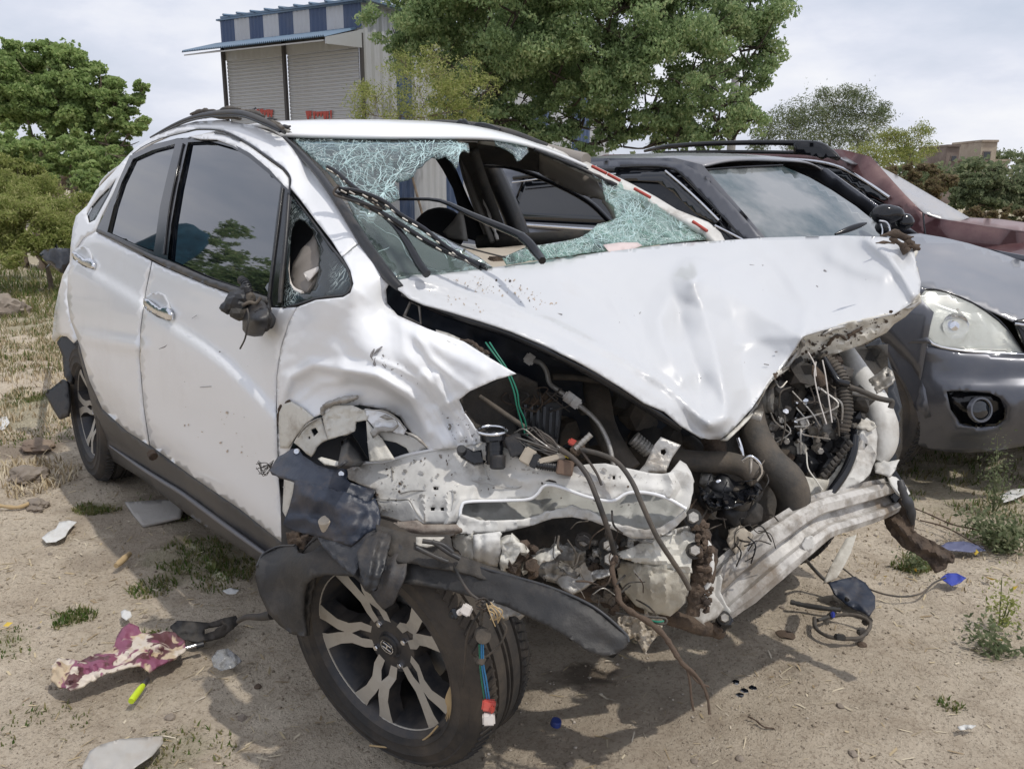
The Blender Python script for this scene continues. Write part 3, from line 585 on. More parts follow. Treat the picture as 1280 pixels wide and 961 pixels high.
def strip(name, pl, surf, mt, r, off=-.004, parent=car, **k): return tube(name, [P(*p, surf(*p)[0]+off) for p in pl], r, mt, parent, **k)
strip('windscreen_seal', [(356, 174), (375, 192), (400, 220), (425, 255), (447, 290), (465, 318), (485, 345), (500, 360)], WS, M['black'], [.008, .010, .011, .012, .013, .014, .014, .010], 0.002)
strip('header_seal', [(360, 172.5), (420, 174), (500, 175), (570, 174.5), (620, 176), (665, 183), (700, 196), (735, 212)], WS, M['gloss'], .0045, .004)
lp = patch('left_pillar', [(600, 166), (640, 169), (680, 180), (735, 203), (790, 230), (820, 246), (846, 262), (886, 278), (901, 291), (908, 304), (896, 304), (880, 288), (840, 268), (812, 252), (775, 234), (735, 214), (690, 193), (660, 183), (600, 174)], Surf([(600, 170, 3.05), (680, 186, 3.2), (735, 209, 3.12), (815, 250, 2.98), (885, 284, 2.86), (905, 303, 2.82)]), M['torn'], car, step=4, thick=.02, bumps=[('noise', 14, .008, 2)])
for a, b in (((740, 208), (758, 217)), ((793, 236), (813, 247)), ((866, 277), (884, 289)), ((760, 218), (775, 226))):
    ptube('red_tape', [(a[0], a[1], 3.05-(a[0]-740)*.0015), (b[0], b[1], 3.04-(b[0]-740)*.0015)], .0055, M['redp'], lp)
strip('pillar_seal', [(668, 187), (690, 196), (712, 205), (735, 215), (770, 232)], WS, M['black'], .007, -.006, rough=.3)
# headliner and pillar trim seen through the hole
HL = Surf([(582, 182, 3.05), (640, 186, 3.12), (735, 215, 3.2), (755, 250, 3.1), (700, 231, 3.3), (635, 208, 3.35), (590, 200, 3.25)])
patch('headliner_edge', [(582, 181), (640, 184), (674, 190), (674, 216), (650, 211), (635, 208), (600, 204), (588, 201)], HL, M['felt'], car, step=6, thick=.01, bumps=[('ridge', [(585, 192), (674, 200)], 8, .03)])
patch('pillar_trim', [(674, 189), (700, 198), (735, 214), (744, 222), (750, 235), (756, 251), (727, 244), (700, 232), (674, 217)], HL, M['head'], car, step=5, thick=.01, bumps=[('ridge', [(674, 203), (710, 214), (750, 240)], 10, .035)])
ptube('left_pillar_trim', [(756, 251, 3.1), (766, 262, 3.05), (775, 278, 3.0)], [.012, .016, .02], M['head'], car)
# left centre pillar, belt and window frames
patch('centre_pillar_trim', [(541, 194), (556, 195), (565, 212), (575, 236), (590, 270), (603, 304), (582, 298), (575, 268), (566, 236), (553, 212)], Surf([(541, 194, 3.45), (603, 304, 3.35), (575, 268, 3.4)]), M['seat'], car, step=6, thick=.03)
patch('centre_pillar_trim', [(571, 193), (588, 190), (596, 215), (612, 260), (628, 304), (608, 305), (592, 262), (578, 222)], Surf([(571, 193, 3.30), (628, 304, 3.25), (600, 250, 3.28)]), M['felt'], car, step=6, thick=.03)
ptube('seat_belt', [(578, 196, 3.26), (590, 235, 3.22), (605, 275, 3.2), (616, 303, 3.18)], .010, M['grint'], car)
ptube('door_window_frame', [(596, 204, 3.35), (606, 230, 3.33), (618, 262, 3.3), (634, 304, 3.28)], .016, M['gloss'], car)
ptube('door_window_frame', [(604, 206, 3.5), (640, 209, 3.55), (690, 228, 3.45), (735, 252, 3.3), (765, 280, 3.2)], .012, M['gloss'], car)
ptube('door_top', [(600, 303, 3.3), (660, 301, 3.15), (720, 298, 3.05), (765, 300, 2.98)], .03, M['felt'], car)
ptube('pillar_edge', [(590, 205, 3.24), (602, 240, 3.2), (614, 275, 3.18), (622, 300, 3.16)], .006, M['pinkw'], car, rough=.5)
# seats
def seat(x, y):
    s_ = empty('front_seat', (x, y, .35), parent=car); s_.parent = car
    pts = []
    for k, (h, wd, th, dx) in enumerate([(.35, .25, .07, .0), (.55, .26, .08, -.04), (.75, .25, .075, -.09), (.92, .22, .06, -.14), (1.0, .16, .05, -.16)]):
        pts.append([(x+dx+th*math.cos(a)*1.0, y+wd*math.copysign(abs(math.sin(a))**.6, math.sin(a)), h) for a in np.linspace(0, 2*math.pi, 17)])
    sheet('backrest', pts, M['seat'], s_)
    bm = bmesh.new(); bmesh.ops.create_icosphere(bm, subdivisions=3, radius=1); bm.transform(Matrix.Translation((x-.17, y, 1.12)) @ Matrix.Diagonal((.06, .13, .10, 1))); bm_obj('headrest', bm, M['seat'], s_, smooth=True)
    box('seat_cushion', (x+.28, y, .46), (.52, .50, .16), M['seat'], s_, bev=.05)
seat(-.02, -.36); seat(-.02, .36)
box('rear_bench', (-.95, 0, .75), (.18, 1.2, .7), M['seat'], car, bev=.06)
# dashboard
rows = []
for x, z in ((.50, .82), (.52, 1.0), (.57, 1.09), (.66, 1.115), (.80, 1.095), (.95, 1.05), (1.03, 1.0)):
    rows.append([(x+.06*(1-(y/.72)**2), y, z-.02*abs(y/.7)**3+.012*noise.noise(Vector((x*4, y*5, 0)))) for y in np.linspace(-.70, .74, 18)])
dash = sheet('dashboard', rows, M['beige'], th=.008)
box('dash_wood_edge', P(690, 322, 2.5), (.42, .03, .02), M['rust'], dash, x=(.2, 1, 0))
patch('dash_fold', [(610, 311), (660, 306), (700, 308), (690, 318), (640, 326), (612, 331)], Surf([(610, 311, 2.75), (700, 308, 2.7), (640, 326, 2.45)]), M['beige'], dash, step=5, bumps=[('noise', 14, .02, 3), ('ridge', [(610, 318), (690, 312)], 4, .02)])
patch('hanging_air_bag', [(553, 290), (566, 276), (574, 264), (577, 280), (580, 300), (560, 297)], Surf([(553, 290, 3.1), (574, 264, 3.05), (580, 300, 3.0)]), M['grint'], dash, step=5, thick=.02)
# debris seen through the broken quarter glass
patch('pillar_trim', [(366, 330), (376, 312), (388, 300), (394, 290), (399, 325), (396, 345), (384, 366), (368, 366), (363, 350)], Off(QS, .06), M['head'], car, step=5, thick=.01, bumps=[('ridge', [(366, 335), (395, 305)], 5, .02)])
patch('trim_fragment', [(379, 341), (398, 333), (398, 337), (385, 352)], Off(QS, .035), M['pinkw'], car, step=4)
patch('pillar_cavity', [(352, 243), (365, 238), (430, 322), (444, 355), (430, 375), (352, 388)], Off(QS, .16), M['seat'], car, step=12, thick=.02)
# wipers
wp = ptube('wiper_arm', [(475, 250, 2.35), (510, 249, 2.28), (550, 251, 2.2), (590, 269, 2.1), (640, 290, 2.02), (655, 297, 1.99)], [.003, .004, .005, .008, .010, .011], M['gloss'], car, sub=3)
ptube('arm_knuckle', [(652, 296, 1.985), (662, 305, 1.96), (672, 318, 1.93), (678, 326, 1.90)], [.012, .012, .011, .009], M['gloss'], wp, sub=2)
w2 = ptube('wiper_arm', [(478, 268, 2.04), (495, 284, 2.0), (510, 305, 1.96), (524, 330, 1.92), (534, 343, 1.90)], [.006, .007, .009, .010, .010], M['gloss'], car, sub=3)
def blade(pl, D, parent):
    b = tube('wiper_blade', [P(*p, d) for p, d in zip(pl, D)], .0055, M['gloss'], parent)
    tube('blade_rubber', [P(p[0]+2, p[1]+4, d+.005) for p, d in zip(pl, D)], .0035, M['black'], b)
    n = len(pl)
    for i in range(n-1):
        for t in (.2, .6):
            p = [pl[i][0]+(pl[i+1][0]-pl[i][0])*t, pl[i][1]+(pl[i+1][1]-pl[i][1])*t]; d = D[i]+(D[i+1]-D[i])*t
            tube('blade_clip', [P(p[0]-3, p[1]+1, d-.004), P(p[0]+4, p[1]+5, d-.004)], .0022, M['bare'], b, sub=1, n=5)
    return b
blade([(409, 209), (420, 215), (440, 232), (465, 250), (480, 258)], [2.12, 2.11, 2.08, 2.05, 2.03], w2)
blade([(417, 240), (440, 248), (470, 262), (500, 280), (540, 305), (580, 322), (607, 333)], [2.03, 2.02, 2.0, 1.98, 1.97, 1.95, 1.93], w2)
blade([(424, 236), (450, 240), (480, 252), (500, 268), (530, 286), (560, 310), (600, 333)], [2.02, 2.01, 2.0, 1.99, 1.98, 1.96, 1.93], w2)
ptube('washer_tube', [(424, 232, 2.01), (417, 240, 2.01), (424, 246, 2.01), (460, 256, 2.0), (478, 262, 1.99)], .003, M['wire'], w2)
ptube('washer_tube', [(540, 290, 2.2), (570, 305, 2.15), (600, 314, 2.1), (632, 322, 2.05)], .002, M['wire'], car)
# ---------------------------------------------------------------- wheels
def torus_prof():
    return [(.205, -.085), (.215, -.097), (.245, -.104), (.285, -.100), (.302, -.090), (.311, -.075), (.3155, -.05), (.3155, -.047), (.308, -.045), (.308, -.040), (.316, -.038), (.317, -.012), (.309, -.010), (.309, -.004), (.317, -.002), (.317, .002), (.309, .004), (.309, .010), (.317, .012), (.316, .038), (.308, .040), (.308, .045), (.3155, .047), (.3155, .05), (.311, .075), (.302, .090), (.288, .100), (.283, .1035), (.279, .1012), (.258, .1045), (.255, .1065), (.252, .1045), (.228, .1035), (.225, .1055), (.222, .102), (.215, .097), (.205, .085)]
def make_wheel(name, loc, nrm, up=(0, 0, 1), parent=None, hub=True, R=1.0, label=None, sw=1.0):
    "wheel: the outward face looks along nrm; local z is the axle"
    e = bpy.data.objects.new(name, None); COL.objects.link(e); e.parent = parent
    if label: e['label'] = label
    e.matrix_basis = frame_m(Vector(loc)-(wloc(parent) if parent else Vector()), x=up, z=nrm)
    LOCAL[0] = True; I = Matrix.Identity(4)
    if R != 1: e.scale = (R, R, R)
    lathe('tyre', [(.205+(r-.205)*sw if r > .205 else r, h) for r, h in torus_prof()], I, M['rubber'], e, n=96)
    # tread sipes
    bm = bmesh.new()
    for k in range(88):
        for s in (-1, 1):
            a = 2*math.pi*(k+.25*s)/88; Mx = Matrix.Rotation(a, 4, 'Z') @ Matrix.Translation((.3125-.1075*(1-sw), 0, s*.066)) @ Matrix.Rotation(s*.5, 4, 'X') @ Matrix.Rotation(-s*.30, 4, 'Y')
            add_box(bm, (.008, .0145, .034), Mx)
    o = bm_obj('tread_blocks', bm, M['rubber'], e); o['kind'] = 'stuff'
    lathe('rim', [(.212, -.09), (.203, -.088), (.190, -.07), (.182, -.03), (.180, .02), (.188, .055), (.196, .075), (.203, .088), (.213, .092), (.215, .086), (.207, .076)], I, M['rimdark'], e, n=72)
    lathe('rim_lip', [(.199, .080), (.204, .090), (.211, .0945), (.2145, .091)], I, M['rimdark'], e, n=72)
    lathe('brake_disc', [(.04, -.005), (.125, -.005), (.125, -.022), (.04, -.022)], I, M['bare'], e, n=40)
    lathe('wheel_well_back', [(.001, -.075), (.186, -.075)], I, M['felt'], e, n=32)
    if hub:
        lathe('hub_plate', [(.0005, .056), (.030, .056), (.033, .052), (.070, .050), (.078, .035), (.078, .0)], I, M['rimdark'], e, n=40)
        lathe('hub_cap', [(.0005, .061), (.026, .0605), (.029, .057), (.030, .05)], I, M['black'], e, n=32)
        # raised emblem: frame and letter bars
        for a, b, c_, d_ in ((-.006, 0, .0035, .026), (.006, 0, .0035, .026), (0, 0, .012, .0035)):
            box('emblem', (a*1.0, b, .063), (c_ if c_ < .01 else .012, d_, .002) if d_ > .01 else (c_, d_, .002), M['chrome'], e, bev=.0005)
        tube('emblem_frame', [(.016*math.cos(t)*(1 if abs(math.cos(t)) < .8 else .9), .018*math.sin(t), .0628) for t in np.linspace(0, 2*math.pi, 25)], .0012, M['chrome'], e, n=5, sub=1)
        for k in range(4):
            a = math.radians(45+90*k); lathe('wheel_nut', [(.0005, .058), (.006, .058), (.0085, .054), (.0085, .045)], Matrix.Translation((.052*math.cos(a), .052*math.sin(a), 0)), M['chrome'], e, n=6)
        def arm(k, s):
            a0 = 2*math.pi*k/5
            cl = [(.058, 17), (.088, 21), (.115, 30), (.145, 28.5), (.178, 25), (.204, 23.5)]
            wd = [.020, .024, .030, .030, .035, .046]
            top = []; bot = []; L_ = []; R_ = []
            for (r, a), w_ in zip(cl, wd):
                t = a0+s*math.radians(a); c_ = np.array([r*math.cos(t), r*math.sin(t)]); n_ = np.array([-math.sin(t), math.cos(t)])
                L_.append(c_+n_*w_/2); R_.append(c_-n_*w_/2)
            hs = [.050, .056, .066, .074, .078, .080]
            vs = []
            for i in range(6):
                for p, dz in ((L_[i], 0), (R_[i], 0), (R_[i]+(R_[i]-L_[i])*.22, -.034), (L_[i]+(L_[i]-R_[i])*.22, -.034)): vs.append((p[0], p[1], hs[i]+dz))
            fs = []; mi = []
            for i in range(5):
                b = i*4
                for j in range(4):
                    fs.append((b+j, b+(j+1) % 4, b+4+(j+1) % 4, b+4+j)); mi.append(1 if j else 0)
            fs += [(0, 1, 2, 3), (20, 23, 22, 21)]; mi += [1, 1]
            me = mesh_from('spoke', vs, fs)
            bm = bmesh.new(); bm.from_mesh(me); bmesh.ops.recalc_face_normals(bm, faces=bm.faces); bm.to_mesh(me); bm.free()
            o = link('spoke', me, [M['machined'], M['rimdark']], e, smooth=False)
            for p, q in zip(me.polygons, mi): p.material_index = q
        for k in range(5):
            arm(k, 1); arm(k, -1)
            vs = []; fs = []
            for i in range(13):
                t = 2*math.pi*k/5+math.radians(-28+56*i/12)
                for r, h in ((.197, .079), (.2125, .090), (.2145, .086), (.197, .066)): vs.append((r*math.cos(t), r*math.sin(t), h))
            fs = [(4*i+j, 4*i+4+j, 4*i+4+(j+1) % 4, 4*i+(j+1) % 4) for i in range(12) for j in range(4)]
            link('rim_edge_segment', mesh_from('rim_edge_segment', vs, fs), M['machined'], e, sharp=30)
            # dark web between neighbouring arms
            a0 = 2*math.pi*(k+.5)/5; pl = [(.05, -22), (.11, -7), (.15, -9), (.19, -11), (.19, 11), (.15, 9), (.11, 7), (.05, 22)]
            prism('spoke_web', [(r*math.cos(a0+math.radians(a)), r*math.sin(a0+math.radians(a))) for r, a in pl], .018, Matrix.Translation((0, 0, .030)), M['rimdark'], e)
    LOCAL[0] = False
    return e
make_wheel('wheel', (-1.2775, -.725, .314), (-.03, -1, .02), up=(.3, 0, 1), parent=car)
FWN = Vector((.240, -.963, -.124)).normalized()
FWC = P(484, 808, 1.885)-FWN*.062
make_wheel('wheel', FWC, FWN, up=(.34, -.06, 1), parent=car, sw=.80, label='front wheel turned outward under the torn wheel arch')
LWN = Vector((math.sin(math.radians(20)), math.cos(math.radians(20)), 0))
lwc = Vector((1.16, .74, .315))
make_wheel('wheel', lwc, (.25, 1, 0), parent=car, hub=False)
make_wheel('wheel', (-1.2775, .74, .315), (0, 1, 0), parent=car, hub=False)
# wheel housings
patch('rear_wheel_well', [(84, 424), (96, 424), (105, 450), (116, 480), (130, 515), (150, 560), (170, 590), (160, 600), (120, 600), (95, 590), (84, 500)], Surf([(84, 424, {'y': -.45}), (130, 515, {'y': -.45}), (160, 600, {'y': -.45})]), M['felt'], car, step=12, thick=.01)
# ---------------------------------------------------------------- bonnet
HS = Surf([(491, 348, 1.93), (530, 378, 1.88), (560, 389, 1.86), (639, 415, 1.82), (719, 450, 1.80), (778, 485, 1.82), (852, 530, 1.87), (900, 546, 1.92), (930, 515, 1.98), (965, 470, 2.06), (1002, 420, 2.13), (1060, 405, 2.19), (1110, 388, 2.25), (1148, 360, 2.31),
           (1150, 322, 2.38), (1118, 299, 2.46), (1054, 296, 2.60), (958, 298, 2.73), (852, 305, 2.65), (756, 316, 2.47), (682, 326, 2.30), (634, 333, 2.17), (565, 341, 2.02), (867, 352, 2.34), (800, 400, 2.12), (930, 400, 2.25), (1040, 350, 2.42), (740, 380, 2.16), (900, 470, 2.02), (640, 370, 2.0), (1100, 330, 2.40)])
hood_poly = [(492, 349), (500, 345), (512, 343.5), (565, 340), (634, 332), (682, 325), (756, 315), (852, 304), (958, 297), (1054, 294.5), (1100, 296), (1122, 299), (1136, 303), (1143, 316), (1146, 335), (1151, 352), (1150, 366), (1138, 380), (1118, 392), (1090, 398), (1060, 404), (1030, 412), (1004, 420), (990, 440), (975, 462), (955, 488), (940, 510), (922, 530), (912, 541), (900, 549), (886, 549), (874, 545), (852, 532), (831, 514), (806, 503), (778, 484), (750, 467), (719, 449), (680, 430), (639, 413), (600, 400), (560, 388), (530, 380), (512, 372), (498, 361)]
hood = patch('bonnet', hood_poly, HS, M['paint_dim'], car, step=4.5, thick=.004, bumps=[
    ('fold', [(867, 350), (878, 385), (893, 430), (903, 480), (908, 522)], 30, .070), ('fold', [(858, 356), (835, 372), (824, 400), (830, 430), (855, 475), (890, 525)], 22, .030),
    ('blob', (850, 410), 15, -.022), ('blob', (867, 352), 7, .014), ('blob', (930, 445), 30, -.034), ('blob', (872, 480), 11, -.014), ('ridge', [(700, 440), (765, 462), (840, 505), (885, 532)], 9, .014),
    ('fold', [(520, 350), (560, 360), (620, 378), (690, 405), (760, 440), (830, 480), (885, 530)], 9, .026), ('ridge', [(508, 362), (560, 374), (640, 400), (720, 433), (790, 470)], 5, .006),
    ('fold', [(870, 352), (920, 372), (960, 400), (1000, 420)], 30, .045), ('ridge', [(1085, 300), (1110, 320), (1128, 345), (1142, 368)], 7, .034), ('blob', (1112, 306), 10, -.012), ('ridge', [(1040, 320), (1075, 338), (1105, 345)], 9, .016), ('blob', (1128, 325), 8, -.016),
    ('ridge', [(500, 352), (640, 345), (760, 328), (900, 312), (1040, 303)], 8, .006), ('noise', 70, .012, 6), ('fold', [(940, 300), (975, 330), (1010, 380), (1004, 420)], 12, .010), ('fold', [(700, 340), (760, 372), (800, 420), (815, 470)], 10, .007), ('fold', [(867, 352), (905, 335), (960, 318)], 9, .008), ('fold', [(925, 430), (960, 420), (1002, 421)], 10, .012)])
# folded front edge of the bonnet
LS = Surf([(900, 548, 1.925), (935, 522, 1.99), (955, 490, 2.03), (975, 462, 2.07), (1004, 420, 2.13), (1060, 404, 2.19), (1118, 392, 2.25), (1150, 366, 2.31), (1150, 379, 2.34), (1118, 405, 2.31), (1096, 421, 2.28), (1043, 442, 2.24), (985, 462, 2.17), (935, 520, 2.05)])
patch('bonnet_folded_edge', [(900, 549.5), (912, 541), (922, 530), (940, 509), (955, 487), (975, 461), (990, 440), (1004, 419.5), (1030, 411.5), (1060, 403.5), (1090, 397.5), (1118, 391.5), (1138, 379.5), (1150, 365.5), (1152, 378), (1142, 386), (1132, 396), (1118, 405), (1108, 416), (1096, 422), (1075, 432), (1043, 443), (1010, 452), (985, 462), (965, 476), (950, 498), (938, 520), (922, 536), (908, 549)],
      LS, M['inner'], hood, step=4, thick=.004, sharp=35, bumps=[('noise', 9, .010, 3), ('fold', [(1000, 440), (1060, 428), (1110, 408)], 7, .012), ('blob', (1030, 430), 6, -.01)])
for pts, r in (([(1000, 423), (1003, 430), (995, 442), (985, 455), (978, 462)], .007), ([(1028, 418), (1040, 412), (1056, 408)], .006), ([(1024, 440), (1034, 432), (1043, 421), (1052, 420), (1060, 428)], .004), ([(1060, 421), (1070, 414), (1078, 411)], .005), ([(1128, 386), (1140, 383), (1148, 378)], .008), ([(935, 520), (945, 505), (950, 495)], .006), ([(1095, 304), (1108, 303), (1118, 305)], .004)):
    tube('torn_edge', [P(*p, LS(*p)[0]-.008) for p in pts], [r*.4]+[r]*(len(pts)-2)+[r*.4], M['rust'] if r < .0055 else M['bare'], hood, n=6, sub=4, rough=.35)
for pts in ([(1100, 295), (1118, 292), (1132, 297), (1142, 296)], [(1122, 302), (1130, 308), (1140, 307), (1150, 312)], [(1128, 300), (1138, 304), (1146, 310)], [(1112, 298), (1124, 304), (1134, 315)]):
    tube('torn_edge', [P(*p, 2.40) for p in pts], [.003, .010, .010, .003], M['rust'], hood, n=7, sub=4, rough=.5)
patch('bonnet_corner_flap', [(1133, 304), (1143, 306), (1148, 315), (1142, 326), (1146, 345), (1151, 352), (1147, 335), (1138, 318)], Surf([(1133, 304, 2.41), (1148, 315, 2.43), (1151, 352, 2.38)]), M['inner'], hood, step=3, thick=.008, bumps=[('noise', 6, .01, 2)])
for c in ((754, 456), (890, 338), (940, 331), (618, 372), (700, 392), (958, 455)):
    tube('paint_chip', [P(c[0]-3, c[1], HS(*c)[0]-.004), P(c[0]+3, c[1]+1, HS(*c)[0]-.004)], .0014, scar, hood, n=5, sub=1)
specks('mud_spots', HS, [(512, 348), (640, 345), (700, 380), (640, 400), (560, 380)], 150, 1.3, mat('brown_splash', (.42, .34, .26), .9), hood, off=-.003, seed=8)
specks('mud_spots', HS, [(560, 350), (660, 345), (720, 440), (640, 405)], 40, 1.2, M['rust'], hood, off=-.003, seed=9)
specks('paint_chips', HS, [(700, 340), (1100, 310), (1100, 380), (900, 500), (760, 440)], 45, 1.3, scar, hood, off=-.003, seed=10)
specks('rust_spots', LS, [(1000, 425), (1060, 408), (1140, 380), (1100, 415), (1040, 438), (960, 480)], 150, 2.2, M['rust'], hood, off=-.007, seed=11)
# bonnet underside frame seen from the side
tube('bonnet_inner_edge', [P(*p, HS(*p)[0]+.03) for p in [(505, 366), (560, 391), (640, 418), (720, 455), (780, 490), (850, 534)]], .012, M['gloss'], hood)
# ---------------------------------------------------------------- engine bay shell
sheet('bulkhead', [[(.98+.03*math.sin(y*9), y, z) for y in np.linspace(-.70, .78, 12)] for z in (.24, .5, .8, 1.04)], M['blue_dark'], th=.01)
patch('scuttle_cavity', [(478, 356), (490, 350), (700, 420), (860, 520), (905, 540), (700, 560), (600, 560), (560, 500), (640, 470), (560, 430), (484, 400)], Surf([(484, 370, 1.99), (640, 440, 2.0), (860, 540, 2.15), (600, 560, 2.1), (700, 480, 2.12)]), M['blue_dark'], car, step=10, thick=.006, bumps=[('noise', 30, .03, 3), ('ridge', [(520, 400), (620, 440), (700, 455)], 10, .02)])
ptube('bonnet_hinge', [(505, 396, 1.93), (513, 378, 1.94), (524, 382, 1.93), (526, 405, 1.92), (505, 396, 1.92)], .004, M['bare'], car, sub=1)
patch('wing_rail', [(545, 412), (560, 416), (595, 432), (612, 445), (600, 446), (575, 434), (548, 420)], Surf([(545, 412, 1.86), (612, 445, 1.8)]), M['torn'], car, step=4, bumps=[('noise', 8, .005, 1)])
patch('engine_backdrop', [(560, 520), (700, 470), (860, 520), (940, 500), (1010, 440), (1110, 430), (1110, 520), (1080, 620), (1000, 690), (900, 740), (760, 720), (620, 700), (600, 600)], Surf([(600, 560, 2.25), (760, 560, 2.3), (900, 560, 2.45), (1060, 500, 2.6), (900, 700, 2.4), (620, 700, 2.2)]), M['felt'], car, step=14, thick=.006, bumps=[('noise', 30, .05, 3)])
eng = empty('engine', (1.3, .1, .5), parent=car)
def lump(name, c, r, mt, parent, d=None, sc=(1, 1, 1), amp=.35, f=9, sub=2, smooth=False):
    bm = bmesh.new(); bmesh.ops.create_icosphere(bm, subdivisions=sub, radius=1)
    for v in bm.verts: v.co *= 1+amp*noise.noise(v.co*f*.2+Vector((c[0]*.37, c[1]*.21, 0)))
    bm.transform(Matrix.Diagonal((r*sc[0], r*sc[1], r*sc[2], 1))); bm.transform(frame_m(P(*c), x=CR, z=CU)); return bm_obj(name, bm, mt, parent, smooth=smooth)
def cyl(name, c, r, h, mt, parent, axis=None, n=24, rings=(), bev=.1):
    A = Vector(axis if axis is not None else CU); prof = [(.0005, h/2), (r*(1-bev), h/2), (r, h/2-r*bev), (r, -h/2+r*bev), (r*(1-bev), -h/2), (.0005, -h/2)]
    if rings:
        prof = [(.0005, h/2), (r*.9, h/2)]
        z = h/2
        for k in range(rings[0]): z0 = h/2-h*k/rings[0]; z1 = h/2-h*(k+.6)/rings[0]; z2 = h/2-h*(k+1)/rings[0]; prof += [(r, z0), (r, z1), (r*rings[1], z1-.0005), (r*rings[1], z2)]
        prof += [(.0005, -h/2)]
    return lathe(name, prof, frame_m(P(*c) if len(c) == 3 and c[0] > 20 else c, z=A), mt, parent, n=n)
def cbox(name, c, size, mt, parent, rot=0, tilt=0, yaw=0, bev=.003, jitter=0):
    "box facing the camera side roughly: x right, y into the scene, z up"
    x = Vector(CR); z = Vector(CU); y = z.cross(x)
    Rm = Matrix.Rotation(math.radians(rot), 3, y) @ Matrix.Rotation(math.radians(yaw), 3, z) @ Matrix.Rotation(math.radians(tilt), 3, x)
    return box(name, P(*c), size, mt, parent, x=Rm @ x, z=Rm @ z, bev=bev, jitter=jitter)
X_ = Vector((1, 0, 0)); Y_ = Vector((0, 1, 0)); Z_ = Vector((0, 0, 1))
# near side: strut tower pad, fuse box, battery, pipes
patch('inner_wing_pad', [(574, 500), (587, 490), (620, 476), (648, 468), (672, 480), (676, 510), (665, 548), (640, 560), (605, 556), (590, 530)], Surf([(574, 500, 1.92), (648, 468, 1.92), (676, 510, 2.0), (605, 556, 1.9), (640, 520, 2.0)]), M['felt'], car, step=6, thick=.006, bumps=[('noise', 20, .01, 1)])
cbox('fuse_box', (672, 530, 2.05), (.11, .09, .12), M['black'], eng, rot=4, jitter=.004)
for k in range(7):
    cbox('fuse_box_fin', (648+k*8, 520+k*1.5, 2.0), (.006, .02, .075), M['gloss'], eng, rot=3)
for k in range(9):
    a = random.uniform(0, 6); x0 = 665+random.uniform(-30, 30)
    ptube('loose_wire', [(x0, 505+random.uniform(-6, 6), 1.98), (x0+random.uniform(-14, 14), 480+random.uniform(0, 20), 1.97), (x0+random.uniform(-24, 24), 495+random.uniform(-10, 10), 1.95), (x0+random.uniform(-24, 24), 515, 1.97)], .0018, M['rust'] if k % 3 == 0 else M['wire'], eng, n=5)
lump('rusty_clutter', (668, 498, 2.0), .045, M['rust'], eng, sc=(1, .5, .35))
ptube('coolant_pipe', [(664, 450, 2.02), (676, 454, 2.0), (683, 464, 1.99), (687, 479, 1.98), (698, 488, 1.96), (712, 498, 1.95), (728, 510, 1.93), (744, 524, 1.91), (755, 541, 1.90), (763, 562, 1.89), (768, 590, 1.88)], .0058, M['bare'], eng)
for c in ((662, 449, 2.02), (711, 497, 1.945), (719, 503, 1.94)):
    cbox('pipe_joint', c, (.026, .024, .026), M['bare'], eng, rot=35, bev=.004)
ptube('rail_pipe', [(690, 471, 2.04), (720, 472, 2.06), (760, 478, 2.08)], .008, M['hose'], eng)
ptube('radiator_hose', [(740, 470, 2.16), (748, 500, 2.1), (754, 530, 2.05), (768, 560, 2.0), (788, 588, 1.98)], [.03, .032, .03, .03, .028], M['hose'], eng, n=12, rough=.03)
ptube('radiator_hose', [(790, 500, 2.3), (810, 530, 2.2), (800, 570, 2.1)], .04, M['felt'], eng, n=12, rough=.05)
for k, (x, y, r) in enumerate([(700, 540, .05), (722, 560, .035), (800, 520, .06), (830, 550, .05), (742, 505, .05), (770, 495, .05), (700, 520, .03)]):
    lump('engine_lump', (x, y, 2.18), r, M['felt'] if k % 2 else M['hose'], eng)
cyl('filler_neck', (802, 556, 1.97), .018, .05, M['alu'], eng, axis=Vector(CU)*.6-Vector(CR)*.7, rings=(6, .86))
for k in range(2):
    ptube('green_wire', [(607+k*5, 428, 1.80), (617+k*4, 442, 1.78), (632+k*3, 463, 1.77), (642+k*4, 488, 1.77), (646+k*3, 508, 1.78), (651+k*5, 525, 1.79), (657+k*2, 545, 1.80)], .0018, M['green'], eng, n=6)
ptube('wire_loom', [(575, 425, 1.84), (590, 428, 1.83), (600, 436, 1.81), (612, 442, 1.80)], .004, M['rust'], eng, rough=.4)
ptube('stay_rod', [(600, 496, 1.88), (618, 508, 1.86), (650, 530, 1.84), (680, 548, 1.82), (702, 562, 1.80), (716, 572, 1.79)], .006, M['hose'], eng)
# thermostat stub with clamp
tb = cyl('coolant_stub', (618, 562, 1.775), .0195, .060, M['gloss'], eng, axis=Vector(CU)-.05*Vector(CR), rings=(3, .93))
cyl('coolant_stub_mouth', (622, 577, 1.765), .017, .030, M['black'], tb, axis=Vector(CU), bev=.2)
cyl('stub_collar', (616, 545, 1.775), .028, .022, M['gloss'], tb, axis=Vector(CU)-.05*Vector(CR))
tube('hose_clamp', [P(615, 538, 1.775)+(Vector(CR)*math.cos(t)+(Vector(CF)*.92+Vector(CU)*.25)*math.sin(t))*.031 for t in np.linspace(0, 2*math.pi, 20)], .0036, M['chrome'], tb, n=6, sub=1)
patch('stub_bracket', [(573, 562), (578, 557), (585, 560), (592, 564), (602, 562), (604, 578), (592, 580), (582, 574), (575, 570)], Surf([(573, 562, 1.78), (604, 570, 1.775), (592, 580, 1.77)]), M['gloss'], tb, step=3, thick=.02)
cyl('bracket_eye', (577, 563, 1.775), .010, .016, M['black'], tb, axis=-Vector(CF)+Vector(CU)*.6)
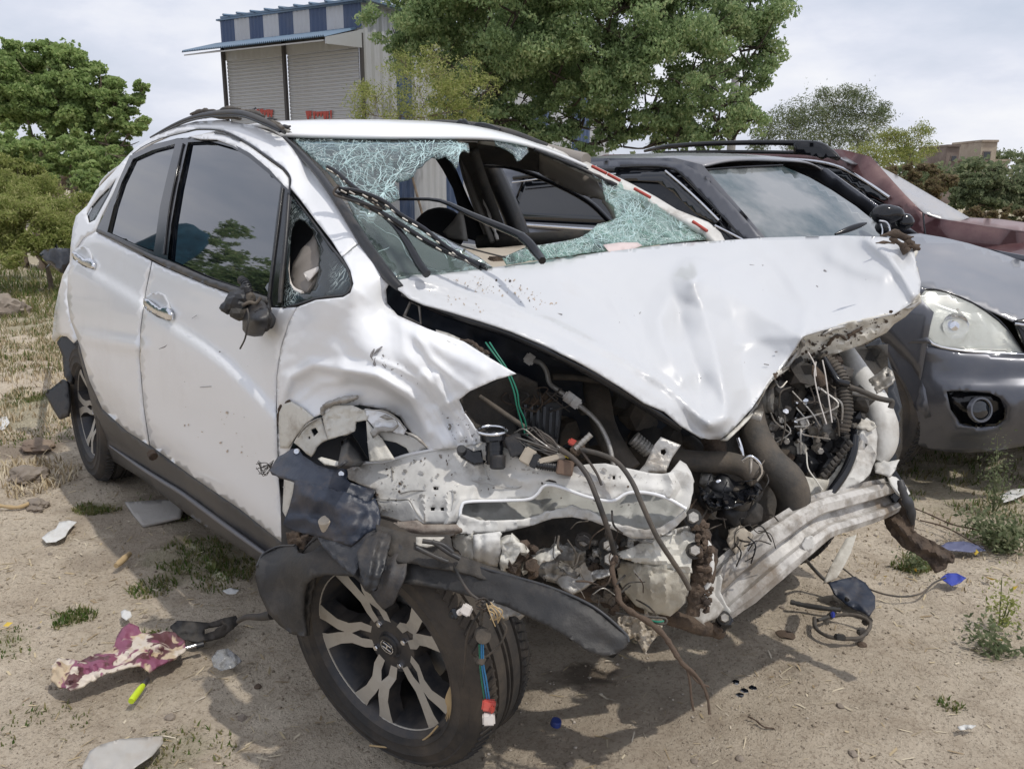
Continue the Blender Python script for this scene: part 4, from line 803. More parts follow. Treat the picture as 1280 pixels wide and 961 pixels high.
# bundle of connectors on the rail
for k in range(16):
    x0 = 628+random.uniform(0, 40); y0 = 545+random.uniform(-6, 10)
    ptube('loose_wire', [(x0, y0, 1.79), (x0+12, y0+random.uniform(-8, 6), 1.765), (x0+28, y0+10+random.uniform(-6, 6), 1.76), (700+random.uniform(-8, 8), 568+random.uniform(-6, 6), 1.755)], random.uniform(.0013, .003), M['wire'] if k % 4 else M['bare'], eng, n=5)
cbox('connector', (644, 556, 1.775), (.035, .03, .045), M['black'], eng, rot=-20); cbox('connector', (660, 570, 1.76), (.028, .02, .035), M['beige'], eng, rot=30)
cbox('connector', (706, 584, 1.74), (.034, .03, .030), M['brown'], eng, rot=10, bev=.002); cbox('connector', (690, 573, 1.745), (.06, .02, .012), M['beige'], eng, rot=-14)
cyl('relay_coil', (683, 582, 1.745), .010, .04, M['black'], eng, axis=Vector(CR)-.15*Vector(CU), rings=(8, .8)); cbox('relay_arm', (669, 576, 1.75), (.018, .02, .03), M['black'], eng, rot=25)
cbox('yellow_clip', (708, 568, 1.735), (.009, .008, .016), M['yellow'], eng, rot=-30); cbox('connector', (722, 560, 1.745), (.022, .018, .03), M['rust'], eng, rot=40)
cyl('grey_plug', (729, 552, 1.74), .0065, .045, M['bare'], eng, axis=Vector(CU)*.7+Vector(CR)*.75, rings=(5, .9))
cbox('connector', (716, 553, 1.75), (.02, .018, .014), M['redp'], eng, rot=25)
# ---------------------------------------------------------------- wheel arch metal
AR = Surf([(366, 552, 2.04), (389, 572, 2.0), (402, 521, 1.99), (410, 549, 1.96), (447, 500, 1.92), (443, 538, 1.91), (481, 514, 1.88), (507, 538, 1.87), (535, 560, 1.86)])
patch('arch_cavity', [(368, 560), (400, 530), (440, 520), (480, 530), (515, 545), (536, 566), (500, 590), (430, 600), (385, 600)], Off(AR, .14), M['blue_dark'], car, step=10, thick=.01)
patch('arch_cavity_lower', [(350, 600), (400, 590), (480, 640), (580, 660), (640, 690), (600, 760), (540, 730), (400, 700), (352, 690)], Surf([(352, 640, 2.15), (480, 660, 2.15), (640, 700, 2.1), (600, 760, 2.05)]), M['felt'], car, step=12, thick=.01)
patch('arch_strip', [(367, 553), (371, 546), (382, 531), (392, 524), (401, 521.5), (404, 532), (408, 545), (410, 549), (401, 553), (396, 560), (389, 571), (383, 567), (376, 560)], AR, M['inner'], car, step=3.5, thick=.004, sharp=30, holes=[[(388, 537), (394, 534), (398, 540), (392, 546)], [(385, 546), (387.5, 545), (388, 548), (385.5, 549)]], bumps=[('noise', 10, .006, 2), ('ridge', [(372, 548), (386, 530), (400, 524)], 2.5, .006)])
patch('arch_strip', [(403, 522), (404, 514), (409, 509), (420, 506), (440, 506), (455, 513), (459, 520), (457, 525), (444, 527), (443, 539), (425, 545), (410, 549), (407, 540)], Off(AR, -.01), M['inner'], car, step=3.5, thick=.004, sharp=30, bumps=[('noise', 8, .007, 5), ('ridge', [(412, 524), (440, 524)], 3, -.008), ('blob', (445, 514), 5, .008)])
patch('arch_strip', [(456, 511), (470, 512), (481, 514.5), (489, 518), (497, 524), (505, 532), (508, 537), (505, 543), (492, 540), (480, 538), (470, 538), (464, 530), (459, 524)], Off(AR, -.006), M['paint'], car, step=3.5, thick=.004, sharp=30, bumps=[('noise', 8, .006, 6)])
patch('arch_flange', [(470, 538), (486, 540), (505, 543), (521, 549), (534, 560), (528, 562), (512, 567), (508, 560), (495, 553), (480, 550)], Off(AR, .01), M['torn'], car, step=3.5, thick=.004)
for pl, r in (([(403, 519), (404, 511), (412, 505), (424, 501), (436, 499), (447, 496)], .0075), ([(372, 547), (380, 535), (390, 527), (402, 522)], .003), ([(455, 512), (480, 514), (497, 524), (507, 537)], .0022), ([(507, 540), (521, 547), (534, 559)], .004)):
    tube('bent_lip', [P(*p, AR(*p)[0]-.018) for p in pl], [r*.5]+[r]*(len(pl)-2)+[r*.5], M['bare'], car, n=7, rough=.25)
tube('wing_edge', [P(*p, FS(*p)[0]-.004) for p in [(348, 532), (348.5, 516), (352, 506), (362, 501)]], .0035, M['rust'], car, rough=.3)
patch('wing_tab', [(348, 530), (349, 515), (354, 505), (364, 502), (380, 512), (392, 522), (380, 531), (368, 548), (360, 560), (350, 560)], Off(FS, -.010), M['inner'], car, step=4, thick=.003)
patch('arch_inner_bracket', [(462, 540), (468, 534), (478, 533), (490, 535), (497, 530), (494, 524), (484, 525), (474, 521), (481, 518), (496, 526), (498, 533), (490, 540), (474, 541), (466, 548)], Off(AR, -.02), M['bare'], car, step=3, thick=.003)
patch('metal_spike', [(457.5, 524.5), (468, 537), (479, 552), (493, 574), (478, 576), (462, 577), (460, 560)], Surf([(457, 525, 1.90), (493, 574, 1.86), (462, 577, 1.88)]), M['inner'], car, step=4, thick=.004, bumps=[('fold', [(458, 526), (474, 575)], 6, .006)])
patch('damper_sleeve', [(437, 544), (446, 541), (458, 541), (461, 577), (447, 578), (432, 578)], Surf([(437, 544, 1.99), (447, 560, 1.97), (461, 577, 2.0)]), M['black'], car, step=4, thick=.02, bumps=[('ridge', [(447, 542), (446, 578)], 5, .02)])
patch('metal_tab', [(397, 573), (402, 571), (425, 577), (427, 579), (420, 582), (405, 580)], Surf([(397, 573, 1.94), (427, 580, 1.9), (405, 580, 1.92)]), M['inner'], car, step=3, thick=.004)
# ---------------------------------------------------------------- crumpled upper rail
APS = Surf([(429, 580, 1.97), (470, 626, 1.87), (483, 654, 1.86), (479, 577, 1.92), (507, 569, 1.89), (541, 562, 1.86), (529, 654, 1.79), (571, 654, 1.765), (545, 605, 1.80), (602, 552, 1.815), (637, 564, 1.79), (600, 600, 1.81), (585, 626, 1.77), (665, 622, 1.77), (682, 606, 1.76), (717, 583, 1.75), (715, 615, 1.735), (757, 579, 1.74), (765, 625, 1.715), (794, 587, 1.73), (827, 592, 1.72), (835, 620, 1.70), (866, 597, 1.70), (861, 634, 1.69), (661, 580, 1.775)])
rail_poly = [(429, 579), (445, 578.5), (479, 577), (507, 569), (541, 562), (570, 556), (602, 551), (622, 556), (637, 564), (650, 574), (661, 580), (690, 586), (717, 583), (735, 580), (757, 579), (775, 583), (794, 587), (812, 591), (827, 592), (835, 591), (845, 587), (858, 590), (867, 598), (866, 615), (862, 634), (857, 635.5), (846, 628), (835, 622), (822, 617), (810, 615), (785, 615), (775, 620), (765, 625), (750, 622), (735, 620), (715, 614), (700, 607), (690, 605), (682, 606), (676, 611), (672, 617), (665, 622), (648, 622), (630, 624), (610, 624), (585, 626), (579, 629), (576, 636), (575, 645), (571, 654), (550, 655), (529, 654), (522, 650), (510, 652), (498, 652), (483, 655), (478, 652), (475, 640), (472, 628), (469, 612), (450, 605), (436, 599), (432, 588)]
rl_ = patch('crumpled_upper_rail', rail_poly, APS, M['torn'], car, step=4, thick=.005, sharp=32, bumps=[
    ('noise', 26, .004, 9), ('step', [(472, 625), (512, 625), (530, 652)], 1.5, .010, 9), ('ridge', [(529, 622), (531, 654)], 2.5, .007), ('ridge', [(558, 618), (560, 654)], 2.5, .007), ('blob', (545, 636), 9, -.006), ('ridge', [(575, 622), (568, 640), (560, 654)], 4, .008),
    ('blob', (607, 590), 16, -.010), ('fold', [(590, 560), (600, 590), (592, 620)], 8, .010), ('fold', [(835, 592), (842, 610), (835, 622)], 8, .012), ('blob', (852, 612), 8, -.012), ('ridge', [(640, 600), (700, 598), (790, 606), (840, 612)], 6, .006), ('fold', [(610, 556), (625, 590), (660, 605)], 8, .008)],
    holes=[[(541, 608), (548, 608), (548, 612), (541, 612)], [(538, 634), (544, 634), (543, 638), (538, 638)], [(550, 634), (555, 634), (555, 638), (550, 638)], [(765.5, 594), (769, 594), (769, 599), (765.5, 599)], [(680, 602), (686, 599), (694, 601), (697, 604), (688, 603)]])
strip('rail_edge', [(575, 645), (577, 633), (585, 627), (630, 625.5), (660, 624), (671, 618), (678, 609), (686, 606), (700, 608.5), (735, 621), (765, 626), (785, 616), (810, 616), (835, 623), (858, 636)], APS, M['paint'], .0036, -.004, rl_)
strip('rail_edge', [(430, 579), (479, 577), (507, 569), (541, 562), (580, 555)], APS, M['paint'], .0036, -.003, rl_)
for pl in ([(470, 624), (500, 624.5), (511, 625), (520, 640), (530, 652)], [(530, 618), (531, 653)], [(559, 615), (561, 653)], [(490, 585), (491, 600)], [(500, 617), (520, 613), (570, 614)], [(565, 612), (567, 620), (564, 640)], [(583, 560), (600, 575), (612, 600)], [(590, 600), (640, 610), (655, 606)]):
    strip('crease_line', pl, APS, M['bare'], .0014, -.004, rl_, n=5)
CHS = Surf([(575, 628, 1.82), (575, 648, 1.79), (620, 640, 1.84), (665, 632, 1.87), (700, 620, 1.85), (740, 632, 1.83), (800, 630, 1.80), (850, 642, 1.75), (660, 655, 1.83), (740, 650, 1.78), (810, 662, 1.76)])
patch('rail_channel', [(573, 640), (580, 626), (640, 621), (668, 617), (680, 604), (700, 603), (740, 617), (765, 622), (790, 612), (815, 613), (840, 622), (862, 634), (855, 645), (825, 664), (785, 662), (740, 642), (715, 638), (685, 642), (655, 652), (600, 652), (573, 652)], CHS, M['bare'] if False else mat('grey_primer_metal', (.36, .36, .335), .5, dirt=(.2, .16, .12), dscale=6, damt=.55, bump=.2, bscale=30), rl_, step=5, thick=.004, sharp=32, bumps=[('ridge', [(600, 640), (680, 628), (760, 640), (840, 648)], 7, .012), ('noise', 24, .012, 4)])
LLS = Surf([(565, 660, 1.755), (625, 658, 1.76), (660, 653, 1.79), (690, 645, 1.78), (715, 640, 1.765), (740, 645, 1.75), (785, 666, 1.735), (820, 668, 1.72), (850, 648, 1.70)])
patch('rail_lower_lip', [(571, 654), (576, 644), (600, 651), (655, 649), (685, 640), (700, 635), (716, 633), (730, 636), (740, 640), (760, 651), (785, 659), (810, 663), (825, 660), (838, 651), (856, 638), (858, 645), (847, 656), (836, 664), (825, 671), (812, 673), (790, 673), (765, 661), (740, 651), (715, 646), (690, 648), (660, 658), (625, 666), (590, 667), (568, 666)], LLS, M['torn'], rl_, step=4, thick=.006, sharp=32, bumps=[('noise', 16, .008, 3)])
patch('rail_rim', [(480, 654), (500, 652), (520, 650), (529, 655), (571, 655), (578, 665), (560, 671), (530, 672), (508, 670), (492, 662)], Surf([(483, 655, 1.83), (530, 660, 1.78), (578, 665, 1.75), (510, 669, 1.80)]), M['rust'] if False else mat('dirty_rim_metal', (.30, .26, .22), .65, col2=(.14, .10, .08), scale=20, bump=.5, bscale=50), rl_, step=4, thick=.006, bumps=[('ridge', [(490, 658), (530, 664), (575, 661)], 5, .012)])
patch('rail_rim_bracket', [(520, 671), (555, 671), (545, 680), (533, 684), (520, 680)], Surf([(520, 671, 1.68), (555, 671, 1.66), (533, 684, 1.66)]), M['inner'], rl_, step=4)
specks('mud_spots', APS, [(440, 585), (600, 560), (850, 600), (840, 615), (700, 600), (600, 620), (480, 645)], 90, 1.4, M['rust'], rl_, off=-.004, seed=12)
specks('scratches', APS, [(440, 585), (600, 560), (850, 600), (840, 615), (700, 600), (600, 620), (480, 645)], 110, 2.6, M['bare'], rl_, off=-.0035, seed=13)
specks('mud_spots', CHS, [(580, 630), (690, 610), (850, 636), (820, 660), (700, 640), (600, 650)], 90, 1.6, M['alu'], rl_, off=-.004, seed=14)
# ---------------------------------------------------------------- torn arch liner
LN = Surf([(345, 575, 1.980), (337, 588, 1.950), (364, 561, 1.970), (397, 581, 1.890), (435, 590, 1.850), (469, 612, 1.850), (459, 629, 1.820), (431, 616, 1.810), (401, 611, 1.810), (369, 602, 1.850)])
lf = patch('arch_liner_flap', [(337, 588), (343, 577), (347, 571), (355, 567), (364, 561), (371, 560), (375, 564), (379, 569), (397, 581), (412, 586), (422, 587), (429, 583.5), (434, 587), (435, 592), (433, 598), (438, 603), (452, 607), (469, 612), (466, 622), (459, 629), (431, 616), (401, 610), (369, 601), (347, 595)], LN, M['dusty'], car, step=4, thick=.006, bumps=[('noise', 14, .004, 3), ('ridge', [(360, 570), (400, 592), (436, 598), (462, 616)], 6, .010)])
for c in ((371, 564), (427, 592)): cyl('liner_clip', (c[0], c[1], LN(*c)[0]-.01), .0065, .008, M['chrome'], lf, axis=-Vector(CF), n=12)
LM = Surf([(370, 602, 1.830), (353, 657, 1.850), (382, 667, 1.810), (439, 683, 1.730), (474, 641, 1.770), (465, 624, 1.780), (420, 640, 1.760)])
lm = patch('arch_liner', [(368, 600), (366, 616), (361, 635), (353, 657), (366, 663), (382, 667), (401, 671), (420, 677), (439, 683), (449, 674), (457, 667), (474, 659), (476, 648), (474, 636), (469, 622), (459, 628), (431, 614), (401, 608)], LM, M['dusty'], car, step=4, thick=.006, bumps=[('noise', 18, .007, 7), ('ridge', [(380, 620), (410, 626), (450, 640)], 8, .014), ('blob', (395, 645), 10, -.014), ('blob', (440, 655), 12, .014), ('ridge', [(356, 650), (385, 648), (400, 655)], 5, .010)])
cyl('liner_bolt', (408, 656, 1.78), .0145, .035, M['beige'], lm, axis=-Vector(CF)*.6+Vector(CU)*.9-Vector(CR)*.15, n=16, bev=.25)
LB = Surf([(398, 672, 1.710), (442, 721, 1.640), (478, 760, 1.660), (510, 740, 1.620), (515, 690, 1.680), (476, 658, 1.740), (440, 683, 1.700), (512, 675, 1.720)])
lb = patch('arch_liner_lower', [(397, 671), (408, 674), (420, 677), (439, 684), (449, 676), (458, 667), (476, 658), (488, 664), (500, 674), (514, 686), (510, 696), (506, 720), (498, 738), (490, 756), (479, 762), (470, 752), (463, 742), (456, 738), (450, 728), (442, 721), (426, 708), (412, 695), (403, 682)], LB, mat('muddy_liner', (.022, .024, .030), .5, dirt=(.12, .10, .08), dscale=9, dlo=.46, dhi=.7, damt=.6, bump=.3, bscale=60), car, step=4, thick=.006, sharp=40, bumps=[('ridge', [(462, 668), (450, 695), (444, 718)], 4, .010), ('ridge', [(478, 665), (466, 705), (457, 735)], 4, .010), ('ridge', [(500, 680), (488, 715), (478, 755)], 5, .008), ('noise', 20, .004, 2), ('ridge', [(402, 678), (440, 715)], 4, .008)])
patch('liner_scrap', [(446, 690), (458, 672), (474, 662), (490, 668), (482, 700), (472, 735), (462, 742), (452, 730)], Off(LB, -.03), M['black'], lb, step=4, thick=.006, bumps=[('ridge', [(470, 670), (458, 735)], 4, .014), ('noise', 12, .008, 4)])
for k in range(12):
    ptube('frayed_strand', [(338+k*.4, 586-k, 2.0), (332+random.uniform(-4, 3), 588+random.uniform(-10, 8), 1.99), (326+random.uniform(-6, 8), 586+random.uniform(-14, 8), 1.99)], .0010, M['wire'], lf, n=4)
patch('torn_felt_liner', [(470, 655), (500, 664), (530, 668), (560, 668), (568, 690), (592, 700), (626, 712), (660, 724), (700, 742), (690, 752), (640, 735), (580, 715), (520, 705), (492, 700), (474, 680)], Surf([(470, 655, 1.74), (560, 668, 1.70), (600, 705, 1.64), (700, 742, 1.58), (500, 700, 1.66)]), M['felt'], car, step=6, thick=.006, bumps=[('noise', 14, .012, 3)])
patch('door_post_strip', [(355, 597), (362, 598), (369, 604), (363, 630), (357, 648), (353, 668), (357, 682), (353.5, 678), (353, 640)], Surf([(355, 597, 2.13), (369, 604, 2.1), (357, 682, 2.16)]), M['inner'], car, step=4, thick=.006)
patch('door_post_mud', [(357, 665), (372, 668), (386, 672), (392, 684), (384, 690), (372, 684), (360, 681)], Surf([(357, 665, 2.08), (386, 672, 2.02), (372, 684, 2.05)]), M['rust'], car, step=4, thick=.02, bumps=[('noise', 6, .02, 3)])
# ---------------------------------------------------------------- wide black arch trim, torn loose
ATS = Surf([(320, 705, 1.970), (345, 684, 2.010), (330, 760, 1.930), (378, 795, 1.870), (375, 700, 1.850), (400, 690, 1.830), (430, 700, 1.800), (512, 690, 1.700), (505, 730, 1.660), (560, 697, 1.680), (560, 735, 1.640), (620, 708, 1.620), (611, 750, 1.580), (680, 727, 1.560), (660, 768, 1.525), (746, 760, 1.510), (711, 790, 1.490), (785, 803, 1.490), (763, 817, 1.480)])
at = patch('wheel_arch_trim', [(320, 705), (326, 693), (336, 686), (350, 682), (370, 680.5), (372, 690), (380, 692), (392, 688), (400, 681), (410, 684), (430, 692), (470, 690), (512, 690), (540, 693), (574, 702), (600, 708), (627, 716), (660, 724), (687, 733), (714, 744), (741, 757), (763, 774), (780, 790), (787, 801), (783, 809), (772, 816), (755, 820), (738, 815), (711, 797), (685, 782), (657, 768), (635, 758), (611, 750), (585, 744), (560, 737), (535, 732), (505, 729), (470, 722), (430, 719), (405, 718), (392, 722), (382, 730), (378, 745), (378, 770), (382, 795), (366, 793), (350, 782), (335, 766), (324, 742), (319, 722)],
           ATS, M['felt'], car, step=6, thick=.008, bumps=[('ridge', [(330, 700), (370, 692), (420, 700), (520, 700), (620, 720), (720, 758), (775, 800)], 9, .006), ('noise', 40, .006, 3), ('blob', (350, 735), 24, -.03)])
at.data.materials[0] = mat('scuffed_black_trim', (.020, .020, .021), .55, col2=(.038, .035, .032), scale=7, dirt=(.15, .125, .10), dscale=5, dlo=.5, dhi=.72, damt=.55, bump=.25, bscale=60)
strip('arch_trim_edge', [(512, 690.5), (574, 702.5), (627, 716.5), (687, 733.5), (741, 757.5), (780, 790), (786, 802)], ATS, M['trim'], .0028, -.002, at)
strip('arch_trim_edge', [(321, 708), (330, 692), (348, 683), (369, 681.5)], ATS, M['trim'], .0028, -.002, at)
patch('arch_trim_inner', [(360, 700), (384, 712), (392, 724), (384, 760), (384, 795), (362, 788), (345, 770), (340, 730)], Off(ATS, .05), M['felt'], at, step=6, thick=.01, bumps=[('noise', 15, .02, 2), ('ridge', [(362, 730), (350, 760), (372, 785)], 5, .014)])
ptube('arch_trim_tail', [(340, 768, 1.99), (325, 771, 2.02), (308, 771, 2.06), (298, 776, 2.10)], [.012, .009, .007, .006], M['felt'], at)
# ---------------------------------------------------------------- nose: hoses, radiator side, beam, hanging things
ptube('coolant_hose', [(838, 566, 2.02), (852, 574, 2.0), (880, 577, 1.99), (910, 578, 1.98), (932, 585, 1.96), (946, 598, 1.94)], [.022, .025, .026, .026, .025, .024], M['hose'], eng, n=16)
tube('hose_clamp', [P(939, 589, 1.955)+(Vector(CU)*math.cos(t)+(Vector(CF)*.9+Vector(CR)*.3)*math.sin(t))*.028 for t in np.linspace(0, 2*math.pi, 20)], .004, M['bare'], eng, n=6, sub=1)
ptube('hose_clip', [(928, 575, 1.91), (938, 570, 1.90), (949, 578, 1.90), (952, 590, 1.91), (946, 600, 1.92)], .0035, M['chrome'], eng)
ptube('intake_hose', [(938, 505, 2.14), (941, 530, 2.11), (947, 552, 2.08), (962, 578, 2.06), (985, 602, 2.05), (992, 628, 2.06), (985, 655, 2.08)], [.030, .034, .038, .041, .043, .040, .035], M['hose'], eng, n=18)
ptube('hose_cuff', [(936, 520, 2.10), (952, 524, 2.09)], .02, M['bare'], eng)
ptube('heat_pipe', [(888, 545, 2.06), (894, 556, 2.05), (893, 570, 2.04)], .028, M['rust'], eng)
ptube('dipstick', [(922, 548, 2.02), (926, 560, 2.01), (928, 572, 2.01)], .006, M['chrome'], eng)
ptube('cross_pipe', [(690, 480, 2.2), (760, 520, 2.22), (850, 545, 2.2), (900, 590, 2.2)], .02, M['felt'], eng)
patch('mounting_bracket', [(826, 546), (833, 549), (851, 556), (840, 572), (834, 585), (833, 591), (797, 590), (806, 580), (812, 568), (818, 556)], Surf([(826, 546, 1.80), (851, 556, 1.79), (833, 591, 1.77), (797, 590, 1.78)]), M['bare'], car, step=4, thick=.006, sharp=30, holes=[[(826, 562), (831, 561), (833, 565), (830, 569), (826, 567)]], bumps=[('step', [(808, 572), (836, 580)], 2, .016, 14)])
patch('crumpled_plate', [(836, 592), (842, 585), (850, 575), (858, 580), (864, 590), (868, 602), (862, 600)], Surf([(836, 592, 1.76), (850, 575, 1.8), (868, 602, 1.76)]), M['torn'], car, step=3, thick=.006)
# torn bag-like black plastic, small engine clutter
for k, (x, y, d, r, mt) in enumerate([(905, 612, 1.98, .034, 'black'), (890, 625, 1.97, .03, 'black'), (925, 622, 1.97, .03, 'hose'), (915, 640, 2.0, .035, 'black'), (935, 640, 2.02, .035, 'felt'), (885, 600, 2.0, .02, 'alu'), (898, 604, 1.97, .012, 'chrome'), (940, 615, 1.98, .026, 'black'), (905, 660, 2.08, .045, 'felt'), (930, 668, 2.1, .05, 'felt'), (872, 640, 2.0, .03, 'rust')]):
    lump('crushed_plastic', (x, y, d), r, M[mt], eng, amp=.3, f=8, sub=3, smooth=True)
patch('torn_cover', [(872, 606), (885, 614), (905, 616), (925, 612), (945, 606), (953, 612), (945, 625), (925, 632), (905, 636), (890, 634), (878, 625)], Surf([(872, 606, 1.93), (953, 612, 1.92), (905, 636, 1.90), (905, 616, 1.94)]), M['gloss'], eng, step=4, thick=.004, sharp=30, bumps=[('noise', 9, .02, 3), ('ridge', [(880, 615), (915, 628), (948, 612)], 5, .02)])
# compressor / alternator side of the engine under the bonnet edge
cyl('belt_pulley', (975, 508, 2.22), .040, .035, M['felt'], eng, axis=-Vector(CF)+Vector(CR)*.5, rings=(5, .9))
cyl('belt_pulley', (996, 498, 2.24), .034, .05, M['hose'], eng, axis=-Vector(CF)+Vector(CR)*.8, rings=(6, .92))
cyl('compressor', (1012, 486, 2.28), .034, .09, M['alu'], eng, axis=Vector(CR)+Vector(CU)*.5)
cyl('motor_housing', (955, 500, 2.2), .034, .05, M['bare'], eng, axis=-Vector(CF)*.6+Vector(CR), rings=(4, .85))
for k in range(10): ptube('ribbed_fin', [(958+k*6, 478-k*3.2, 2.24+k*.006), (956+k*6, 500-k*3, 2.25+k*.006)], .0045, M['felt'], eng, n=6, sub=1)
patch('timing_cover', [(1012, 480), (1022, 470), (1040, 474), (1052, 488), (1054, 510), (1052, 528), (1040, 536), (1022, 532), (1012, 522), (1014, 500)], Surf([(1012, 480, 2.28), (1052, 488, 2.30), (1052, 528, 2.26), (1014, 522, 2.24)]), M['hose'], eng, step=5, thick=.02, bumps=[('noise', 14, .01, 3)])
bits = [(950, 520, 'alu', .022), (965, 530, 'bare', .020), (985, 524, 'rust', .018), (1000, 530, 'alu', .018), (1018, 534, 'bare', .018), (1034, 540, 'alu', .02), (1050, 535, 'black', .018), (980, 545, 'black', .03), (1005, 548, 'gloss', .028), (1035, 556, 'black', .03), (1055, 558, 'black', .026), (965, 548, 'felt', .03), (1020, 562, 'beige', .022), (1000, 560, 'inner', .020), (985, 565, 'felt', .032), (1008, 578, 'black', .036), (1035, 582, 'black', .036), (1056, 575, 'alu', .016), (975, 485, 'black', .03), (1000, 468, 'felt', .04), (1030, 462, 'black', .035), (1050, 470, 'felt', .03), (1000, 515, 'gloss', .02), (968, 518, 'rust', .014), (1052, 470, 'alu', .014), (1075, 500, 'felt', .03), (1068, 530, 'black', .028), (1010, 500, 'black', .022), (1042, 452, 'rust', .02)]
for x, y, mt, r in bits: lump('engine_lump', (x, y, 2.24+random.uniform(-.04, .03)), r*1.05, M[mt], eng, amp=.8, f=10, sub=2)
for k in range(26):
    x = random.uniform(950, 1068); y = random.uniform(478, 575); mt = random.choice(['alu', 'bare', 'black', 'gloss', 'rust', 'hose'])
    cbox('engine_bracket', (x, y, 2.19+random.uniform(-.03, .04)), (random.uniform(.01, .034), .015, random.uniform(.008, .022)), M[mt], eng, rot=random.uniform(-60, 60), yaw=random.uniform(-40, 40), bev=.002)
for k in range(14):
    x = random.uniform(955, 1060); y = random.uniform(500, 572)
    cyl('bolt', (x, y, 2.16), random.uniform(.004, .009), .02, M['bare'] if k % 3 else M['chrome'], eng, axis=-Vector(CF)+Vector(CU)*random.uniform(-.5, .5), n=6)
cyl('bolt_boss', (1004, 527, 2.15), .012, .02, M['bare'], eng, axis=-Vector(CF), n=12)
for k in range(16):
    x = random.uniform(960, 1060); y = random.uniform(455, 540)
    ptube('loose_wire', [(x, y, 2.16), (x+random.uniform(-25, 25), y+random.uniform(5, 25), 2.13), (x+random.uniform(-35, 35), y+random.uniform(15, 45), 2.14)], random.uniform(.0012, .0032), M[random.choice(['wire', 'bare', 'hose', 'wire'])], eng, n=5)
ptube('coolant_hose', [(1024, 446, 2.22), (1040, 455, 2.2), (1052, 475, 2.18), (1056, 495, 2.16), (1057, 515, 2.15), (1053, 540, 2.15)], [.014, .018, .020, .020, .020, .019], M['hose'], eng, ribs=.03)
ptube('coolant_hose', [(1005, 470, 2.2), (1014, 464, 2.19), (1024, 474, 2.18), (1030, 484, 2.17)], .017, M['rust'], eng)
ptube('coolant_hose', [(1030, 448, 2.19), (1038, 462, 2.17), (1048, 476, 2.15), (1060, 480, 2.15)], .009, M['gloss'], eng)
ptube('bundle', [(1063, 484, 2.15), (1080, 490, 2.13), (1096, 497, 2.12), (1108, 500, 2.12), (1115, 502, 2.12), (1113, 510, 2.12)], .007, M['hose'], eng)
ptube('bundle', [(1066, 492, 2.16), (1080, 494, 2.14), (1098, 499, 2.12)], .005, M['bluew'] if False else M['bare'], eng)
for pl in ([(1020, 452), (1018, 470), (1024, 500), (1033, 530)], [(1028, 450), (1032, 470), (1036, 500), (1040, 528)], [(1010, 440), (1018, 455), (1020, 470)]):
    ptube('pale_wire', [(*p, 2.12) for p in pl], .0018, M['pinkw'], eng)
ptube('loose_wire', [(1008, 565, 2.08), (1010, 585, 2.06), (1020, 600, 2.05), (1028, 612, 2.05)], .0018, M['inner'], eng)
for k in range(9): ptube('gear_tooth', [(1028+k*4, 592-k*5, 2.10), (1032+k*4, 597-k*5, 2.09)], .007, M['felt'], eng, n=6, sub=1)
# far side inner wing: pale tube and torn sheet
ptube('inner_wing_tube', [(1058, 438, 2.42), (1070, 460, 2.38), (1083, 482, 2.33), (1095, 505, 2.28), (1104, 530, 2.24), (1104, 556, 2.22), (1096, 575, 2.22)], [.022, .028, .033, .036, .037, .034, .024], M['torn'], car, n=16, rough=.02)
patch('inner_wing_tube_skin', [(1088, 478), (1100, 500), (1114, 520), (1118, 545), (1117, 562), (1106, 556), (1108, 535), (1100, 512), (1088, 492)], Surf([(1088, 478, 2.36), (1118, 545, 2.27), (1106, 556, 2.22), (1095, 505, 2.27)]), M['paint'], car, step=4, thick=.005)
patch('inner_wing_dark', [(1070, 440), (1100, 422), (1108, 440), (1118, 470), (1128, 510), (1128, 560), (1118, 590), (1105, 570), (1100, 520), (1085, 480)], Surf([(1070, 440, 2.7), (1128, 510, 2.75), (1105, 570, 2.7)]), M['gloss'], car, step=8, thick=.01)
patch('small_bracket', [(1086, 474), (1098, 466), (1108, 458), (1116, 464), (1119, 474), (1112, 482), (1104, 485), (1096, 492), (1090, 486)], Surf([(1086, 474, 2.30), (1108, 458, 2.30), (1104, 485, 2.26)]), M['bare'], car, step=3, thick=.005, holes=[[(1107, 467), (1111, 466), (1112, 470), (1108, 471)]], bumps=[('noise', 6, .006, 2)])
IW = Surf([(1078, 524, 2.20), (1095, 530, 2.20), (1090, 560, 2.17), (1075, 610, 2.13), (1045, 640, 2.10), (1030, 560, 2.18), (990, 600, 2.15), (975, 660, 2.10)])
patch('torn_inner_wing', [(1076, 528), (1084, 522), (1094, 530), (1097, 545), (1096, 560), (1094, 575), (1088, 590), (1080, 600), (1070, 606), (1050, 612), (1035, 618), (1046, 600), (1058, 580), (1064, 562), (1068, 548)], IW, M['torn'], car, step=4, thick=.005, sharp=30, holes=[[(1081, 554), (1085, 555), (1082, 560)]], bumps=[('noise', 16, .010, 2), ('ridge', [(1080, 530), (1070, 580), (1050, 608)], 6, .012)])
patch('torn_top_lip', [(1070, 534), (1078, 524), (1090, 526), (1096, 534), (1088, 538), (1078, 536)], Off(IW, -.02), M['inner'], car, step=3, thick=.005, bumps=[('noise', 6, .01, 2)])
patch('radiator_support', [(990, 590), (1010, 596), (1035, 600), (1052, 578), (1060, 566), (1063, 575), (1050, 600), (1032, 622), (1020, 630), (1005, 640), (985, 652), (975, 660), (972, 640), (985, 620)], Off(IW, .03), M['inner'], car, step=5, thick=.006, bumps=[('noise', 14, .012, 3), ('ridge', [(1000, 605), (1010, 640)], 5, .01)])
ptube('wing_shadow_seam', [(1068, 545, 2.16), (1066, 565, 2.14), (1056, 590, 2.12), (1038, 616, 2.10), (1024, 632, 2.08)], .012, M['gloss'], car)
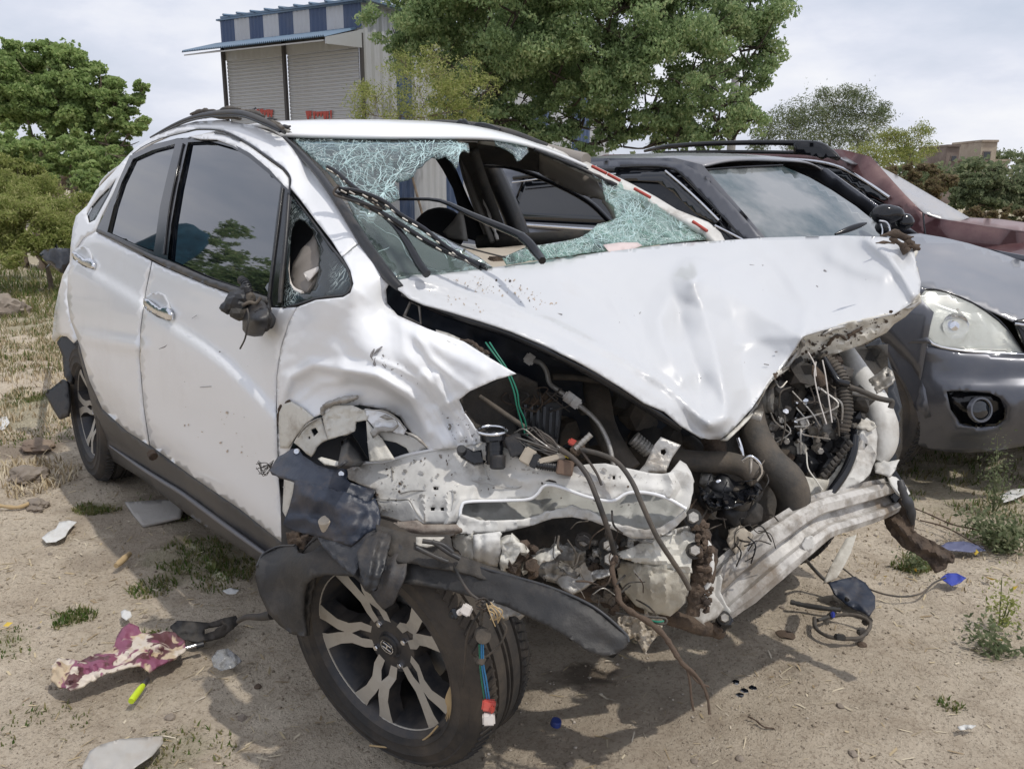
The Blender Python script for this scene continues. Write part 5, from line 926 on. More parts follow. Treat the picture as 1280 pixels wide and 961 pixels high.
# bumper crossmember
def beam(path, w_, mt, name, parent, depth=.05, lipd=.012):
    "pressed-steel beam with two flanges and a proud centre"
    C_ = catmull([np.array(P(*p)) for p in path], 6); W_ = np.interp(np.linspace(0, 1, len(C_)), np.linspace(0, 1, len(w_)), w_)
    rows = []
    for i, c in enumerate(C_):
        t = C_[min(i+1, len(C_)-1)]-C_[max(i-1, 0)]; t /= np.linalg.norm(t); vd = c-CAM; vd /= np.linalg.norm(vd)
        up = np.cross(vd, t); up /= np.linalg.norm(up)
        if up[2] < 0: up = -up
        fr = np.cross(t, up)
        if fr@vd > 0: fr = -fr
        w = W_[i]; row = []
        for a, b in ((-.50, -depth), (-.50, -.004), (-.40, .006), (-.28, .004), (-.22, -lipd), (.02, -lipd*1.2), (.06, .012), (.22, .018), (.34, .014), (.40, -.002), (.50, .0), (.52, -depth)):
            n_ = .004*noise.noise(Vector((c[0]*30, c[1]*30, a*6)))
            row.append(c+up*w*a+fr*(b+n_))
        rows.append(row)
    o = sheet(name, rows, mt, parent, th=.004, sharp=28); return o
bm_ = beam([(872, 778, 1.97), (895, 752, 1.96), (920, 726, 1.96), (955, 696, 1.97), (990, 670, 1.99), (1025, 646, 2.04), (1060, 635, 2.10), (1095, 625, 2.17), (1122, 616, 2.24)], [.058, .10, .125, .125, .115, .105, .105, .10, .085], mat('scraped_beam_paint', (.52, .50, .47), .42, col2=(.28, .26, .235), scale=16, lo=.46, hi=.58, dirt=(.20, .155, .11), dscale=11, dlo=.48, dhi=.66, damt=.85, bump=.3, bscale=30), 'bumper_beam', car)
patch('beam_end_plate', [(889, 730), (893, 722), (900, 718), (903, 724), (900, 740), (908, 757), (914, 764), (905, 775), (896, 765), (890, 748)], Surf([(889, 730, 1.93), (903, 724, 1.92), (905, 775, 1.92)]), M['torn'], bm_, step=3, thick=.006)
patch('beam_tow_tab', [(1002, 682), (1008, 672), (1016, 670), (1019, 682), (1014, 688), (1006, 688)], Surf([(1002, 682, 1.97), (1016, 670, 1.97), (1014, 688, 1.97)]), M['torn'], bm_, step=3, thick=.01)
patch('beam_end_fold', [(1110, 590), (1120, 588), (1128, 600), (1128, 622), (1118, 632), (1112, 616)], Surf([(1110, 590, 2.22), (1128, 600, 2.22), (1118, 632, 2.22)]), M['gloss'], bm_, step=3, thick=.02)
patch('torn_corner', [(1092, 580), (1100, 574), (1110, 577), (1124, 574), (1118, 588), (1112, 596), (1102, 592), (1094, 590)], Surf([(1092, 580, 2.2), (1124, 574, 2.18), (1102, 592, 2.17)]), M['torn'], car, step=3, thick=.004, bumps=[('noise', 8, .004, 2)])
patch('torn_corner', [(1110, 594), (1120, 596), (1132, 606), (1138, 617), (1130, 622), (1122, 616), (1114, 604)], Surf([(1110, 594, 2.2), (1138, 617, 2.2), (1122, 616, 2.17)]), M['torn'], car, step=3, thick=.005)
patch('drooping_bracket', [(1105, 650), (1112, 628), (1124, 622), (1134, 632), (1141, 648), (1140, 662), (1150, 668), (1165, 676), (1180, 684), (1190, 690), (1193, 702), (1185, 704), (1176, 714), (1168, 715), (1158, 700), (1145, 692), (1128, 684), (1118, 672), (1108, 660)], Surf([(1105, 650, 2.24), (1134, 632, 2.2), (1150, 680, 2.16), (1190, 696, 2.12), (1168, 715, 2.12)]), M['rust'], car, step=4, thick=.008, sharp=35, bumps=[('noise', 12, .012, 3), ('ridge', [(1115, 650), (1140, 675), (1180, 698)], 5, .015)])
ptube('drooping_bracket_rim', [(1125, 600, 2.16), (1130, 618, 2.15), (1138, 636, 2.15), (1141, 655, 2.16)], [.008, .012, .012, .006], M['trim'], car, rough=.2)
# parts below the rail
patch('support_post', [(565, 668), (582, 670), (590, 667), (592, 700), (575, 699), (567, 690)], Surf([(565, 668, 1.780), (590, 667, 1.750), (575, 699, 1.780)]), M['inner'], car, step=4, thick=.01, bumps=[('noise', 7, .006, 1)])
patch('support_post', [(591, 668), (601, 667), (625, 664), (626, 690), (622, 708), (608, 706), (592, 700)], Surf([(591, 668, 1.750), (625, 664, 1.730), (608, 706, 1.760), (601, 680, 1.720)]), M['torn'], car, step=4, thick=.01, bumps=[('ridge', [(602, 668), (602, 704)], 2.5, -.012), ('noise', 8, .006, 1)])
patch('support_post', [(629, 680), (640, 676), (651, 678), (650, 690), (640, 708), (626, 712), (624, 704)], Surf([(629, 680, 1.730), (651, 678, 1.710), (626, 712, 1.730)]), M['inner'], car, step=4, thick=.02, bumps=[('noise', 6, .01, 2)])
for k in range(12): lump('mud_crust', (random.uniform(640, 668), random.uniform(684, 716), 1.74+random.uniform(-.02, .02)), random.uniform(.008, .018), M['rust'], car, amp=.8)
AL = Surf([(660, 695, 1.86), (700, 682, 1.84), (740, 690, 1.80), (745, 715, 1.80), (700, 740, 1.80), (665, 715, 1.84)])
patch('lower_arm', [(660, 714), (664, 694), (680, 686), (700, 681), (718, 682), (732, 687), (733, 698), (722, 708), (708, 716), (692, 722), (676, 720)], AL, M['alu'], car, step=4, thick=.02, sharp=30, bumps=[('noise', 9, .012, 3), ('ridge', [(668, 712), (700, 700), (728, 690)], 6, .012)])
patch('lower_arm_web', [(690, 724), (708, 716), (724, 706), (738, 694), (752, 700), (752, 718), (740, 728), (726, 736), (716, 742), (704, 736)], Off(AL, .015), M['bare'], car, step=4, thick=.01, holes=[[(721, 718), (725, 717), (725, 720), (722, 721)]], bumps=[('blob', (722, 724), 10, -.01)])
patch('subframe_plate', [(770, 690), (790, 684), (806, 676), (822, 672), (840, 668), (856, 664), (870, 668), (866, 690), (863, 716), (846, 714), (826, 708), (800, 704), (778, 698)], Surf([(770, 690, 1.78), (822, 672, 1.76), (870, 668, 1.76), (863, 716, 1.73), (800, 704, 1.76)]), M['inner'], car, step=4, thick=.006, sharp=30, bumps=[('noise', 12, .010, 2), ('ridge', [(775, 696), (820, 700), (862, 708)], 4, .008), ('ridge', [(846, 680), (850, 705)], 3, -.006)])
patch('subframe_gusset', [(826, 668), (848, 660), (866, 656), (868, 664), (850, 672), (832, 678)], Surf([(826, 668, 1.80), (866, 656, 1.8), (850, 672, 1.8)]), M['bare'], car, step=4, thick=.006)
GB = Surf([(772, 705, 1.82), (800, 705, 1.77), (862, 716, 1.74), (848, 760, 1.77), (790, 745, 1.80), (820, 735, 1.74)])
gb = patch('gearbox_casing', [(770, 700), (790, 703), (815, 707), (845, 714), (863, 716), (862, 735), (858, 752), (848, 762), (838, 770), (815, 766), (795, 757), (782, 742), (773, 725)], GB, M['alu'], car, step=4, thick=.05, sharp=40, bumps=[('noise', 10, .006, 3), ('ridge', [(795, 712), (797, 742)], 3, .008), ('ridge', [(812, 716), (814, 746)], 3, .008), ('ridge', [(832, 720), (832, 752)], 3, .008)])
gb.data.materials[0] = mat('dull_pale_casting', (.46, .43, .36), .55, dirt=(.20, .16, .11), dscale=9, damt=.7, bump=.4, bscale=45)
for k in range(90):
    t = random.random(); x = 874+8*math.sin(t*3)+random.uniform(-9, 9); y = 655+t*108
    lump('mud_crust', (x, y, 1.755+random.uniform(-.02, .015)), random.uniform(.003, .009), M['rust'] if k % 4 else M['twig'], car, amp=.9, sub=1)
ptube('rusted_upright', [(874, 650, 1.79), (880, 675, 1.78), (880, 705, 1.77), (872, 735, 1.76), (866, 768, 1.76)], [.012, .02, .024, .022, .012], M['rust'], car, rough=.3)
ptube('bent_rail', [(872, 662, 1.80), (880, 672, 1.78), (888, 690, 1.76), (888, 712, 1.75), (882, 740, 1.75), (874, 762, 1.76)], .0075, M['torn'], car)
patch('rail_foot', [(866, 770), (880, 745), (884, 720), (890, 712), (896, 722), (894, 744), (906, 760), (896, 772), (880, 778), (882, 782)], Surf([(866, 770, 1.78), (890, 712, 1.78), (906, 760, 1.85)]), M['torn'], car, step=4, thick=.006, bumps=[('noise', 8, .006, 1)])
for x, y, d, r in ((866, 647, 1.74, .012), (730, 676, 1.79, .012), (762, 699, 1.75, .013), (760, 682, 1.76, .012), (868, 688, 1.73, .011), (905, 772, 1.9, .01)):
    b = cyl('bolt', (x, y, d), r, .018, M['bare'], car, axis=-Vector(CF)+Vector(CU)*.3, n=6); lathe('bolt_washer', [(.001, 0), (r*1.6, 0), (r*1.6, -.004)], frame_m(P(x, y, d+.008), z=-Vector(CF)+Vector(CU)*.3), M['felt'], b, n=16)
for k in range(60):
    x = random.uniform(735, 800); y = random.uniform(678, 712); lump('mud_crust', (x, y, 1.80+random.uniform(-.02, .03)), random.uniform(.004, .010), M[random.choice(['rust', 'alu', 'felt'])], car, amp=.8)
for k in range(30):
    x = random.uniform(745, 790); y = random.uniform(705, 765); lump('mud_crust', (x, y, 1.86+random.uniform(-.02, .03)), random.uniform(.005, .014), M[random.choice(['rust', 'felt', 'hose'])], car, amp=.8)
patch('torn_skirt', [(772, 772), (790, 766), (800, 774), (808, 764), (822, 768), (830, 776), (826, 790), (815, 802), (806, 818), (800, 806), (794, 796), (784, 800), (778, 790)], Surf([(772, 772, 1.8), (830, 776, 1.78), (806, 818, 1.76)]), M['beige'], car, step=3, thick=.004, sharp=25, bumps=[('noise', 6, .02, 3), ('ridge', [(800, 770), (806, 815)], 4, .016)])
ptube('subframe_bar', [(690, 740, 1.95), (780, 748, 1.92), (840, 772, 1.86), (900, 790, 1.95)], .018, M['rust'], car, rough=.15)
ptube('subframe_bar', [(640, 700, 2.05), (700, 725, 2.0), (760, 735, 1.95), (860, 720, 1.98)], .025, M['felt'], car, rough=.1)
lump('broken_lamp_socket', (905, 778, 1.93), .02, M['gloss'], car, amp=.8); lump('broken_lamp_socket', (896, 786, 1.92), .014, M['rust'], car, amp=.8)
for pl in ([(540, 676), (560, 690), (575, 698)], [(520, 684), (545, 696), (560, 702)], [(528, 676), (552, 680), (566, 690)]): ptube('bent_stay', [(*p, 1.63) for p in pl], .005, M['black'], car, sub=3)
# engine sump, cooling pack on the dark side
patch('fan_shroud', [(865, 660), (900, 655), (935, 668), (930, 690), (900, 715), (880, 720)], Surf([(865, 660, 2.05), (935, 668, 2.05), (900, 715, 2.0)]), M['black'], car, step=6, thick=.02, bumps=[('noise', 10, .02, 3)])
patch('hanging_tag', [(911, 662), (921, 658), (926, 656), (941, 668), (933, 684), (922, 698), (918, 690), (909, 678)], Surf([(911, 662, 1.98), (941, 668, 1.97), (922, 698, 1.96)]), M['beige'], car, step=4, thick=.006, bumps=[('noise', 8, .006, 2)])
patch('white_splash_post', [(1058, 672), (1071, 668), (1064, 690), (1056, 706), (1046, 722), (1030, 728), (1038, 708), (1048, 690)], Surf([(1058, 672, 2.5), (1071, 668, 2.5), (1030, 728, 2.45)]), M['inner'], car, step=4, thick=.02)
patch('rad_side_panel', [(900, 655), (930, 650), (960, 655), (975, 640), (990, 652), (960, 680), (930, 700), (900, 730), (880, 735), (880, 700)], Surf([(900, 655, 2.15), (990, 652, 2.2), (900, 730, 2.1)]), M['felt'], car, step=8, thick=.01)
# cables that hang over the rail
ptube('cable', [(700, 562, 1.74), (718, 574, 1.71), (734, 594, 1.69), (746, 622, 1.67), (756, 650, 1.67), (763, 672, 1.68), (768, 692, 1.70)], .0055, M['wire'], car)
ptube('cable', [(728, 562, 1.73), (752, 568, 1.71), (772, 578, 1.69), (790, 602, 1.67), (805, 636, 1.65), (822, 672, 1.65), (840, 700, 1.66), (852, 718, 1.68), (862, 736, 1.69)], .0052, M['hose'], car)
ptube('cable', [(725, 560, 1.73), (745, 590, 1.72), (752, 606, 1.71)], .003, M['wire'], car)
ptube('cable', [(562, 668, 1.84), (563, 690, 1.75), (570, 712, 1.62), (585, 738, 1.57), (600, 750, 1.56), (612, 755, 1.56)], .0028, M['wire'], car)
ptube('hanging_twig', [(770, 695, 1.72), (765, 712, 1.70), (772, 738, 1.69), (775, 752, 1.68), (790, 765, 1.66), (812, 778, 1.65), (830, 794, 1.64), (842, 812, 1.63), (852, 828, 1.62), (866, 840, 1.62), (876, 852, 1.62), (884, 870, 1.62), (887, 892, 1.62)], [.006]*8+[.005, .004, .004, .003, .003], M['twig'], car, rough=.25)
ptube('hanging_twig', [(858, 832, 1.62), (862, 850, 1.62), (864, 870, 1.62), (867, 888, 1.62)], .0025, M['twig'], car, rough=.2)
ptube('hanging_twig', [(842, 812, 1.63), (850, 822, 1.62), (870, 850, 1.62), (886, 858, 1.62)], .002, M['twig'], car, rough=.2)
ptube('cord', [(770, 766, 1.68), (795, 769, 1.66), (815, 771, 1.66), (832, 773, 1.66), (830, 780, 1.66), (812, 776, 1.66)], .0025, M['green'] if False else M['hose'], car)
ptube('green_tie', [(812, 775, 1.66), (822, 777, 1.65), (830, 776, 1.65)], .0022, M['green'], car)
# lamp connectors hanging in front of the tyre
wl = ptube('lamp_loom', [(612, 752, 1.55), (604, 757, 1.55), (602, 768, 1.56), (601, 780, 1.57)], .004, M['hose'], car, rough=.3)
for k in range(14):
    a = random.uniform(0, 6.3); ptube('loose_wire', [(602+8*math.cos(a), 752+6*math.sin(a), 1.55), (606+7*math.cos(a+1), 754+7*math.sin(a+1), 1.54), (603+8*math.cos(a+2), 757+8*math.sin(a+2), 1.55)], .0012, M['rust'] if k % 2 else M['wire'], wl, n=5)
ptube('loose_wire', [(600, 765, 1.56), (590, 780, 1.57), (583, 800, 1.59), (581, 830, 1.62), (578, 858, 1.66)], .0022, M['wire'], wl)
ptube('loose_wire', [(629, 778, 1.56), (633, 785, 1.56), (628, 800, 1.57), (618, 812, 1.58), (606, 822, 1.59)], .002, M['hose'], wl)
ptube('loose_wire', [(612, 762, 1.55), (624, 772, 1.55), (630, 780, 1.56)], .002, M['hose'], wl)
cyl('lamp_connector', (603, 793, 1.565), .0145, .022, M['hose'], wl, axis=-Vector(CF)+Vector(CR)*.2, rings=(3, .85)); cbox('lamp_connector', (601, 824, 1.59), (.018, .015, .018), M['hose'], wl, rot=20)
lump('lamp_connector', (568, 767, 1.58), .011, M['gloss'], wl); cbox('grey_plug', (583, 762, 1.565), (.020, .014, .020), M['pinkw'], wl, rot=28); ptube('bulb_holder', [(573, 766, 1.575), (586, 758, 1.565)], .006, M['pinkw'], wl, sub=1)
for k in range(3): ptube('blue_wire', [(599+k*2.5, 805, 1.57), (600+k*2.2, 830, 1.59), (602+k*3, 850, 1.61), (606+k*3, 876, 1.63)], .0016, M['bluew'] if k else M['green'], wl, n=6)
cbox('red_plug', (611, 881, 1.625), (.026, .016, .022), M['red'], wl, rot=8, bev=.003); cbox('white_plug', (611, 898, 1.62), (.024, .018, .022), M['pinkw'], wl, rot=-3, bev=.003); cbox('red_plug_latch', (615, 886, 1.615), (.008, .012, .016), M['redp'], wl, rot=8)
# straw and twine caught in the wheel
for k in range(26):
    a = random.uniform(-3, 3); b = random.uniform(-4, 4)
    ptube('straw', [(565+a, 826+b, 1.76), (568+a*1.5, 850+b, 1.75), (561+b, 876+b, 1.75), (564+a*2.5, 896+b*2, 1.77)], random.uniform(.0007, .0016), M['straw'], car, n=4)
ptube('straw', [(532, 755, 1.80), (545, 775, 1.78), (562, 812, 1.76), (570, 838, 1.75), (572, 856, 1.75)], .0022, M['straw'], car); ptube('straw', [(505, 727, 1.83), (525, 745, 1.81), (540, 764, 1.79), (555, 785, 1.77)], .004, M['machined'], car, rough=.3)
ptube('straw', [(563, 886, 1.77), (567, 905, 1.78), (566, 930, 1.82), (556, 947, 1.86), (548, 958, 1.90)], .0022, M['straw'], car); ptube('straw', [(561, 890, 1.77), (562, 915, 1.79), (566, 940, 1.84)], .0018, M['straw'], car)
ptube('straw', [(547, 907, 1.80), (535, 920, 1.84), (520, 929, 1.88), (500, 933, 1.92), (480, 933, 1.94), (462, 931, 1.95)], .0022, M['straw'], car)
for k in range(8): ptube('thatch', [(608+k, 752+random.uniform(0, 12), 1.54), (614+k*2, 764+random.uniform(-4, 8), 1.54), (620+random.uniform(-8, 10), 778+random.uniform(-6, 6), 1.55)], .0012, M['straw'], car, n=4)
patch('dried_pulp', [(606, 748), (625, 752), (645, 758), (658, 764), (648, 769), (625, 772), (614, 772)], Surf([(606, 748, 1.58), (658, 764, 1.55), (625, 772, 1.56)]), M['alu'], car, step=4, thick=.01, bumps=[('noise', 6, .006, 3)])
for k in range(24):
    x = random.uniform(700, 800); y = random.uniform(660, 750); a = random.uniform(0, 6.28); l = random.uniform(10, 40)
    ptube('loose_wire', [(x, y, 1.70+random.uniform(-.02, .05)), (x+l*.5*math.cos(a), y+l*.5*math.sin(a)+random.uniform(-6, 6), 1.69), (x+l*math.cos(a+.4), y+l*math.sin(a+.4), 1.71)], random.uniform(.0008, .0024), M[random.choice(['wire', 'hose', 'rust', 'bare'])], car, n=5)
for k in range(26):
    x = random.uniform(880, 960); y = random.uniform(590, 690); a = random.uniform(0, 6.28); l = random.uniform(12, 36)
    ptube('loose_wire', [(x, y, 1.93+random.uniform(-.02, .05)), (x+l*.5*math.cos(a), y+l*.5*math.sin(a)+random.uniform(-6, 6), 1.91), (x+l*math.cos(a+.5), y+l*math.sin(a+.5), 1.93)], random.uniform(.001, .0025), M[random.choice(['wire', 'gloss', 'hose'])], eng, n=5)
patch('dirty_bracket', [(690, 628), (706, 618), (720, 622), (735, 630), (742, 640), (728, 646), (708, 640)], Surf([(690, 628, 1.86), (720, 622, 1.9), (728, 646, 1.85)]), M['felt'], car, step=5, thick=.006) if False else None
for x, y, l, w_, a, mt in ((662, 700, 40, 12, -.5, 'inner'), (700, 700, 30, 8, .6, 'alu'), (738, 716, 24, 10, -.3, 'bare'), (650, 690, 12, 26, .1, 'inner'), (722, 668, 26, 7, .3, 'felt'), (784, 668, 34, 6, .15, 'alu'), (815, 664, 30, 6, -.1, 'torn')):
    c_, s_ = math.cos(a), math.sin(a); q = [(x+u*l*c_-v*w_*s_, y+u*l*s_+v*w_*c_) for u, v in ((0, 0), (.35, -.15), (.7, .1), (1, -.1), (.95, .9), (.6, 1.1), (.3, .85), (.05, 1))]
    patch('torn_sheet', q, Surf([(x, y, 1.78), (x+l, y, 1.75), (x, y+w_+4, 1.76)]), M[mt], car, step=3, thick=.003, bumps=[('noise', 7, .012, int(x) % 9)])
# ================================================================ the two parked cars
M['gpaint'] = mat('dark_grey_metallic_paint', (.085, .09, .108), .32, metal=.5, coat=.6, dirt=(.30, .29, .28), dscale=2.2, dlo=.42, dhi=.88, damt=.32)
M['gdust'] = mat('dusty_grey_paint', (.175, .185, .205), .36, metal=.4, coat=.6, dirt=(.36, .34, .34), dscale=2.0, dlo=.35, dhi=.75, damt=.6)
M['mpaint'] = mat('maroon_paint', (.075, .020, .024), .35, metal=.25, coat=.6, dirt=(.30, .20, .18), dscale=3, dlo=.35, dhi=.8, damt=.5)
M['dglass'] = mat('dusty_windscreen', (.045, .075, .085), .10, ior=1.9, col2=(.24, .25, .25), scale=1.3, lo=.46, hi=.62, dirt=(.40, .38, .36), dscale=5, dlo=.52, dhi=.85, damt=.4)
M['pglass'] = mat('pale_dusty_windscreen', (.34, .34, .35), .25, ior=1.6, dirt=(.48, .44, .40), dscale=4, dlo=.4, dhi=.8, damt=.6)
M['bglass'] = mat('dark_side_glass', (.008, .010, .014), .06, ior=1.7)
M['lens'] = mat('cloudy_headlamp_lens', (.80, .82, .76), .12, coat=.8, dirt=(.45, .42, .34), dscale=9, damt=.4, alpha=.38)
def xzpanel(name, poly, yf, mt, parent, holes=(), step=.06, th=.01):
    bp = resample(poly, step); hp = [resample(h, step) for h in holes]
    V2 = [Vector(p) for p in bp]; E = [(i, (i+1) % len(bp)) for i in range(len(bp))]
    for h in hp:
        b = len(V2); V2 += [Vector(p) for p in h]; E += [(b+i, b+(i+1) % len(h)) for i in range(len(h))]
    A = np.array([tuple(v) for v in V2]); lo = A.min(0); hi = A.max(0); g = np.array([(x, z) for x in np.arange(lo[0], hi[0], step) for z in np.arange(lo[1], hi[1], step)])
    g = g[inside(g, bp)]
    for h in hp: g = g[~inside(g, h)]
    if len(g): g = g[np.min(np.linalg.norm(g[:, None]-A[None], axis=2), axis=1) > step*.5]
    V2 += [Vector(p) for p in g]
    vo, eo, fo, *_ = delaunay_2d_cdt(V2, E, [], 0, 1e-5); X = np.array([tuple(v) for v in vo]); c = np.array([X[list(f)].mean(0) for f in fo]); ok = inside(c, bp)
    for h in hp: ok &= ~inside(c, h)
    vs = [(x, yf(x, z), z) for x, z in X]
    o = link(name, mesh_from(name, vs, [f for f, q in zip(fo, ok) if q]), mt, parent); md = o.modifiers.new('t', 'SOLIDIFY'); md.thickness = th; md.offset = 0
    return o
def arch(cx, r, n=10, z0=.2): return [(cx+r*math.cos(a), .32+r*math.sin(a)) for a in np.linspace(-.35, math.pi+.35, n)]
g = empty('grey_car', (-.3, 2.7, 0), 'dark grey hatchback with cloudy headlamp parked close behind the wreck', 'car')
gy = lambda x, z: np.interp(z, [.15, .4, .75, 1.0, 1.45], [1.92, 1.86, 1.85, 1.91, 2.08])+.10*max(0, x-.9)**2+.10*max(0, -1.7-x)
low = [(-2.25, .3), (-2.3, .7), (-2.25, 1.05), (.40, 1.02), (1.05, .93), (1.22, .80), (1.20, .45), (1.16, .30)]+[(.90+.36*math.cos(a), .32+.36*math.sin(a)) for a in np.linspace(.1, math.pi, 10)]+[(.5, .24), (-1.2, .24)]+[(-1.58+.36*math.cos(a), .32+.36*math.sin(a)) for a in np.linspace(0, math.pi, 10)]
xzpanel('side_panel', low, gy, M['gpaint'], g)
xzpanel('side_panel', low, lambda x, z: 5.42-gy(x, z), M['gpaint'], g)
up = [(-2.25, 1.05), (-2.15, 1.25), (-1.85, 1.44), (-1.2, 1.48), (-.35, 1.46), (-.15, 1.42), (.40, 1.03)]
wf = [(-.58, 1.08), (-.62, 1.38), (-.30, 1.38), (.12, 1.12), (.12, 1.08)]; wr = [(-1.62, 1.08), (-1.58, 1.36), (-.72, 1.39), (-.68, 1.08)]; wq = [(-2.1, 1.12), (-1.98, 1.30), (-1.72, 1.34), (-1.74, 1.10)]
for f in (gy, lambda x, z: 5.42-gy(x, z)):
    xzpanel('upper_side', up, f, M['gpaint'], g, holes=[wf, wr, wq])
    for h in (wf, wr, wq): xzpanel('side_window', h, (lambda x, z, f=f: f(x, z)+(.02 if f is gy else -.02)), M['bglass'], g, th=.006)
tube('belt_moulding', [(-2.2, gy(-2.2, 1.06)-.012, 1.065), (-1, gy(-1, 1.06)-.012, 1.06), (.12, gy(.1, 1.06)-.012, 1.055)], .010, M['chrome'], g, sub=2)
tube('window_visor', [(-1.62, 2.0, 1.36), (-1.1, 2.01, 1.395), (-.72, 2.01, 1.40)], .016, M['gloss'], g, sub=3)
tube('visor_strip', [(-1.62, 1.985, 1.33), (-1.1, 1.99, 1.372), (-.70, 1.99, 1.378)], .005, M['chrome'], g, sub=3)
vs = []; fs = []
for x, z, hw in ((-2.28, .95, .75), (-2.2, 1.15, .72), (-1.95, 1.40, .64), (-1.5, 1.485, .62), (-.9, 1.505, .62), (-.4, 1.495, .62), (-.2, 1.465, .63), (-.17, 1.45, .63)):
    for k in range(13):
        t = -1+k/6; vs.append((x+.06*(1-t*t)*(1 if x > -.5 else 0), 2.71+hw*t, z-.05*t**4+.0))
fs = [(i*13+j, i*13+j+1, (i+1)*13+j+1, (i+1)*13+j) for i in range(7) for j in range(12)]
o = link('roof', mesh_from('roof', vs, fs), M['gdust'], g); md = o.modifiers.new('s', 'SUBSURF'); md.levels = md.render_levels = 1; md = o.modifiers.new('t', 'SOLIDIFY'); md.thickness = .01
sheet('tail_panel', [[(-2.28-(.05 if .4 < z < .8 else 0), 2.71+t*.82, z) for t in (-1, -.5, 0, .5, 1)] for z in (.25, .5, .8, 1.0)], M['gpaint'], g)
sheet('cabin_floor', [[(x, y, .3) for y in (1.95, 3.45)] for x in (-2.2, 1.2)], M['felt'], g)
for y in (2.3, 3.1):
    box('seat', (-.5, y, .85), (.2, .5, .7), M['seat'], g, bev=.06); box('seat', (-1.4, y, .85), (.2, .6, .7), M['seat'], g, bev=.06)
G = lambda L: Surf(L)
GR = Surf([(735, 203, {'y': 2.08}), (780, 200, {'y': 2.08}), (849, 203, {'y': 2.06}), (867, 213, {'y': 2.05}), (955, 300, {'y': 1.95}), (978, 207, {'d': 4.95}), (925, 209, {'d': 4.7}), (1108, 296, {'d': 4.75}), (1040, 296, {'d': 4.40}), (930, 250, {'d': 4.38}), (1040, 240, {'d': 4.85})])
patch('windscreen', [(874, 214), (925, 210), (978, 207.5), (1012, 222), (1040, 238), (1070, 258), (1100, 282), (1110, 298), (1100, 302), (1030, 302), (957, 303), (930, 272)], GR, M['dglass'], g, step=8, thick=.005)
PI_ = Surf([(735, 203, {'y': 2.08}), (849, 203, {'y': 2.06}), (867, 213, {'y': 2.05}), (957, 303, {'y': 1.95}), (800, 210, {'y': 2.05}), (929, 300, {'y': 1.92}), (860, 240, {'y': 2.0})])
patch('front_pillar', [(735, 203), (775, 200), (830, 201), (853, 204), (868, 212), (874, 214), (930, 272), (957, 303), (935, 303), (912, 282), (880, 246), (850, 216), (832, 209), (800, 208), (740, 211)], Off(PI_, -.03), M['gpaint'], g, step=6, thick=.02)
tube('door_seal', [P(*p, PI_(*p)[0]-.03) for p in [(745, 211), (800, 208), (832, 209), (850, 216), (880, 246), (912, 280), (926, 296), (929, 306)]], .006, M['gloss'], g)
patch('door_panel_front', [(760, 214), (800, 211), (830, 212), (850, 222), (905, 280), (925, 303), (900, 303), (760, 262)], Off(PI_, -.012), M['gloss'], g, step=8, thick=.01)
patch('window_visor', [(760, 217), (800, 215), (832, 214), (850, 230), (880, 256), (899, 276), (894, 280), (870, 268), (840, 240), (822, 228), (790, 226), (762, 228)], Off(PI_, -.035), M['bglass'], g, step=5, thick=.006, bumps=[('ridge', [(770, 222), (830, 220), (890, 272)], 4, .01)])
tube('visor_strip', [P(*p, PI_(*p)[0]-.045) for p in [(832, 214), (850, 229), (875, 252), (899, 276)]], .007, M['chrome'], g, sub=2)
tube('belt_moulding', [P(*p, PI_(*p)[0]-.045) for p in [(894, 282), (912, 291), (931, 301)]], .006, M['chrome'], g, sub=2)
GH = Surf([(1108, 296, 4.5), (1040, 300, 4.35), (960, 302, 4.1), (1150, 293, 4.5), (1280, 328, 4.2), (1155, 362, 3.66), (1000, 340, 3.9), (1280, 408, 3.56), (1240, 390, 3.60), (1200, 373, 3.63), (1320, 340, 4.1), (1320, 420, 3.55), (1110, 345, 3.85)])
patch('bonnet', [(958, 301), (1040, 297), (1108, 295), (1150, 292), (1180, 297), (1210, 304), (1240, 313), (1280, 327), (1330, 345), (1330, 430), (1282, 409), (1245, 391), (1215, 379), (1190, 370), (1168, 363), (1150, 358), (1100, 350), (1030, 330)], GH, M['gdust'], g, step=9, thick=.006, bumps=[('ridge', [(1130, 300), (1200, 320), (1280, 350), (1330, 375)], 10, .01)])
GF = Surf([(1108, 420, {'y': 1.86}), (1135, 389, {'y': 1.87}), (1150, 358, {'y': 1.90}), (1163, 430, 3.52), (1100, 350, {'y': 1.90}), (1060, 400, {'y': 1.86})])
patch('front_wing', [(1030, 330), (1100, 350), (1150, 358), (1156, 362), (1136, 388), (1150, 407), (1164, 429), (1108, 429), (1100, 400), (1050, 380), (1000, 360)], GF, M['gpaint'], g, step=7, thick=.006)
HLs = Surf([(1135, 389, 3.60), (1156, 363, 3.65), (1200, 373, 3.62), (1245, 398, 3.58), (1278, 441, 3.52), (1200, 437, 3.55), (1165, 430, 3.56), (1200, 405, 3.57)])
hl = patch('headlamp', [(1135, 389), (1145, 375), (1156, 363), (1170, 363.5), (1186, 367), (1200, 373), (1216, 380), (1232, 390), (1248, 402), (1262, 416), (1272, 430), (1278, 441), (1240, 439), (1200, 436.5), (1180, 433), (1166, 429), (1150, 408)], Off(HLs, -.012), M['lens'], g, step=5, thick=.004)
tube('headlamp_edge', [P(*p, HLs(*p)[0]-.015) for p in [(1135, 389), (1150, 409), (1166, 430), (1200, 438), (1240, 441), (1280, 443)]], .006, M['chrome'], hl, sub=3)
tube('headlamp_edge', [P(*p, HLs(*p)[0]-.008) for p in [(1135, 389), (1156, 362), (1200, 371.5), (1248, 400), (1280, 443)]], .005, M['gloss'], hl, sub=4)
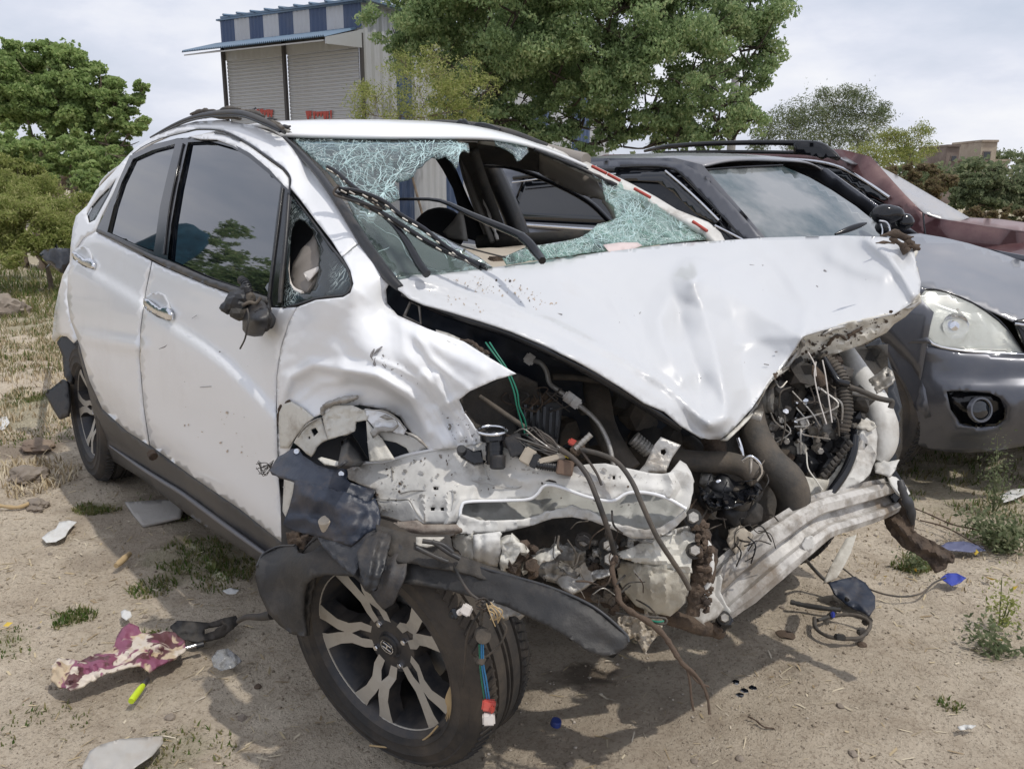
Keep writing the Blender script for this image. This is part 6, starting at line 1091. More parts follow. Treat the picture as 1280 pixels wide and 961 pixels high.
patch('lamp_bowl', [(1137, 389), (1156, 366), (1186, 370), (1216, 383), (1248, 405), (1274, 438), (1200, 434), (1166, 427)], Off(HLs, .05), mat('lamp_bowl_silver', (.42, .43, .41), .3, metal=.6, bump=.3, bscale=30), hl, step=6, thick=.004, bumps=[('ridge', [(1160, 372), (1158, 424)], 5, .015), ('ridge', [(1225, 392), (1232, 434)], 7, .02)])
lathe('lamp_reflector', [(.001, .0), (.03, .004), (.05, .02), (.056, .03)], frame_m(P(1190, 408, 3.585), z=-Vector(CF)), M['chrome'], hl, n=24)
lathe('lamp_projector', [(.001, .028), (.02, .022), (.03, .0)], frame_m(P(1190, 408, 3.575), z=-Vector(CF)), M['chrome'], hl, n=20)
ptube('reflector_rib', [(1196, 386, 3.59), (1206, 400, 3.58), (1208, 418, 3.58), (1202, 430, 3.59)], .006, M['bare'], hl)
GB2 = Surf([(1105, 428, {'y': 1.86}), (1135, 555, {'y': 1.90}), (1115, 480, {'y': 1.86}), (1164, 430, 3.56), (1200, 438, 3.545), (1278, 443, 3.50), (1280, 500, 3.44), (1280, 556, 3.56), (1200, 564, 3.62), (1200, 500, 3.50), (1330, 450, 3.45), (1330, 555, 3.52)])
fogh = [(1183, 489), (1200, 488), (1238, 491), (1250, 497), (1257, 510), (1257, 524), (1246, 533), (1220, 534), (1200, 529), (1188, 512)]
bp_ = patch('front_bumper', [(1103, 428), (1130, 428), (1164, 430), (1200, 438), (1240, 441), (1280, 444), (1335, 452), (1335, 550), (1282, 557), (1240, 564), (1200, 566), (1165, 562), (1142, 555), (1134, 530), (1127, 500), (1118, 465)], GB2, M['gpaint'], g, step=7, thick=.006, holes=[fogh],
            bumps=[('ridge', [(1130, 432), (1200, 446), (1280, 452)], 9, .012), ('ridge', [(1190, 538), (1230, 541), (1262, 530), (1266, 505)], 6, .014), ('ridge', [(1180, 470), (1240, 474), (1290, 470)], 8, -.012)])
patch('fog_lamp_recess', fogh, Off(GB2, .05), M['gloss'], bp_, step=6, thick=.01, bumps=[('ridge', [(1190, 500), (1215, 515)], 8, .02)])
lathe('fog_lamp', [(.001, .01), (.03, .008), (.042, .0), (.048, .004), (.05, -.02)], frame_m(P(1226, 512, 3.47), z=-Vector(CF)+Vector(CR)*.2), M['bglass'], bp_, n=24)
lathe('fog_lamp_rim', [(.044, .006), (.052, .006), (.055, -.01)], frame_m(P(1226, 512, 3.465), z=-Vector(CF)+Vector(CR)*.2), M['gpaint'], bp_, n=24)
for c in ((1150, 438), (1157, 438)): cyl('bumper_clip', (*c, GB2(*c)[0]-.004), .005, .006, M['gloss'], bp_, axis=-Vector(CF), n=10)
patch('grille_edge', [(1268, 400), (1282, 398), (1330, 410), (1330, 440), (1282, 430), (1274, 412)], Surf([(1268, 400, 3.52), (1330, 410, 3.48), (1330, 440, 3.44)]), M['gloss'], g, step=6, thick=.02)
ptube('grille_chrome', [(1269, 405, 3.50), (1282, 407, 3.48), (1330, 420, 3.43)], .006, M['chrome'], g, sub=2)
patch('wheel_arch_liner', [(1090, 430), (1108, 430), (1122, 470), (1134, 520), (1140, 560), (1110, 580), (1060, 560), (1040, 480)], Surf([(1100, 430, 4.1), (1140, 560, 4.1), (1050, 500, 4.1)]), M['gloss'], g, step=12, thick=.01)
make_wheel('wheel', (.90, 1.96, .315), (0, -1, 0), parent=g, hub=False); make_wheel('wheel', (-1.58, 1.97, .315), (0, -1, 0), parent=g, hub=False)
make_wheel('wheel', (.90, 3.45, .315), (0, 1, 0), parent=g, hub=False); make_wheel('wheel', (-1.58, 3.45, .315), (0, 1, 0), parent=g, hub=False)
sheet('front_fascia', [[(1.72-.14*((y-2.75)/.6)**2-(.05 if z > .7 else 0)-(.06 if z < .3 else 0), y, z) for y in (2.24, 2.45, 2.75, 3.05, 3.35, 3.5)] for z in (.20, .35, .6, .78)], M['gpaint'], g)
sheet('bonnet_far_side', [[(x, y, z-.12-.05*((y-2.7)/.7)**2) for y in (2.45, 2.7, 3.0, 3.3, 3.5)] for x, z in ((.45, 1.07), (.9, 1.0), (1.3, .90), (1.6, .80))], M['gdust'], g)
# far-side mirror and wiper of the grey car
mi = lump('side_mirror', (1108, 268, 4.55), .085, M['gloss'], g, amp=.12, sc=(1.05, .7, .62), sub=3, smooth=True); lump('mirror_arm', (1131, 277, 4.6), .052, M['gloss'], mi, amp=.1, sub=2, smooth=True, sc=(1, .6, .9))
lump('mirror_base', (1104, 284, 4.55), .05, M['gloss'], mi, amp=.2, sub=2, smooth=True, sc=(.8, .8, .9))
ptube('mirror_trim', [(1099, 276, 4.4), (1108, 278, 4.4), (1112, 286, 4.4), (1112, 295, 4.4)], .005, M['chrome'], mi); ptube('mirror_trim', [(1101, 280, 4.4), (1103, 288, 4.4), (1102, 296, 4.4)], .004, M['chrome'], mi)
ptube('wiper_blade', [(1044, 293, 4.30), (1060, 287, 4.33), (1074, 282, 4.36), (1083, 279, 4.38)], [.006, .016, .014, .005], M['gloss'], g)
tube('roof_seam', [P(*p, GR(*p)[0]-.02) for p in [(874, 213), (925, 209), (978, 206.5)]], .006, M['gloss'], g, sub=2)

m_ = empty('maroon_car', (-.9, 5.0, 0), 'maroon off-roader with black roof rails parked beyond the grey car', 'car')
my = lambda x, z: np.interp(z, [.2, .6, 1.0, 1.25, 1.62], [4.15, 4.08, 4.10, 4.16, 4.34])
low = [(-3.6, .35), (-3.65, .9), (-3.6, 1.15), (.15, 1.12), (.9, 1.02), (1.45, .92), (1.5, .5), (1.4, .35)]
xzpanel('side_panel', low, my, M['mpaint'], m_, step=.1); xzpanel('side_panel', [(-3.6, .35), (-3.6, .9), (1.2, .8), (1.3, .35)], lambda x, z: 10.1-my(x, z), M['mpaint'], m_, step=.1)
xzpanel('upper_side', [(-3.6, 1.15), (-3.4, 1.5), (-3.0, 1.60), (-.6, 1.58), (-.35, 1.52), (.15, 1.13)], my, M['mpaint'], m_, holes=[[(-3.2, 1.18), (-3.1, 1.48), (-.8, 1.50), (-.1, 1.18)]], step=.1)
xzpanel('side_window', [(-3.2, 1.18), (-3.1, 1.48), (-.8, 1.50), (-.1, 1.18)], lambda x, z: my(x, z)+.03, M['bglass'], m_, step=.1, th=.006)
sheet('roof', [[(x, 5.05+t*.70, z-.04*t**4) for t in (-1, -.7, -.3, 0, .3, .7, 1)] for x, z in ((-3.5, 1.3), (-3.3, 1.50), (-2.8, 1.56), (-1.9, 1.57), (-1.35, 1.54), (-1.15, 1.50))], M['mpaint'], m_)
MS = Surf([(820, 190, {'y': 4.3}), (968, 196, {'y': 4.3}), (1054, 200, {'y': 4.28}), (1112, 248, {'y': 4.16}), (1154, 268, {'y': 4.12}), (1084, 268, {'y': 4.12}), (1150, 292, {'y': 4.1})])
ptube('roof_rail', [(806, 189, 7.3), (830, 184, 7.0), (880, 180, 6.7), (940, 178.5, 6.4), (995, 179, 6.15), (1022, 182, 6.05), (1038, 190, 6.0), (1050, 198, 5.95)], [.012, .02, .02, .02, .022, .03, .024, .008], M['gloss'], m_)
ptube('roof_rail_base', [(830, 191, 7.0), (900, 190, 6.6), (992, 191, 6.15), (1030, 194, 6.05), (1048, 199, 5.95)], .014, M['gloss'], m_)
patch('rail_end', [(992, 177), (1020, 179), (1036, 186), (1050, 198), (1020, 196), (992, 191)], Surf([(992, 185, 6.12), (1050, 198, 5.93), (1020, 179, 6.02)]), M['gloss'], m_, step=6, thick=.03)
patch('cant_rail', [(962, 193), (1000, 194), (1050, 199), (1066, 205), (1085, 217), (1108, 236), (1130, 251), (1152, 266), (1156, 292), (1140, 294), (1112, 268), (1114, 248), (1086, 229), (1056, 211), (1020, 201), (966, 198)], MS, M['mpaint'], m_, step=6, thick=.02)
tube('window_strip', [P(*p, MS(*p)[0]-.03) for p in [(966, 198), (1020, 202), (1054, 211), (1084, 228), (1112, 247)]], .012, M['chrome'], m_)
patch('window_visor', [(968, 199), (1020, 203), (1054, 212), (1084, 229), (1111, 247), (1104, 251), (1080, 240), (1050, 222), (1020, 212), (985, 206)], Off(MS, -.02), M['bglass'], m_, step=6, thick=.01)
patch('side_window', [(960, 198), (985, 204), (1020, 210), (1050, 221), (1080, 239), (1112, 252), (1112, 270), (1130, 290), (1060, 290), (980, 230)], Off(MS, .03), M['bglass'], m_, step=8, thick=.01)
MW = Surf([(1066, 205, {'y': 4.3}), (1155, 266, {'y': 4.14}), (1212, 272, 5.9), (1097, 206, 6.6), (1126, 222, 6.4), (1167, 246, 6.1)])
patch('windscreen', [(1060, 201), (1080, 203), (1097, 207), (1126, 222), (1167, 246), (1212, 272), (1200, 276), (1179, 275), (1155, 266), (1126, 242), (1102, 226), (1078, 210)], MW, M['pglass'], m_, step=6, thick=.006)
patch('roof_front', [(1048, 197), (1070, 196), (1090, 200), (1100, 207), (1078, 206), (1064, 204)], Surf([(1048, 197, 6.0), (1100, 207, 6.5), (1070, 196, 6.4)]), M['gdust'], m_, step=5, thick=.01)
ptube('roof_rail', [(1052, 195, 6.9), (1070, 196, 6.85), (1084, 200, 6.8), (1096, 206, 6.75)], .02, M['gloss'], m_)
MH = Surf([(1154, 268, {'y': 4.12}), (1156, 294, {'y': 4.09}), (1212, 273, 5.75), (1280, 279, 5.45), (1280, 330, 4.95), (1340, 290, 5.2), (1340, 340, 4.8)])
patch('front_wing', [(1155, 267), (1180, 275), (1215, 280), (1280, 289), (1345, 300), (1345, 345), (1280, 330), (1200, 306), (1158, 296)], MH, M['mpaint'], m_, step=8, thick=.01)
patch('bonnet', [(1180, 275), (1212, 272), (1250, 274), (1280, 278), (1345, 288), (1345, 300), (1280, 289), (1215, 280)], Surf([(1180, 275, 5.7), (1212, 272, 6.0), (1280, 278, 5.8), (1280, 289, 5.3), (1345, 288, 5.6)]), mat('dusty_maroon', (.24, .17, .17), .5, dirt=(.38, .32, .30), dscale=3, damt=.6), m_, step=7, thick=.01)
tube('wing_seam', [P(1154, 267, 5.52), P(1155, 280, 5.5), P(1157, 295, 5.48)], .006, M['gloss'], m_, sub=2)
for x in (.85, -2.7):
    make_wheel('wheel', (x, 4.2, .36), (0, -1, 0), parent=m_, hub=False, R=1.14); make_wheel('wheel', (x, 5.9, .36), (0, 1, 0), parent=m_, hub=False, R=1.14)
# ================================================================ the setting
def nseq(lo, mid0, mid1, hi, fine, grow):
    a = list(np.arange(mid0, mid1, fine)); s = fine; x = a[-1]
    while x < hi: s *= grow; x += s; a.append(x)
    s = fine; x = a[0]; b = []
    while x > lo: s *= grow; x -= s; b.append(x)
    return np.array(b[::-1]+a)
gx = nseq(-400, -2.6, 2.3, 12, .021, 1.10); gyy = nseq(-60, -1.7, 2.7, 400, .021, 1.10)
XX, YY = np.meshgrid(gx, gyy, indexing='ij')
def vnoise(x, y, s, seed):
    rs = np.random.default_rng(seed); T = rs.random((256, 256)); u = x/s; v = y/s; i = np.floor(u).astype(int); j = np.floor(v).astype(int); fu = u-i; fv = v-j
    fu = fu*fu*(3-2*fu); fv = fv*fv*(3-2*fv); g_ = lambda a, b: T[a % 256, b % 256]
    return (g_(i, j)*(1-fu)+g_(i+1, j)*fu)*(1-fv)+(g_(i, j+1)*(1-fu)+g_(i+1, j+1)*fu)*fv-.5
def hgt(x, y):
    r = np.hypot(x-1, y+.3)
    h = .034*vnoise(x, y, 1.1, 1)+.022*vnoise(x, y, .37, 2)+.014*vnoise(x, y, .13, 3)+.010*vnoise(x, y, .055, 4)
    far = np.clip((r-7)/20, 0, 1); return h-.010+far*(.6*vnoise(x, y, 6, 5)+.25*vnoise(x, y, 2.3, 6))*np.clip((120-r)/60, 0, 1)
def gz(x, y): return float(hgt(np.array([float(x)]), np.array([float(y)]))[0])
ZZ = hgt(XX, YY)
nx_, ny_ = XX.shape; vs = np.stack([XX.ravel(), YY.ravel(), ZZ.ravel()], 1)
I_ = np.arange(nx_*ny_).reshape(nx_, ny_); F_ = np.stack([I_[:-1, :-1].ravel(), I_[1:, :-1].ravel(), I_[1:, 1:].ravel(), I_[:-1, 1:].ravel()], 1)
def npmesh(name, V_, F_, k):
    me = bpy.data.meshes.new(name); me.vertices.add(len(V_)); me.vertices.foreach_set('co', np.ascontiguousarray(V_, dtype=np.float32).ravel())
    me.loops.add(F_.size); me.loops.foreach_set('vertex_index', np.ascontiguousarray(F_, dtype=np.int32).ravel()); me.polygons.add(len(F_))
    me.polygons.foreach_set('loop_start', np.arange(0, F_.size, k, dtype=np.int32)); me.polygons.foreach_set('loop_total', np.full(len(F_), k, dtype=np.int32)); me.update(calc_edges=True); return me
gm = bpy.data.materials.new('dry_soil'); gm.use_nodes = True; t = gm.node_tree; b = t.nodes['Principled BSDF']; b.inputs['Roughness'].default_value = .95; b.inputs['Specular IOR Level'].default_value = .15
N = t.nodes.new; L = t.links.new; tcn = N('ShaderNodeTexCoord')
def NZ(sc, det=6, r=.6, dist=0):
    n = N('ShaderNodeTexNoise'); n.inputs['Scale'].default_value = sc; n.inputs['Detail'].default_value = det; n.inputs['Roughness'].default_value = r; n.inputs['Distortion'].default_value = dist; L(tcn.outputs['Object'], n.inputs['Vector']); return n.outputs['Fac']
def RM(f, a, z, lo=0, hi=1):
    r = N('ShaderNodeMapRange'); r.inputs['From Min'].default_value = a; r.inputs['From Max'].default_value = z; r.inputs['To Min'].default_value = lo; r.inputs['To Max'].default_value = hi; L(f, r.inputs['Value']); return r.outputs[0]
def MX(f, a, bb, mode='MIX'):
    x = N('ShaderNodeMix'); x.data_type = 'RGBA'; x.blend_type = mode
    for v, s in ((a, 6), (bb, 7)):
        if isinstance(v, tuple): x.inputs[s].default_value = (*v, 1)
        else: L(v, x.inputs[s])
    if isinstance(f, float): x.inputs['Factor'].default_value = f
    else: L(f, x.inputs['Factor'])
    return x.outputs[2]
c = MX(RM(NZ(1.3, 5), .38, .62), (.51, .435, .34), (.62, .54, .43))
c = MX(RM(NZ(6.5, 8, .7), .45, .68), c, (.41, .34, .26))
c = MX(RM(NZ(28, 6, .75), .50, .72, 0, .75), c, (.54, .47, .37))
c = MX(RM(NZ(75, 5, .8), .50, .66, 0, .7), c, (.19, .145, .105))
v = N('ShaderNodeTexVoronoi'); v.inputs['Scale'].default_value = 130; L(tcn.outputs['Object'], v.inputs['Vector']); c = MX(RM(v.outputs['Distance'], .05, .28, .5, 0), c, (.40, .35, .28))
at_ = N('ShaderNodeAttribute'); at_.attribute_name = 'stain'; sep = N('ShaderNodeSeparateColor'); L(at_.outputs['Color'], sep.inputs[0])
c = MX(sep.outputs[0], c, (.035, .025, .018)); c = MX(sep.outputs[1], c, (.115, .135, .045)); c = MX(sep.outputs[2], c, (.25, .205, .16))
L(c, b.inputs['Base Color'])
bp0 = N('ShaderNodeBump'); bp0.inputs['Strength'].default_value = 1.0; bp0.inputs['Distance'].default_value = .012
ad = N('ShaderNodeMath'); ad.operation = 'ADD'; L(NZ(60, 8, .75), ad.inputs[0]); L(RM(v.outputs['Distance'], 0, .35, .35, 0), ad.inputs[1]); L(ad.outputs[0], bp0.inputs['Height']); L(bp0.outputs[0], b.inputs['Normal'])
gme = npmesh('ground', vs, F_, 4); gme.shade_smooth(); ground = link('ground', gme, gm, None, smooth=True); tag(ground, kind='structure')
st = np.zeros((len(vs), 4), np.float32); st[:, 3] = 1
def blot(px, py, r, ch, amt, seed=0, el=1.0):
    q = P(px, py, z=0); d = np.hypot(vs[:, 0]-q.x, (vs[:, 1]-q.y)*el)/r; n_ = vnoise(vs[:, 0], vs[:, 1], r*.5, 20+seed)+.5*vnoise(vs[:, 0], vs[:, 1], r*.16, 30+seed)
    st[:, ch] = np.maximum(st[:, ch], np.clip((1-d+n_*.8)*4, 0, 1)*amt)
for a in ((735, 832, .075, 0, .8, 1), (975, 788, .035, 0, .6, 2), (700, 835, .05, 0, .4, 3), (640, 870, .08, 0, .2, 3), (990, 835, .03, 0, .3, 5), (40, 560, .22, 2, .9, 6), (220, 640, .4, 2, .5, 7), (720, 860, .4, 2, .35, 8),
          (20, 520, .35, 1, .35, 1), (30, 405, .7, 1, .35, 2), (230, 645, .12, 1, .3, 3), (250, 690, .18, 1, .35, 4), (120, 635, .1, 1, .35, 5), (45, 500, .25, 1, .5, 6), (1250, 640, .2, 1, .25, 7), (1180, 600, .35, 1, .2, 9), (10, 800, .06, 1, .3, 8), (90, 770, .05, 1, .3, 3), (200, 940, .1, 1, .25, 3)): blot(*a)
farm = np.clip((np.hypot(vs[:, 0], vs[:, 1])-7)/6, 0, 1)*np.clip(vnoise(vs[:, 0], vs[:, 1], 1.7, 50)*3+.35, 0, 1)*.6; st[:, 1] = np.maximum(st[:, 1], farm)
ca = gme.color_attributes.new('stain', 'FLOAT_COLOR', 'POINT'); ca.data.foreach_set('color', st.ravel())

def island_mat(name, cols, rough=.6, trans=.5):
    "leaf material: every leaf takes its own tone from the ramp"
    m = bpy.data.materials.new(name); m.use_nodes = True; t = m.node_tree; b = t.nodes['Principled BSDF']; N = t.nodes.new; L = t.links.new
    gn = N('ShaderNodeNewGeometry'); r = N('ShaderNodeValToRGB'); el = r.color_ramp.elements
    tc = N('ShaderNodeTexCoord'); nz = N('ShaderNodeTexNoise'); nz.inputs['Scale'].default_value = 1.1; nz.inputs['Detail'].default_value = 2; L(tc.outputs['Object'], nz.inputs['Vector'])
    mm = N('ShaderNodeMath'); mm.operation = 'MULTIPLY_ADD'; mm.inputs[1].default_value = .55; L(gn.outputs['Random Per Island'], mm.inputs[0]); 
    m2 = N('ShaderNodeMath'); m2.operation = 'MULTIPLY'; m2.inputs[1].default_value = .55; L(nz.outputs['Fac'], m2.inputs[0]); L(m2.outputs[0], mm.inputs[2])
    el[0].color = (*cols[0], 1); el[1].color = (*cols[-1], 1); el[0].position = .15; el[1].position = .85
    for i, c in enumerate(cols[1:-1]): e = el.new(.15+.7*(i+1)/(len(cols)-1)); e.color = (*c, 1)
    L(mm.outputs[0], r.inputs[0]); L(r.outputs[0], b.inputs['Base Color']); b.inputs['Roughness'].default_value = rough; b.inputs['Specular IOR Level'].default_value = .25
    if trans:
        tl = N('ShaderNodeBsdfTranslucent'); L(r.outputs[0], tl.inputs[0]); mx = N('ShaderNodeMixShader'); mx.inputs[0].default_value = trans; L(b.outputs[0], mx.inputs[1]); L(tl.outputs[0], mx.inputs[2]); L(mx.outputs[0], t.nodes['Material Output'].inputs[0])
    return m
LM1 = island_mat('dense_green_leaf', [(.14, .20, .08), (.24, .34, .12), (.34, .45, .17), (.45, .52, .23)])
LM2 = island_mat('shade_tree_leaf', [(.14, .20, .10), (.22, .31, .14), (.31, .42, .20), (.45, .50, .26)])
LM3 = island_mat('thorn_bush_leaf', [(.14, .18, .05), (.24, .29, .08), (.35, .38, .13), (.46, .45, .21)])
LM4 = island_mat('grey_green_leaf', [(.09, .12, .065), (.15, .19, .10), (.22, .26, .14), (.31, .32, .20)])
LM5 = island_mat('grass_blade', [(.05, .10, .02), (.09, .15, .03), (.20, .20, .08), (.30, .25, .13)])
LM6 = island_mat('dry_bits', [(.22, .16, .10), (.36, .28, .17), (.50, .42, .28), (.58, .52, .42)], trans=0)
LM7 = island_mat('pebbles', [(.16, .13, .10), (.24, .20, .15), (.33, .28, .22), (.45, .40, .34)], trans=0, rough=.9)
LM8 = island_mat('dry_bush_leaf', [(.10, .08, .05), (.18, .14, .08), (.26, .20, .12), (.16, .17, .07)])
BARK = mat('tree_bark', (.10, .075, .055), .95, col2=(.20, .16, .12), scale=12, bump=.8, bscale=30)
BARKD = mat('dark_bark', (.05, .04, .032), .95, col2=(.10, .08, .06), scale=12, bump=.8, bscale=30)
def leafmesh(C_, size, aspect=.45, droop=0, rng=RNG, fold=.25):
    "diamond leaves with a folded midrib at points C_"
    n = len(C_); d = rng.normal(size=(n, 3)); d[:, 2] -= droop; d /= np.linalg.norm(d, axis=1)[:, None]
    u = rng.normal(size=(n, 3)); u = np.cross(d, u); u /= np.linalg.norm(u, axis=1)[:, None]; w_ = np.cross(d, u)
    s = (size*(.6+.8*rng.random(n)))[:, None]
    a = C_-d*s*.5; b = C_+d*s*.5; l = C_+u*s*aspect*.5+w_*s*fold*.3; r = C_-u*s*aspect*.5+w_*s*fold*.3
    V_ = np.stack([a, l, b, r], 1).reshape(-1, 3); k = np.arange(n)*4; return V_, np.stack([k, k+1, k+2, k, k+2, k+3], 1).reshape(-1, 3)
def crownpts(clumps, n, rng=RNG, hollow=.25, ragged=.35, fluff=1.0):
    "leaf positions in ragged sub-clumps inside clump ellipsoids"
    out = []
    W_ = np.array([c[3]**2 for c in clumps]); W_ = W_/W_.sum()
    for c, w_ in zip(clumps, W_):
        m = int(n*w_); ns = max(3, int(15+14*rng.random())); d = rng.normal(size=(ns, 3)); d /= np.linalg.norm(d, axis=1)[:, None]
        rr = (hollow+(1-hollow)*rng.random(ns)**.5)*(1+ragged*rng.random(ns)**3); sc = np.array([1, 1, c[4] if len(c) > 4 else .8]); cc = np.array(c[:3])+d*rr[:, None]*c[3]*sc
        sr = c[3]*(.10+.22*rng.random(ns))*fluff; wt = sr**2/np.sum(sr**2)
        for q, s_, wq in zip(cc, sr, wt):
            k = max(4, int(m*wq)); v = rng.normal(size=(k, 3)); v /= np.linalg.norm(v, axis=1)[:, None]; out.append(q+v*(s_*(.35+.9*rng.random(k)**.7))[:, None]*np.array([1.15, 1.15, .7]))
            kt = max(2, k//12); ax = rng.normal(size=3); ax /= np.linalg.norm(ax); out.append(q+ax*(rng.random((kt, 1))*s_*2.6)+rng.normal(size=(kt, 3))*s_*.12)
    return np.concatenate(out)
def tree(name, base, clumps, n, size, lm, label, cat, group=None, bark=None, trunk_r=.12, aspect=.5, droop=.2, nl=None, fluff=1.0, fork_h=.35):
    bark = bark or BARK
    e = empty(name, base, label, cat, group); B = np.array(base, float)
    Pp = crownpts(clumps, n, fluff=fluff); V_, F_ = leafmesh(Pp, size, aspect, droop)
    me = npmesh('crown', V_-0, F_, 3); cr_ = link('crown', me, lm, e, smooth=False)
    # trunk with limbs to the clumps, joined into one continuous wood mesh
    top = np.mean([c[:3] for c in clumps], axis=0); fk = B+(top-B)*fork_h; vsx = []; fsx = []
    def seg(pts, r0, r1):
        pts = catmull(pts, 4); m = len(pts); n_ = 7; off = len(vsx)
        for i, p in enumerate(pts):
            t = pts[min(i+1, m-1)]-pts[max(i-1, 0)]; t = t/(np.linalg.norm(t)+1e-9); a = np.cross(t, [.3, .7, .2]); a /= np.linalg.norm(a); b = np.cross(t, a); r = (r0+(r1-r0)*i/(m-1))*(1+.12*random.uniform(-1, 1))
            for j in range(n_): vsx.append(p+(a*math.cos(2*math.pi*j/n_)+b*math.sin(2*math.pi*j/n_))*r)
        for i in range(m-1):
            for j in range(n_): fsx.append((off+i*n_+j, off+i*n_+(j+1) % n_, off+(i+1)*n_+(j+1) % n_, off+(i+1)*n_+j))
    seg([B-np.array([0, 0, .3]), B+(fk-B)*.5+RNG.normal(size=3)*trunk_r*.4, fk], trunk_r*1.25, trunk_r*.8)
    nodes = [(fk, trunk_r*.8)]
    for c in sorted(clumps, key=lambda c: np.linalg.norm(np.array(c[:3])-fk)):
        q = np.array(c[:3]); L_ = np.linalg.norm(q-fk); i = min(range(len(nodes)), key=lambda k: np.linalg.norm(nodes[k][0]-q)+.35*np.linalg.norm(nodes[k][0]-fk)); p0, r0 = nodes[i]
        r1 = max(trunk_r*.10, min(r0*.62, trunk_r*.5)); mid = p0+(q-p0)*.5+RNG.normal(size=3)*c[3]*.22-np.array([0, 0, c[3]*.12]); seg([p0, mid, q], max(r1*1.15, r0*.6), r1*.6); nodes += [(mid, r1*.8), (q, r1*.6)]
        for _ in range(6):
            d = RNG.normal(size=3); d /= np.linalg.norm(d); st_ = mid+(q-mid)*RNG.random(); seg([st_, (st_+q+d*c[3]*.9)/2+RNG.normal(size=3)*c[3]*.08, q+d*c[3]*.95], trunk_r*.13, trunk_r*.03)
    link('trunk', mesh_from('trunk', vsx, fsx), bark, e)
    return e
def K(px, py, d, rpx, sq=.8): p = P(px, py, d); return (p.x, p.y, p.z, rpx*d/FPX, sq)
def gpt(px, d, dy=0): p = P(px, 233, d); return (p.x, p.y, dy)
# big shade tree behind the cars
cl = [K(520, 20, 17, 50), K(560, -20, 17, 70), K(540, 75, 17.5, 50), K(600, 50, 17, 70), K(650, 0, 16.5, 90), K(620, 110, 17.5, 45), K(680, 80, 17, 65), K(740, 20, 16.5, 90), K(740, 100, 17, 55), K(800, 60, 16.5, 70), K(790, -20, 16.5, 90), K(850, 20, 16.5, 80), K(870, 90, 16.5, 55), K(900, -20, 16.8, 70), K(925, 45, 16.8, 50), K(950, 10, 17, 40), K(900, 130, 16.8, 38), K(935, 90, 17, 32), K(960, 60, 17, 24), K(820, 130, 17, 40), K(850, 160, 17, 32), K(655, 150, 18, 36), K(780, 150, 17.5, 30), K(905, 165, 17, 18), K(690, -60, 16.5, 80), K(570, 140, 18, 34), K(500, 55, 17.6, 22)]
tree('shade_tree', gpt(720, 17), cl+[K(700, 168, 17.5, 26), K(735, 182, 17.3, 18), K(660, 185, 17.5, 18), K(760, 160, 17.5, 24), K(620, 150, 17.5, 34), K(665, 168, 17.5, 26), K(770, 172, 17.5, 22), K(835, 160, 17.5, 32), K(880, 172, 17, 24), K(930, 150, 17, 26), K(600, 0, 18.5, 90), K(720, 40, 18.5, 100), K(830, 10, 18.5, 90), K(640, 90, 19, 60), K(700, 125, 18.5, 30), K(730, 150, 18, 22), K(600, 160, 18.5, 26), K(830, 178, 17.5, 16), K(560, 170, 18, 18)], 240000, .080, LM2, 'tall spreading green tree behind the parked cars', 'tree', bark=BARKD, trunk_r=.20, droop=.9, fork_h=.36)
# tree at far left and the hedge under it
cl = [K(20, 90, 27, 40), K(60, 85, 27, 36), K(95, 95, 27, 34), K(125, 115, 27, 30), K(150, 130, 27, 24), K(165, 160, 27, 20), K(30, 130, 27, 40), K(80, 135, 27, 40), K(120, 150, 27, 30), K(-20, 110, 27, 60), K(178, 108, 27, 9), K(172, 125, 27, 8), K(15, 62, 27, 12), K(60, 58, 27, 9), K(88, 68, 27, 9), K(40, 170, 27, 40), K(110, 175, 27, 30), K(150, 185, 27, 26), K(102, 82, 27, 8)]
tree('round_tree', gpt(60, 27), cl, 110000, .115, LM1, 'broad bushy green tree at the far left against the sky', 'tree', trunk_r=.25, aspect=.7)
cl = [K(10, 190, 22, 24), K(50, 195, 22, 26), K(90, 198, 22, 24), K(130, 200, 22, 24), K(165, 205, 22, 22), K(190, 225, 22, 20), K(60, 215, 22, 22), K(20, 215, 22, 20), K(120, 215, 22, 22)]
tree('hedge_bush', gpt(90, 22), cl, 16000, .15, LM1, 'low dark green hedge in front of the far left tree', 'bush', trunk_r=.10)
cl = [K(-10, 205, 14, 18), K(22, 210, 14, 16), K(45, 218, 14, 14), K(8, 235, 14, 18), K(40, 245, 14, 14)]
tree('thorn_bush', gpt(20, 14), cl, 13000, .07, LM3, 'pale yellow-green shrub at the left edge', 'bush', trunk_r=.05)
cl = [K(10, 225, 12, 26), K(40, 240, 12, 24), K(-15, 250, 12, 30), K(70, 262, 11.5, 20), K(20, 255, 11, 24), K(105, 255, 12, 14), K(15, 325, 10, 14), K(70, 322, 10, 12), K(5, 275, 10.5, 26), K(35, 270, 10.5, 24), K(65, 285, 10.5, 24), K(95, 290, 10.5, 20), K(20, 305, 10.5, 22), K(55, 308, 10.5, 20), K(88, 310, 10.5, 18), K(110, 270, 11, 16), K(-25, 290, 10.5, 30)]
tree('thorn_bush', gpt(50, 10.5), cl, 52000, .048, LM3, 'big yellowish scrub bush behind the tail of the white wreck', 'bush', trunk_r=.03, aspect=.35, fluff=1.7)
cl = [K(115, 235, 16, 14), K(135, 225, 16, 12), K(150, 215, 16.5, 10), K(100, 222, 16, 12)]
tree('thorn_bush', gpt(120, 16), cl, 4000, .08, LM1, 'small green shrub above the dirt mound', 'bush', trunk_r=.04)
